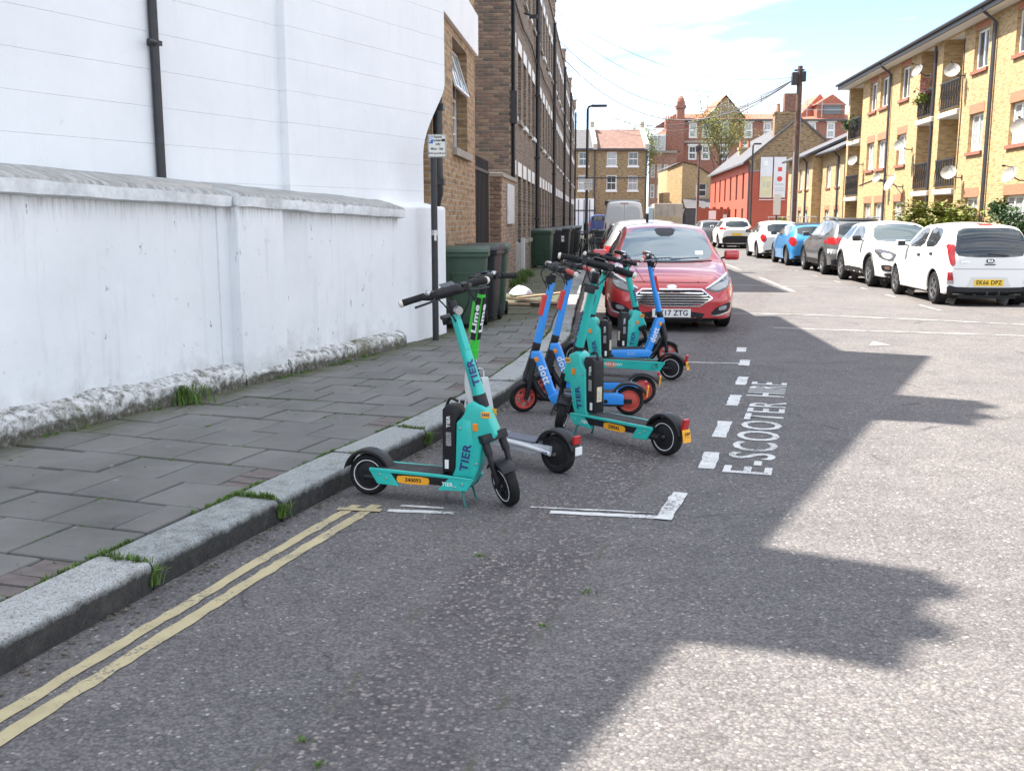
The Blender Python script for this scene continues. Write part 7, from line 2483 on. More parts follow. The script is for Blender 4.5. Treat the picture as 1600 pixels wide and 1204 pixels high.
def lime_scooter(label, F, Rr, steer, lean=0.0):
    t = place_scooter('green_white_scooter', label, F, Rr, 0.84, 'electric hire scooters in the bay', lean)
    rk = R(12)
    X0 = 0.42
    S = Matrix.Translation((X0, 0, 0)) @ steer_matrix(steer, rk, (0, 0, 0.12))
    B = Matrix.Translation((X0, 0, 0))
    tn = math.tan(rk)

    def ax(z):
        return -(z - 0.12) * tn
    wheel_parts(t, (0, 0, 0.12), 0.12, 0.06, M_STEEL, M_BPL, 5, M=S)
    wheel_parts(t, (-0.84, 0, 0.12), 0.12, 0.07, M_BPL, M_BPL, disc=True, M=B)
    fk = MB()
    for s in (1, -1):
        fk.tube([(ax(0.36), s * 0.042, 0.36), (0.0, s * 0.048, 0.12)], 0.016, 8)
    fk.xf(S).build('fork', M_BPL, t, smooth=45)
    fender(0.138, 0.08, R(35), R(140), at=(0, 0, 0.12), M=S).build('front_mudguard', M_SWHITE, t, smooth=45)
    MB().tube(curve_pts([(ax(0.66), 0, 0.66), (ax(0.45) - 0.01, 0, 0.46), (-0.14, 0, 0.27), (-0.225, 0, 0.185), (-0.33, 0, 0.165)], 6), 0.034, 14, sq=0.85).xf(B).build('frame', M_SWHITE, t, smooth=50)
    dk = MB().prism([(-0.82, 0.13), (-0.70, 0.105), (-0.30, 0.115), (-0.24, 0.15), (-0.30, 0.18), (-0.70, 0.168), (-0.82, 0.165)], -0.078, 0.078, 'y').xf(B).build('deck', mat('grey white deck', (0.45, 0.47, 0.50), 0.45, var=0.12, vscale=9), t, bevel=0.010, segs=2, smooth=40)
    MB().box(-0.70, -0.31, -0.066, 0.066, 0.160, 0.182).xf(B).build('grip_mat', mat('grey grip mat', (0.12, 0.13, 0.16), 0.85, var=0.2, vscale=30), dk)
    for s in (1, -1):
        MB().tube(curve_pts([(-0.24, s * 0.05, 0.175), (-0.35, s * 0.081, 0.165), (-0.68, s * 0.083, 0.150), (-0.84, s * 0.072, 0.128)], 4), 0.014, 8).xf(B).build('deck_rail', M_SWHITE, dk, smooth=50)
        hero_text(dk, 'Lime', 0.03, M_NAVY, (X0 - 0.80, s * 0.0895, 0.137), (-s, 0, 0), s, (0, 0, 1), bold=0.0)
    fe_ = fender(0.155, 0.092, R(-2), R(165), at=(-0.84, 0, 0.12), M=B).build('rear_mudguard', M_BPL, t, smooth=45)
    MB().obox((-0.985, 0, 0.225), (0.018, 0.06, 0.05)).xf(B).build('tail_light', M_LRED, fe_, bevel=0.004)
    MB().obox((-1.002, 0, 0.16), (0.006, 0.06, 0.05)).xf(B).build('rear_sticker', M_WPRINT, fe_)
    # battery case slung on the front of the frame, with wire cradle
    bt = MB().obox((-0.200, 0.0, 0.385), (0.080, 0.115, 0.27), Matrix.Rotation(R(13), 4, 'Y')).xf(B).build('battery', mat('grey battery case', (0.42, 0.44, 0.45), 0.5, var=0.1, vscale=10), t, bevel=0.02, segs=3, smooth=40)
    MB().obox((-0.232, 0.0, 0.238), (0.080, 0.11, 0.045), Matrix.Rotation(R(13), 4, 'Y')).xf(B).build('battery_shoe', M_BPL, bt, bevel=0.01)
    MB().tube(curve_pts([(-0.165, -0.05, 0.51), (-0.15, -0.05, 0.565), (-0.15, 0.05, 0.565), (-0.165, 0.05, 0.51)], 4), 0.006, 6).xf(B).build('wire_loop', M_STEEL, bt, smooth=40)
    st_ = MB().tube([(ax(0.66), 0, 0.66), (ax(0.88), 0, 0.88), (ax(1.06), 0, 1.06)], [0.031, 0.029, 0.026], 16).xf(S).build('stem', M_SGREEN, t, smooth=40)
    MB().tube([(ax(0.64), 0, 0.64), (ax(0.70), 0, 0.70)], 0.035, 14).xf(S).build('stem_clamp', M_SGREEN, st_, smooth=40)
    for s in (1, -1):
        MB().obox((ax(0.90), s * 0.028, 0.90), (0.036, 0.006, 0.28), Matrix.Rotation(-rk, 4, 'Y')).xf(S).build('stem_panel', M_BPL, st_, bevel=0.002)
        hero_text(st_, 'Lime', 0.05, M_WPRINT, (ax(0.90), s * 0.0315, 0.90), (-tn, 0, 1), s, ((-1, 0, -tn) if s < 0 else (1, 0, tn)), M=S, sx=1.8)
    MB().obox((ax(0.90) - 0.028, 0, 0.90), (0.006, 0.036, 0.28), Matrix.Rotation(-rk, 4, 'Y')).xf(S).build('stem_panel', M_BPL, st_, bevel=0.002)
    hero_text(st_, 'Lime', 0.05, M_WPRINT, (ax(0.90) - 0.0325, 0, 0.90), (-tn, 0, 1), 1, (0, 1, 0), M=S, sx=1.8)
    MB().prism([(0.02, -0.12), (0.05, -0.10), (0.05, 0.10), (0.02, 0.13)], -0.018, 0.018, 'y').xf(S @ Matrix.Translation((ax(0.90), 0, 0.90)) @ Matrix.Rotation(-rk, 4, 'Y')).build('stem_fin', M_SGREEN, st_, bevel=0.006)
    MB().tube([(ax(1.05), 0, 1.05), (ax(1.11), 0, 1.11)], 0.025, 14).xf(S).build('stem_collar', M_BPL, t, smooth=40)
    handlebar(t, (ax(1.11), 1.11), S, M_RUB, M_RUB, half=0.28)
    return t


teal_scooter('teal scooter nearest the camera with orange plate 340093 and black battery', (-0.035, 5.215), (-0.80, 5.46), -46, '340093', wb=0.80, tail=False, half=0.25)
lime_scooter('white framed scooter with bright green stem, tucked behind the nearest teal one', (-0.33, 6.50), (0.27, 5.95), 12)
teal_scooter('teal scooter facing the kerb with yellow tail plate, in the middle of the bay', (0.39, 7.16), (1.0, 6.42), -54, '239542', stem_words='REVENUE', wb=0.94, scale=1.06, half=0.245)
blue_scooter('blue scooter with coral wheels whose front wheel touches the kerb, nearer of the pair', (0.09, 7.89), (0.93, 7.78), 30)
blue_scooter('blue scooter with coral wheels standing just behind the other kerbside blue one', (0.25, 8.40), (1.11, 8.28), 30)
teal_scooter('teal scooter with an orange patch and pale words along its deck, at the back', (0.64, 9.98), (1.56, 9.50), -42, '251187', slogan='TYREE BODY', wb=0.98)
teal_scooter('teal scooter with upright black battery turned towards the road, in front of the red car', (1.48, 10.78), (0.62, 10.40), -25, '260418')
blue_scooter('blue scooter turned towards the road, just in front of the red car plate', (1.68, 10.62), (0.84, 10.40), -25)
# ------------------------------------------------------------------ wheelie bins
M_BING = mat('green bin plastic', (0.035, 0.072, 0.046), 0.5, var=0.18, vscale=5, dirt=(0.07, 0.085, 0.07), dscale=4, damt=0.35)
M_BINK = mat('black bin plastic', (0.022, 0.024, 0.026), 0.5, var=0.2, vscale=5)


def wheelie_bin(label, v, u, m, rot=0.0, sc=1.0, group='wheelie bins along the terrace', sticker=False):
    """front faces -y"""
    t = sthing('wheelie_bin', label, 'bin', v, u, 0.122, group, rot)
    t.scale = (sc, sc, sc)
    w0, w1, d0, d1, h = 0.235, 0.285, 0.22, 0.33, 0.98
    b = MB()
    vs = [(-w0, -d0, 0.05), (w0, -d0, 0.05), (w0, d0, 0.05), (-w0, d0, 0.05), (-w1, -d1, h), (w1, -d1, h), (w1, d1 - 0.03, h), (-w1, d1 - 0.03, h)]
    b.add(vs, [(3, 2, 1, 0), (4, 5, 6, 7), (0, 1, 5, 4), (1, 2, 6, 5), (2, 3, 7, 6), (3, 0, 4, 7)])
    bo = b.build('body', m, t, bevel=0.03, segs=3, smooth=40)
    MB().box(-w1 - 0.025, w1 + 0.025, -d1 - 0.03, d1, h - 0.055, h + 0.005).build('rim', m, t, bevel=0.012)
    # raised front panel and ribs
    f = lambda z: -(d0 + (d1 - d0) * (z - 0.05) / (h - 0.05))
    pn = MB()
    for x in (-0.17, 0.17):
        pn.beam((x * 0.86, f(0.18) - 0.002, 0.18), (x, f(0.72) - 0.002, 0.72), 0.02, 0.02)
    pn.beam((-0.17, f(0.72) - 0.002, 0.72), (0.17, f(0.72) - 0.002, 0.72), 0.02, 0.02)
    pn.build('front_rib', m, bo)
    lid = MB()
    prof = [(-d1 - 0.05, h + 0.012), (-d1 - 0.02, h + 0.045), (-0.05, h + 0.085), (d1 - 0.06, h + 0.075), (d1 + 0.02, h + 0.03), (d1 + 0.02, h + 0.008), (-d1 - 0.05, h + 0.006)]
    lid.prism(prof, -w1 - 0.03, w1 + 0.03, 'x').build('lid', m, t, bevel=0.012, smooth=40)
    MB().tube([(-w1 + 0.06, d1 + 0.06, h + 0.0), (w1 - 0.06, d1 + 0.06, h + 0.0)], 0.016, 8).box(-w1 + 0.05, -w1 + 0.08, d1 - 0.05, d1 + 0.06, h - 0.03, h + 0.01).box(w1 - 0.08, w1 - 0.05, d1 - 0.05, d1 + 0.06, h - 0.03, h + 0.01).build('handle', m, t)
    for s in (1, -1):
        MB().lathe([(0, -0.025), (0.09, -0.025), (0.10, -0.012), (0.10, 0.012), (0.09, 0.025), (0, 0.025)], 18, Matrix.Translation((s * 0.245, d0 + 0.06, 0.10)) @ Matrix.Rotation(pi / 2, 4, 'Y')).build('wheel', M_RUB, t, smooth=40)
    if sticker:
        for x in (-0.09, 0.09):
            MB().box(x - 0.045, x + 0.045, f(0.75) - 0.006, f(0.75), 0.62, 0.86).build('sticker', M_WPRINT, bo)
    return t


wheelie_bin('green wheelie bin nearest the camera, beside the parking sign post', -1.75, 13.05, M_BING, R(4))
wheelie_bin('green wheelie bin with a black side just behind the nearest green one', -1.67, 13.85, M_BINK, R(-3), group='wheelie bins along the terrace')
wheelie_bin('green wheelie bin third from the parking sign, against the iron fence', -1.63, 14.65, M_BING, R(2))
wheelie_bin('green wheelie bin with pale lid edge standing before the terrace windows', -1.70, 29.6, M_BING, R(-6), 1.06)
wheelie_bin('black wheelie bin right behind the green one along the terrace', -1.52, 31.2, M_BINK, R(3), 1.06)
wheelie_bin('black wheelie bin with two white stickers on its front', -1.30, 33.4, M_BINK, R(-4), 1.08, sticker=True)
wheelie_bin('black wheelie bin behind the one with white stickers', -1.25, 36.4, M_BINK, R(5), 1.06)
wheelie_bin('dark wheelie bin farther up the terrace, past the stickered bin', -1.15, 40.0, M_BINK, R(2), 1.06)
wheelie_bin('dark green wheelie bin farthest up the terrace', -1.15, 44.0, M_BING, R(-2), 1.06)
wheelie_bin('black bin by the kerb just right of the lamp post', -0.05, 39.6, M_BINK, R(4), 0.95)

# ------------------------------------------------------------------ parking sign
ps = thing('parking_sign', 'square parking permit sign on a black post against the white wall', 'sign', (-0.90, 11.72, 0.122), SROT)
MB().tube([(0, 0, 0), (0, 0, 2.33)], 0.038, 16).build('post', M_BLACK, ps, smooth=40)
MB().tube([(0, 0, 2.33), (0, 0, 2.345)], [0.038, 0.02], 16).build('post_cap', M_BLACK, ps)
M_SIGNW = mat('sign white', (0.66, 0.65, 0.60), 0.5, var=0.05, vscale=10)
MB().tube([(0, 0, 1.22), (0, 0, 1.28)], 0.0395, 16).build('band', M_STEEL, ps)
MB().box(0.004, 0.03, -0.043, -0.038, 1.16, 1.24).build('sticker', M_SIGNW, ps)
sp = MB().box(-0.055, 0.155, -0.053, -0.045, 2.10, 2.355).build('plate', M_SIGNW, ps, bevel=0.006)
fr_ = MB()
for a, b, c_, d in ((-0.05, 0.15, 2.105, 2.109), (-0.05, 0.15, 2.346, 2.350), (-0.05, -0.046, 2.105, 2.35), (0.146, 0.15, 2.105, 2.35)):
    fr_.box(a, b, -0.0545, -0.0532, c_, d)
fr_.build('border', M_PLK, sp)
MB().box(-0.042, 0.005, -0.0545, -0.0532, 2.255, 2.335).build('blue_panel', mat('sign blue', (0.01, 0.10, 0.42), 0.5), sp)
lettering('sign_lettering', 'P', 0.085, M_SIGNW, sp, (-0.018, -0.0552, 2.295), (1, 0, 0), (0, 0, 1), 0.0005, 0.002)
for sx_, tx, zz in ((0.040, 'Permit', 2.325), (0.040, 'holders', 2.288), (0.040, 'only', 2.248)):
    lettering('sign_lettering', tx, 0.034, M_PLK, sp, (0.062, -0.0545, zz), (1, 0, 0), (0, 0, 1), 0.0005, 0.0008)
MB().box(0.105, 0.142, -0.0545, -0.0532, 2.275, 2.305).build('zone_panel', M_PLK, sp)
lettering('sign_lettering', 'Mon - Sat', 0.036, M_PLK, sp, (0.05, -0.0545, 2.195), (1, 0, 0), (0, 0, 1), 0.0005, 0.0008)
lettering('sign_lettering', '8.30 am-6.30 pm', 0.028, M_PLK, sp, (0.05, -0.0545, 2.145), (1, 0, 0), (0, 0, 1), 0.0005, 0.0006)

# ------------------------------------------------------------------ lamp posts
M_LAMP = mat('lamp post black', (0.022, 0.024, 0.026), 0.45)


def lamp_post(label, v, u, h, arm=0.6, sign=False):
    t = sthing('street_lamp', label, 'lamp post', v, u, 0.12, 'street lamps')
    MB().tube([(0, 0, 0), (0, 0, 1.2)], 0.085, 14).build('base', M_LAMP, t, smooth=40)
    MB().tube([(0, 0, 1.2), (0, 0, 1.3), (0, 0, h)], [0.085, 0.055, 0.045], 12).tube([(0, 0, h), (0.05, 0, h + 0.08), (arm * 0.5, 0, h + 0.10)], 0.035, 8).build('post', M_LAMP, t, smooth=40)
    ld = MB().box(arm * 0.35, arm + 0.35, -0.11, 0.11, h + 0.06, h + 0.14).build('lantern', M_LAMP, t, bevel=0.03)
    MB().box(arm * 0.5, arm + 0.3, -0.08, 0.08, h + 0.05, h + 0.065).build('diffuser', M_LENSC, ld)
    if sign:
        s_ = MB().box(-0.11, 0.21, -0.10, -0.09, 2.45, 2.85).build('notice_plate', M_SIGNW, t)
        for zz, tx in ((2.78, 'P Permit'), (2.68, 'holders only'), (2.58, 'Mon - Sat')):
            lettering('sign_lettering', tx, 0.06, M_PLK, s_, (0.05, -0.102, zz), (1, 0, 0), (0, 0, 1), 0.0005)
    return t


lamp_post('black street lamp carrying a parking notice on the left pavement', -0.52, 37.5, 5.35, 0.35, True)
lamp_post('thin black street lamp in front of the red painted house', 8.35, 57.6, 5.4, 0.1)

# sign post on the right pavement
t = sthing('sign_post', 'small white sign on a dark post at the right of the banners', 'sign', 8.4, 49.5, 0.12)
MB().tube([(0, 0, 0), (0, 0, 2.3)], 0.04, 10).build('post', M_LAMP, t, smooth=40)
MB().box(-0.17, 0.17, -0.055, -0.043, 1.6, 2.6).build('plate', M_SIGNW, t, bevel=0.004)
t = sthing('bus_flag_post', 'thin dark post with a small white head beside the shopfront', 'post', 0.35, 62.0, 0.0)
MB().tube([(0, 0, 0), (0, 0, 2.6)], 0.035, 8).box(-0.12, 0.12, -0.05, -0.04, 2.35, 2.6).build('post', M_LAMP, t)

# ------------------------------------------------------------------ telegraph poles and wires
M_POLE = mat('weathered pole timber', (0.105, 0.062, 0.048), 0.85, var=0.35, vscale=6, bmp=0.4, bscale=20)
M_WIRE = mat('telephone wire', (0.03, 0.03, 0.035), 0.6)


def pole(label, v, u, h, rings=True):
    t = sthing('telegraph_pole', label, 'telegraph pole', v, u, 0.1, 'telegraph poles')
    MB().tube([(0, 0, 0), (0.0, 0, h * 0.5), (0.03, 0, h)], [0.135, 0.12, 0.10], 14).build('pole', M_POLE, t, smooth=40)
    hd = MB().box(-0.30, -0.06, -0.18, 0.12, h - 0.75, h - 0.25).box(0.06, 0.26, -0.15, 0.1, h - 0.62, h - 0.22).build('terminal_box', M_BLACK, t, bevel=0.03)
    MB().lathe([(0.20, 0), (0.23, 0.02), (0.20, 0.04)], 16, Matrix.Translation((0, 0, h - 0.18))).build('wire_ring', M_BLACK, t)
    MB().tube([(0.13, -0.05, 0.1), (0.12, -0.06, h - 0.7)], 0.018, 6).tube([(-0.08, -0.12, 0.1), (-0.08, -0.11, h * 0.55)], 0.03, 6).build('cable_guard', mat('grey cable guard', (0.30, 0.30, 0.31), 0.6), t)
    for k in range(6):
        MB().beam((0.10, -0.06, h * 0.55 + k * 0.4), (0.28 if k % 2 else -0.28, -0.08, h * 0.55 + k * 0.4), 0.02, 0.02).build('step_iron', M_BLACK, t)
    return t


pole('tall telegraph pole with black terminal boxes in front of the yellow houses', 7.97, 43.0, 7.55)
pole('distant telegraph pole standing before the buff house', 9.0, 96.0, 8.3)
pole('most distant telegraph pole, left of the buff house', 3.3, 122.0, 9.0)


def wire(label, a, b, sag, r=0.012):
    a, b = W(*a), W(*b)
    pts = []
    for k in range(21):
        q = k / 20
        p = a.lerp(b, q)
        p.z -= sag * 4 * q * (1 - q)
        pts.append(p - a)
    o = MB().tube(pts, r, 5).build('overhead_wire', M_WIRE, loc=a, smooth=60)
    tag(o, label, 'wire', 'telephone wires from the pole to the terrace')


PT = (7.95, 43.0, 7.25)
for k, (u, z, sg, r) in enumerate(((39.0, 9.3, 1.0, 0.010), (41.5, 9.3, 1.5, 0.010), (46.0, 9.3, 2.0, 0.014), (50.0, 9.2, 2.3, 0.020), (52.5, 9.2, 2.2, 0.012), (58.0, 9.1, 2.4, 0.014), (63.0, 9.0, 1.9, 0.018), (69.0, 9.0, 2.2, 0.012), (74.0, 8.9, 1.6, 0.010))):
    wire(('topmost', 'second', 'third', 'thick fourth', 'fifth', 'sixth', 'thick seventh', 'eighth', 'lowest')[k] + ' telephone wire sagging from the tall pole to the terrace roofs', (-1.95, u, z), PT, sg, r)

# ------------------------------------------------------------------ bicycles at the lamp post
M_BIKE = mat('black bicycle paint', (0.02, 0.02, 0.022), 0.35)


def bicycle(label, v, u, rot, lean):
    t = sthing('bicycle', label, 'bicycle', v, u, 0.122, 'bicycles locked by the lamp post', rot)
    t.rotation_euler = (R(lean), 0, SROT + rot)
    r = 0.34
    for x in (-0.52, 0.52):
        w = bpy.data.objects.new('wheel', None)
        COL.objects.link(w)
        w.parent = t
        M_ = Matrix.Translation((x, 0, r)) @ Matrix.Rotation(pi / 2, 4, 'X')
        MB().lathe([(r, -0.018), (r + 0.012, 0), (r, 0.018), (r - 0.022, 0.014), (r - 0.03, 0), (r - 0.022, -0.014)], 32, M_, close=True).build('tyre', M_RUB, w, smooth=50)
        sp_ = MB()
        for k in range(14):
            a = 2 * pi * k / 14
            sp_.tube([M_ @ Vector((0, 0, 0.02 * (1 if k % 2 else -1))), M_ @ Vector((cos(a) * (r - 0.02), sin(a) * (r - 0.02), 0))], 0.002, 4, cap=False)
        sp_.build('spokes', M_STEEL, w, fix=False)
    f = MB()
    bb, hd, st_, rear, fr_ = (-0.08, 0, 0.28), (0.34, 0, 0.80), (-0.22, 0, 0.82), (-0.52, 0, r), (0.52, 0, r)
    for a, b, q in ((bb, hd, 0.019), (bb, st_, 0.017), (st_, hd, 0.017), (hd, (0.38, 0, 0.66), 0.02)):
        f.tube([a, b], q, 8)
    for s in (-0.05, 0.05):
        f.tube([bb, (rear[0], s, rear[2])], 0.010, 6).tube([st_, (rear[0], s, rear[2])], 0.009, 6).tube([(0.38, s * 0.7, 0.68), (fr_[0], s, fr_[2])], 0.012, 6)
    f.build('frame', M_BIKE, t, smooth=40)
    MB().tube([st_, (-0.245, 0, 0.95)], 0.013, 8).build('seat_post', M_STEEL, t)
    MB().prism([(-0.40, 0.95), (-0.36, 0.985), (-0.2, 0.975), (-0.10, 0.985), (-0.11, 0.965), (-0.3, 0.94)], -0.06, 0.06, 'y').build('saddle', M_RUB, t, bevel=0.015)
    MB().tube([hd, (0.33, 0, 0.97)], 0.014, 8).tube(curve_pts([(0.20, 0.29, 1.0), (0.30, 0.18, 1.02), (0.36, 0, 0.98), (0.30, -0.18, 1.02), (0.20, -0.29, 1.0)], 4), 0.012, 8).build('handlebar', M_BIKE, t, smooth=40)
    MB().lathe([(0, -0.004), (0.09, -0.004), (0.09, 0.004), (0, 0.004)], 18, Matrix.Translation((-0.08, -0.05, 0.28)) @ Matrix.Rotation(pi / 2, 4, 'X')).tube([(-0.08, -0.07, 0.28), (0.06, -0.07, 0.18)], 0.008, 6).tube([(-0.08, 0.07, 0.28), (-0.22, 0.07, 0.38)], 0.008, 6).box(0.02, 0.10, -0.13, -0.07, 0.17, 0.19).box(-0.26, -0.18, 0.07, 0.13, 0.37, 0.39).build('crank', M_STEEL, t)
    return t


bicycle('black bicycle leaning at the lamp post on the terrace side', -0.62, 30.6, R(78), 8)
bicycle('black bicycle leaning between the lamp post and the parked cars', -0.22, 34.0, R(95), -7)
bicycle('farthest black bicycle standing past the lamp post by the kerb', -0.18, 38.0, R(84), -5)

# ------------------------------------------------------------------ dumped boards and a bag on the pavement
M_BOARD = mat('pale dumped timber', (0.42, 0.30, 0.19), 0.8, var=0.3, vscale=8)
for k, (v, u, z, L, rot, tilt, lb) in enumerate(((-1.15, 16.4, 0.13, 1.0, 5, 2, 'long pale plank flat on the pavement under the dumped pile'), (-1.1, 16.65, 0.17, 0.9, -8, 4, 'brown plank lying across the dumped pile'), (-1.0, 16.9, 0.24, 0.8, 12, -6, 'short plank with raised end on top of the dumped pile'), (-0.85, 16.2, 0.15, 0.55, -20, 0, 'small dark offcut in front of the dumped planks'))):
    o = MB().box(-L / 2, L / 2, -0.06, 0.06, 0, 0.03).build('timber_plank', M_BOARD if k < 3 else mat('dark offcut', (0.08, 0.05, 0.04), 0.8), loc=W(v, u, z), rot=(0, R(tilt), SROT + R(rot)), bevel=0.004)
    tag(o, lb, 'plank', 'dumped planks')
bag = MB().lathe([(0.001, 0), (0.16, 0.0), (0.20, 0.06), (0.15, 0.14), (0.07, 0.19), (0.02, 0.20)], 14)
bag.v = [(p[0] * (1 + 0.25 * noise.noise((p[0] * 9, p[1] * 9, p[2] * 9))), p[1] * (1 + 0.3 * noise.noise((p[1] * 9, 3, p[2] * 9))), p[2] * (1 + 0.2 * noise.noise((p[0] * 7, p[1] * 7, 1)))) for p in bag.v]
o = bag.build('plastic_bag', mat('white polythene', (0.62, 0.64, 0.66), 0.35), loc=W(-1.35, 17.2, 0.20), smooth=60)
tag(o, 'crumpled white plastic bag on the dumped planks by the bins', 'bag')

# ------------------------------------------------------------------ vegetation
M_LEAF1 = mat('leaf yellow green', (0.15, 0.19, 0.03), 0.6, var=0.5, vscale=3)
M_LEAF2 = mat('leaf mid green', (0.035, 0.085, 0.025), 0.6, var=0.5, vscale=3)
M_LEAF3 = mat('leaf rusty green', (0.16, 0.11, 0.03), 0.6, var=0.5, vscale=3)
M_LEAF4 = mat('spring leaf', (0.20, 0.22, 0.06), 0.6, var=0.5, vscale=1)
M_BARK = mat('bark', (0.085, 0.065, 0.05), 0.9, var=0.3, vscale=5, bmp=0.4)
M_GRASS = mat('grass', (0.085, 0.15, 0.025), 0.7, var=0.5, vscale=14)
M_MOSS = mat('moss', (0.045, 0.06, 0.018), 0.95, var=0.5, vscale=30)


def leaves(n, fn, size, seed=1, flat=0.4):
    """n small bent leaf faces at points from fn(rng) -> (point, outward)"""
    r_ = random.Random(seed)
    mb = MB()
    for _ in range(n):
        p, d = fn(r_)
        s = size * r_.uniform(0.6, 1.3)
        a = Vector((r_.uniform(-1, 1), r_.uniform(-1, 1), r_.uniform(-flat, flat) + 0.05)).normalized()
        b = a.cross(Vector((r_.uniform(-0.5, 0.5), r_.uniform(-0.5, 0.5), 1))).normalized()
        p = Vector(p)
        m = p + a * s * 0.5 + Vector((0, 0, s * 0.12))
        mb.add([p, m + b * s * 0.25, p + a * s, m - b * s * 0.25], [(0, 1, 2), (0, 2, 3)])
    return mb


def bush(label, v, u, rx, ry, h, m, seed, n=2600, spiky=False, name='bush', m2=None):
    t = sthing(name, label, 'bush', v, u, 0.1)
    r0 = random.Random(seed)
    lobes = [(r0.uniform(-rx, rx) * 0.7, r0.uniform(-ry, ry) * 0.7, r0.uniform(0.45, 0.85) * h, r0.uniform(0.25, 0.45) * min(rx, ry, h)) for _ in range(14)]

    def fn(r_):
        lx, ly, lz, lr = r_.choice(lobes)
        d = Vector((r_.gauss(0, 1), r_.gauss(0, 1), r_.gauss(0, 1))).normalized()
        p = Vector((lx, ly, lz)) + d * lr * (r_.random() ** 0.4) * Vector((1, 1, 0.8)).length / 1.62
        p.z = max(0.05, p.z)
        return p, d
    o = leaves(n, fn, 0.17 if spiky else 0.11, seed, 0.25 if spiky else 0.7).build('foliage', m, t, fix=False)
    tag(o, kind='stuff')
    if m2:
        o = leaves(n // 3, fn, 0.15, seed + 50, 0.4).build('foliage', m2, t, fix=False)
        tag(o, kind='stuff')
    st_ = MB()
    for lx, ly, lz, lr in lobes[:9]:
        st_.tube(curve_pts([(lx * 0.1, ly * 0.1, 0), (lx * 0.5, ly * 0.5, lz * 0.55), (lx, ly, lz)], 3), [0.03] * 3 + [0.02] * 3 + [0.008], 5)
    st_.build('stems', M_BARK, t)
    return t


bush('spreading yellow green shrub before the flats, behind the white cars', 10.3, 32.2, 1.3, 1.8, 1.85, M_LEAF1, 4, 4200, True, m2=M_LEAF3)
bush('dark green rounded shrub at the right edge before the flats', 10.6, 26.6, 0.9, 1.1, 2.05, M_LEAF2, 9, 3600)
bush('low bright green hedge by the telegraph pole foot', 9.3, 52.5, 1.0, 3.0, 1.6, M_LEAF1, 12, 2400)
bush('small pale green shrub by the far balcony of the flats', 10.4, 46.5, 0.9, 1.4, 1.45, M_LEAF1, 15, 1800, True)


def tree(label, at, h, cr, m, seed, n=4200, leaf=0.3, bare=0.5, trunk=0.25):
    t = thing('tree', label, 'tree', at, 0.0, 'trees behind the houses')
    r0 = random.Random(seed)
    tr = MB()
    tr.tube(curve_pts([(0, 0, 0), (0.1, 0, h * 0.3), (-0.1, 0.1, h * 0.55)], 5), [trunk * (1 - 0.045 * k) for k in range(11)], 9)
    tips = []
    for k in range(11):
        z0 = h * r0.uniform(0.28, 0.58)
        a = r0.uniform(0, 2 * pi)
        L = cr * r0.uniform(0.6, 1.1)
        p1 = Vector((cos(a) * L * 0.45, sin(a) * L * 0.45, z0 + (h - z0) * r0.uniform(0.3, 0.5)))
        p2 = Vector((cos(a) * L * 0.8, sin(a) * L * 0.8, z0 + (h - z0) * r0.uniform(0.6, 1.0)))
        tr.tube(curve_pts([(0, 0, z0), p1, p2], 4), [trunk * 0.42 * (1 - k2 * 0.1) for k2 in range(9)], 6)
        tips.append((p1, p2))
        for q in range(4):
            b0 = p1.lerp(p2, r0.uniform(0, 0.9))
            b1 = b0 + Vector((r0.uniform(-1, 1), r0.uniform(-1, 1), r0.uniform(0.1, 1))) * cr * 0.35
            tr.tube([b0, (b0 + b1) / 2 + Vector((0, 0, 0.15)), b1], [trunk * 0.16, trunk * 0.11, trunk * 0.05], 5)
            tips.append((b0, b1))
    tr.build('trunk', M_BARK, t, smooth=50)

    def fn(r_):
        a, b = r_.choice(tips)
        q = r_.uniform(0.35, 1.1)
        return a.lerp(b, q) + Vector((r_.gauss(0, 1), r_.gauss(0, 1), r_.gauss(0, 0.8))) * cr * bare * 0.3, None
    o = leaves(n, fn, leaf, seed).build('crown', m, t, fix=False)
    tag(o, kind='stuff')
    return t


tree('sparse spring tree with pale leaves in front of the mansion dormer', (25.4, 124, 0), 15.5, 4.0, M_LEAF4, 21, 7000, 0.24, 0.6, 0.2)
tree('thin nearly bare tree just left of the red house chimneys', (30.3, 126, 0), 13.5, 2.4, M_LEAF4, 25, 450, 0.2, 0.4, 0.14)
tree('pale round tree rising behind the red tiled roof', (15.2, 128, 0), 12.9, 3.2, M_LEAF4, 31, 6500, 0.30, 0.9, 0.25)
bush('bushy plant spilling over the far top floor balcony', 11.7, 49.6, 0.4, 0.9, 0.9, M_LEAF2, 40, 700)
for o in [x for x in bpy.data.objects if x.get('label', '').startswith('bushy plant')]:
    o.location.z = 5.35
bush('flowering pot plants on the top balcony beside the pier', 11.75, 39.0, 0.3, 0.7, 0.9, M_LEAF1, 41, 700)
for o in [x for x in bpy.data.objects if x.get('label', '').startswith('flowering pot')]:
    o.location.z = 5.35
    fl_ = leaves(60, lambda r_: ((r_.uniform(-0.25, 0.2), r_.uniform(-0.6, 0.6), r_.uniform(0.6, 1.25)), None), 0.16, 3).build('flowers', mat('magenta petals', (0.35, 0.03, 0.14), 0.5), o, fix=False)
    tag(fl_, kind='stuff')

# grass and moss: kerb joints, slab joints, wall foot
r_ = random.Random(11)
gb = MB()


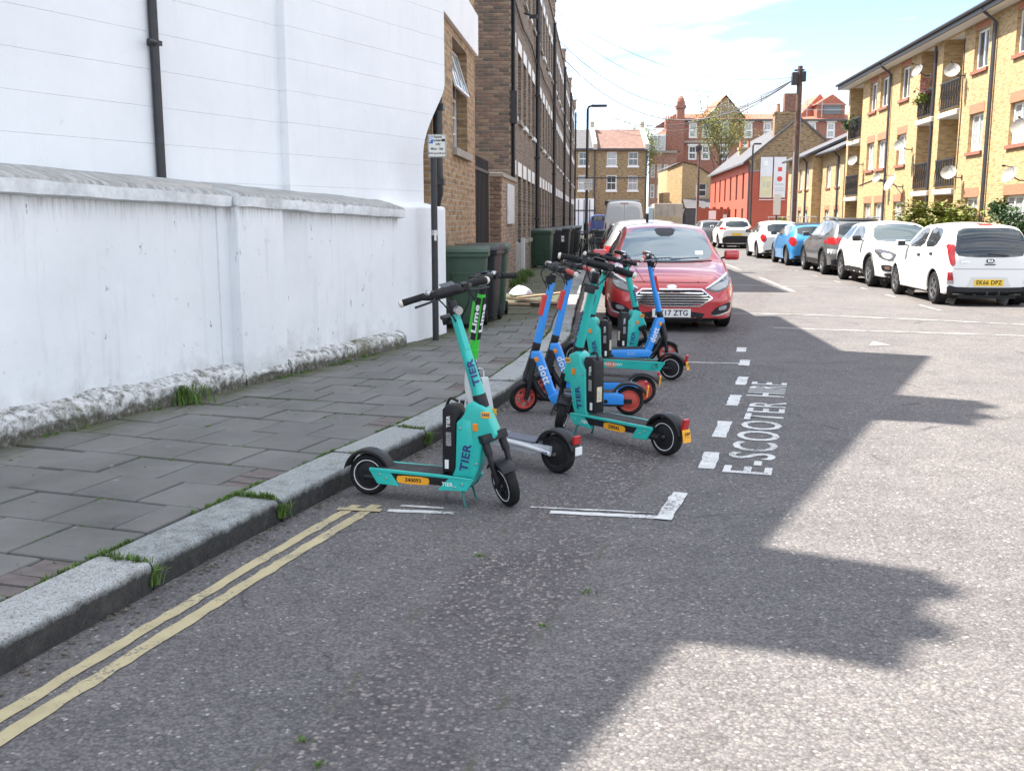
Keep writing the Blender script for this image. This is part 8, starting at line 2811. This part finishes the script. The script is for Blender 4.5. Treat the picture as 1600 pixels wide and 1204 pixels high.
def tuft(p, n, h, spread):
    for _ in range(n):
        a = r_.uniform(0, 2 * pi)
        d = abs(r_.gauss(0, spread))
        x, y = p[0] + cos(a) * d, p[1] + sin(a) * d * 0.8
        hh = h * r_.uniform(0.4, 1.15)
        b = r_.uniform(0, 2 * pi)
        l = hh * r_.uniform(0.3, 0.9)
        w = 0.0022 * r_.uniform(0.8, 1.6) * (1 + h * 4)
        n_ = Vector((-sin(b), cos(b), 0)) * w
        q0 = Vector((x, y, p[2]))
        q1 = q0 + Vector((cos(b) * l * 0.4, sin(b) * l * 0.4, hh * 0.75))
        q2 = q0 + Vector((cos(b) * l, sin(b) * l, hh * 0.85))
        gb.add([q0 - n_, q0 + n_, q1 + n_ * 0.8, q1 - n_ * 0.8, q2], [(0, 1, 2, 3), (3, 2, 4)])


for jt, k in zip(joints, range(len(joints))):
    if k < 3 or k > 14:
        continue
    heavy = {5: 1.0, 6: 1.0, 8: 0.9, 7: 0.5}.get(k, 0.25)
    p = kpt(jt, 0.0)
    tuft((p.x, p.y, 0.03), int(130 * heavy), 0.085, 0.028)
    for q in range(int(11 * heavy)):
        p = kpt(jt + r_.gauss(0, 0.01), 0.03 + q * 0.022)
        tuft((p.x, p.y, 0.118), int(24 * heavy), 0.035, 0.014)
    for q in range(int(26 * heavy)):
        p = kpt(jt + r_.gauss(0, 0.16), KERB_W + 0.006)
        tuft((p.x, p.y, 0.115), 18, 0.028, 0.012)
# slab joints
for _ in range(420):
    tt = r_.uniform(kt(2.0), kt(13))
    p = kpt(tt, KERB_W + 0.006)
    if noise.noise((tt * 1.3, 2, 0)) > 0.0:
        tuft((p.x, p.y, 0.112), 8, 0.020, 0.012)
rows_ = [q for q in ROWS if q < kt(14)]
for tt in rows_:
    D = walldist(tt)
    for _ in range(110):
        d = r_.uniform(KERB_W, D) if r_.random() < 0.6 else KERB_W + 0.014 + 0.405 * r_.randrange(1, 5) + (0.205 if ROWS.index(tt) % 2 else 0)
        p = kpt(tt + (r_.uniform(0, 0.405) if d != d or r_.random() < 0.3 else 0), d)
        if noise.noise((p.x * 2.0, p.y * 2.0, 4)) > 0.02:
            tuft((p.x, p.y, 0.110), 9, 0.014, 0.011)
# wall foot
for _ in range(260):
    y = r_.uniform(-10, -0.6)
    if noise.noise((y * 1.5, 7, 1)) > 0.05:
        p = PWl(0.15 + r_.uniform(0, 0.04), y)
        tuft((p.x, p.y, 0.118), 7, 0.035, 0.02)
p = PWl(0.17, -4.55)
tuft((p.x, p.y, 0.12), 220, 0.16, 0.09)
for _ in range(110):
    p = W(-1.95 + abs(r_.gauss(0, 0.12)), r_.uniform(20.5, 25.5))
    tuft((p.x, p.y, 0.12), 12, 0.22, 0.05)
for u_ in (1.0,):
    for px, py in ((0.12, 3.6), (-0.55, 2.62), (-0.62, 2.75), (-0.15, 4.4), (0.32, 3.95)):
        tuft((px, py, 0.002), 25, 0.014, 0.02)
o = gb.build('grass', M_GRASS, fix=False)
tag(o, kind='stuff')
# fallen leaves, grit and crumbs in the gutter
gt = MB()
for _ in range(900):
    tt = r_.uniform(kt(1.5), kt(14))
    p = kpt(tt, -abs(r_.gauss(0.0, 0.07)) - 0.005)
    s = r_.uniform(0.003, 0.011)
    a = r_.uniform(0, pi)
    gt.obox((p.x, p.y, s * 0.3), (s * 2, s, s * 0.7), Matrix.Rotation(a, 4, 'Z'))
o = gt.build('gutter_grit', mat('gutter grit', (0.10, 0.085, 0.065), 0.9, var=0.6, vscale=40), fix=False)
tag(o, kind='stuff')
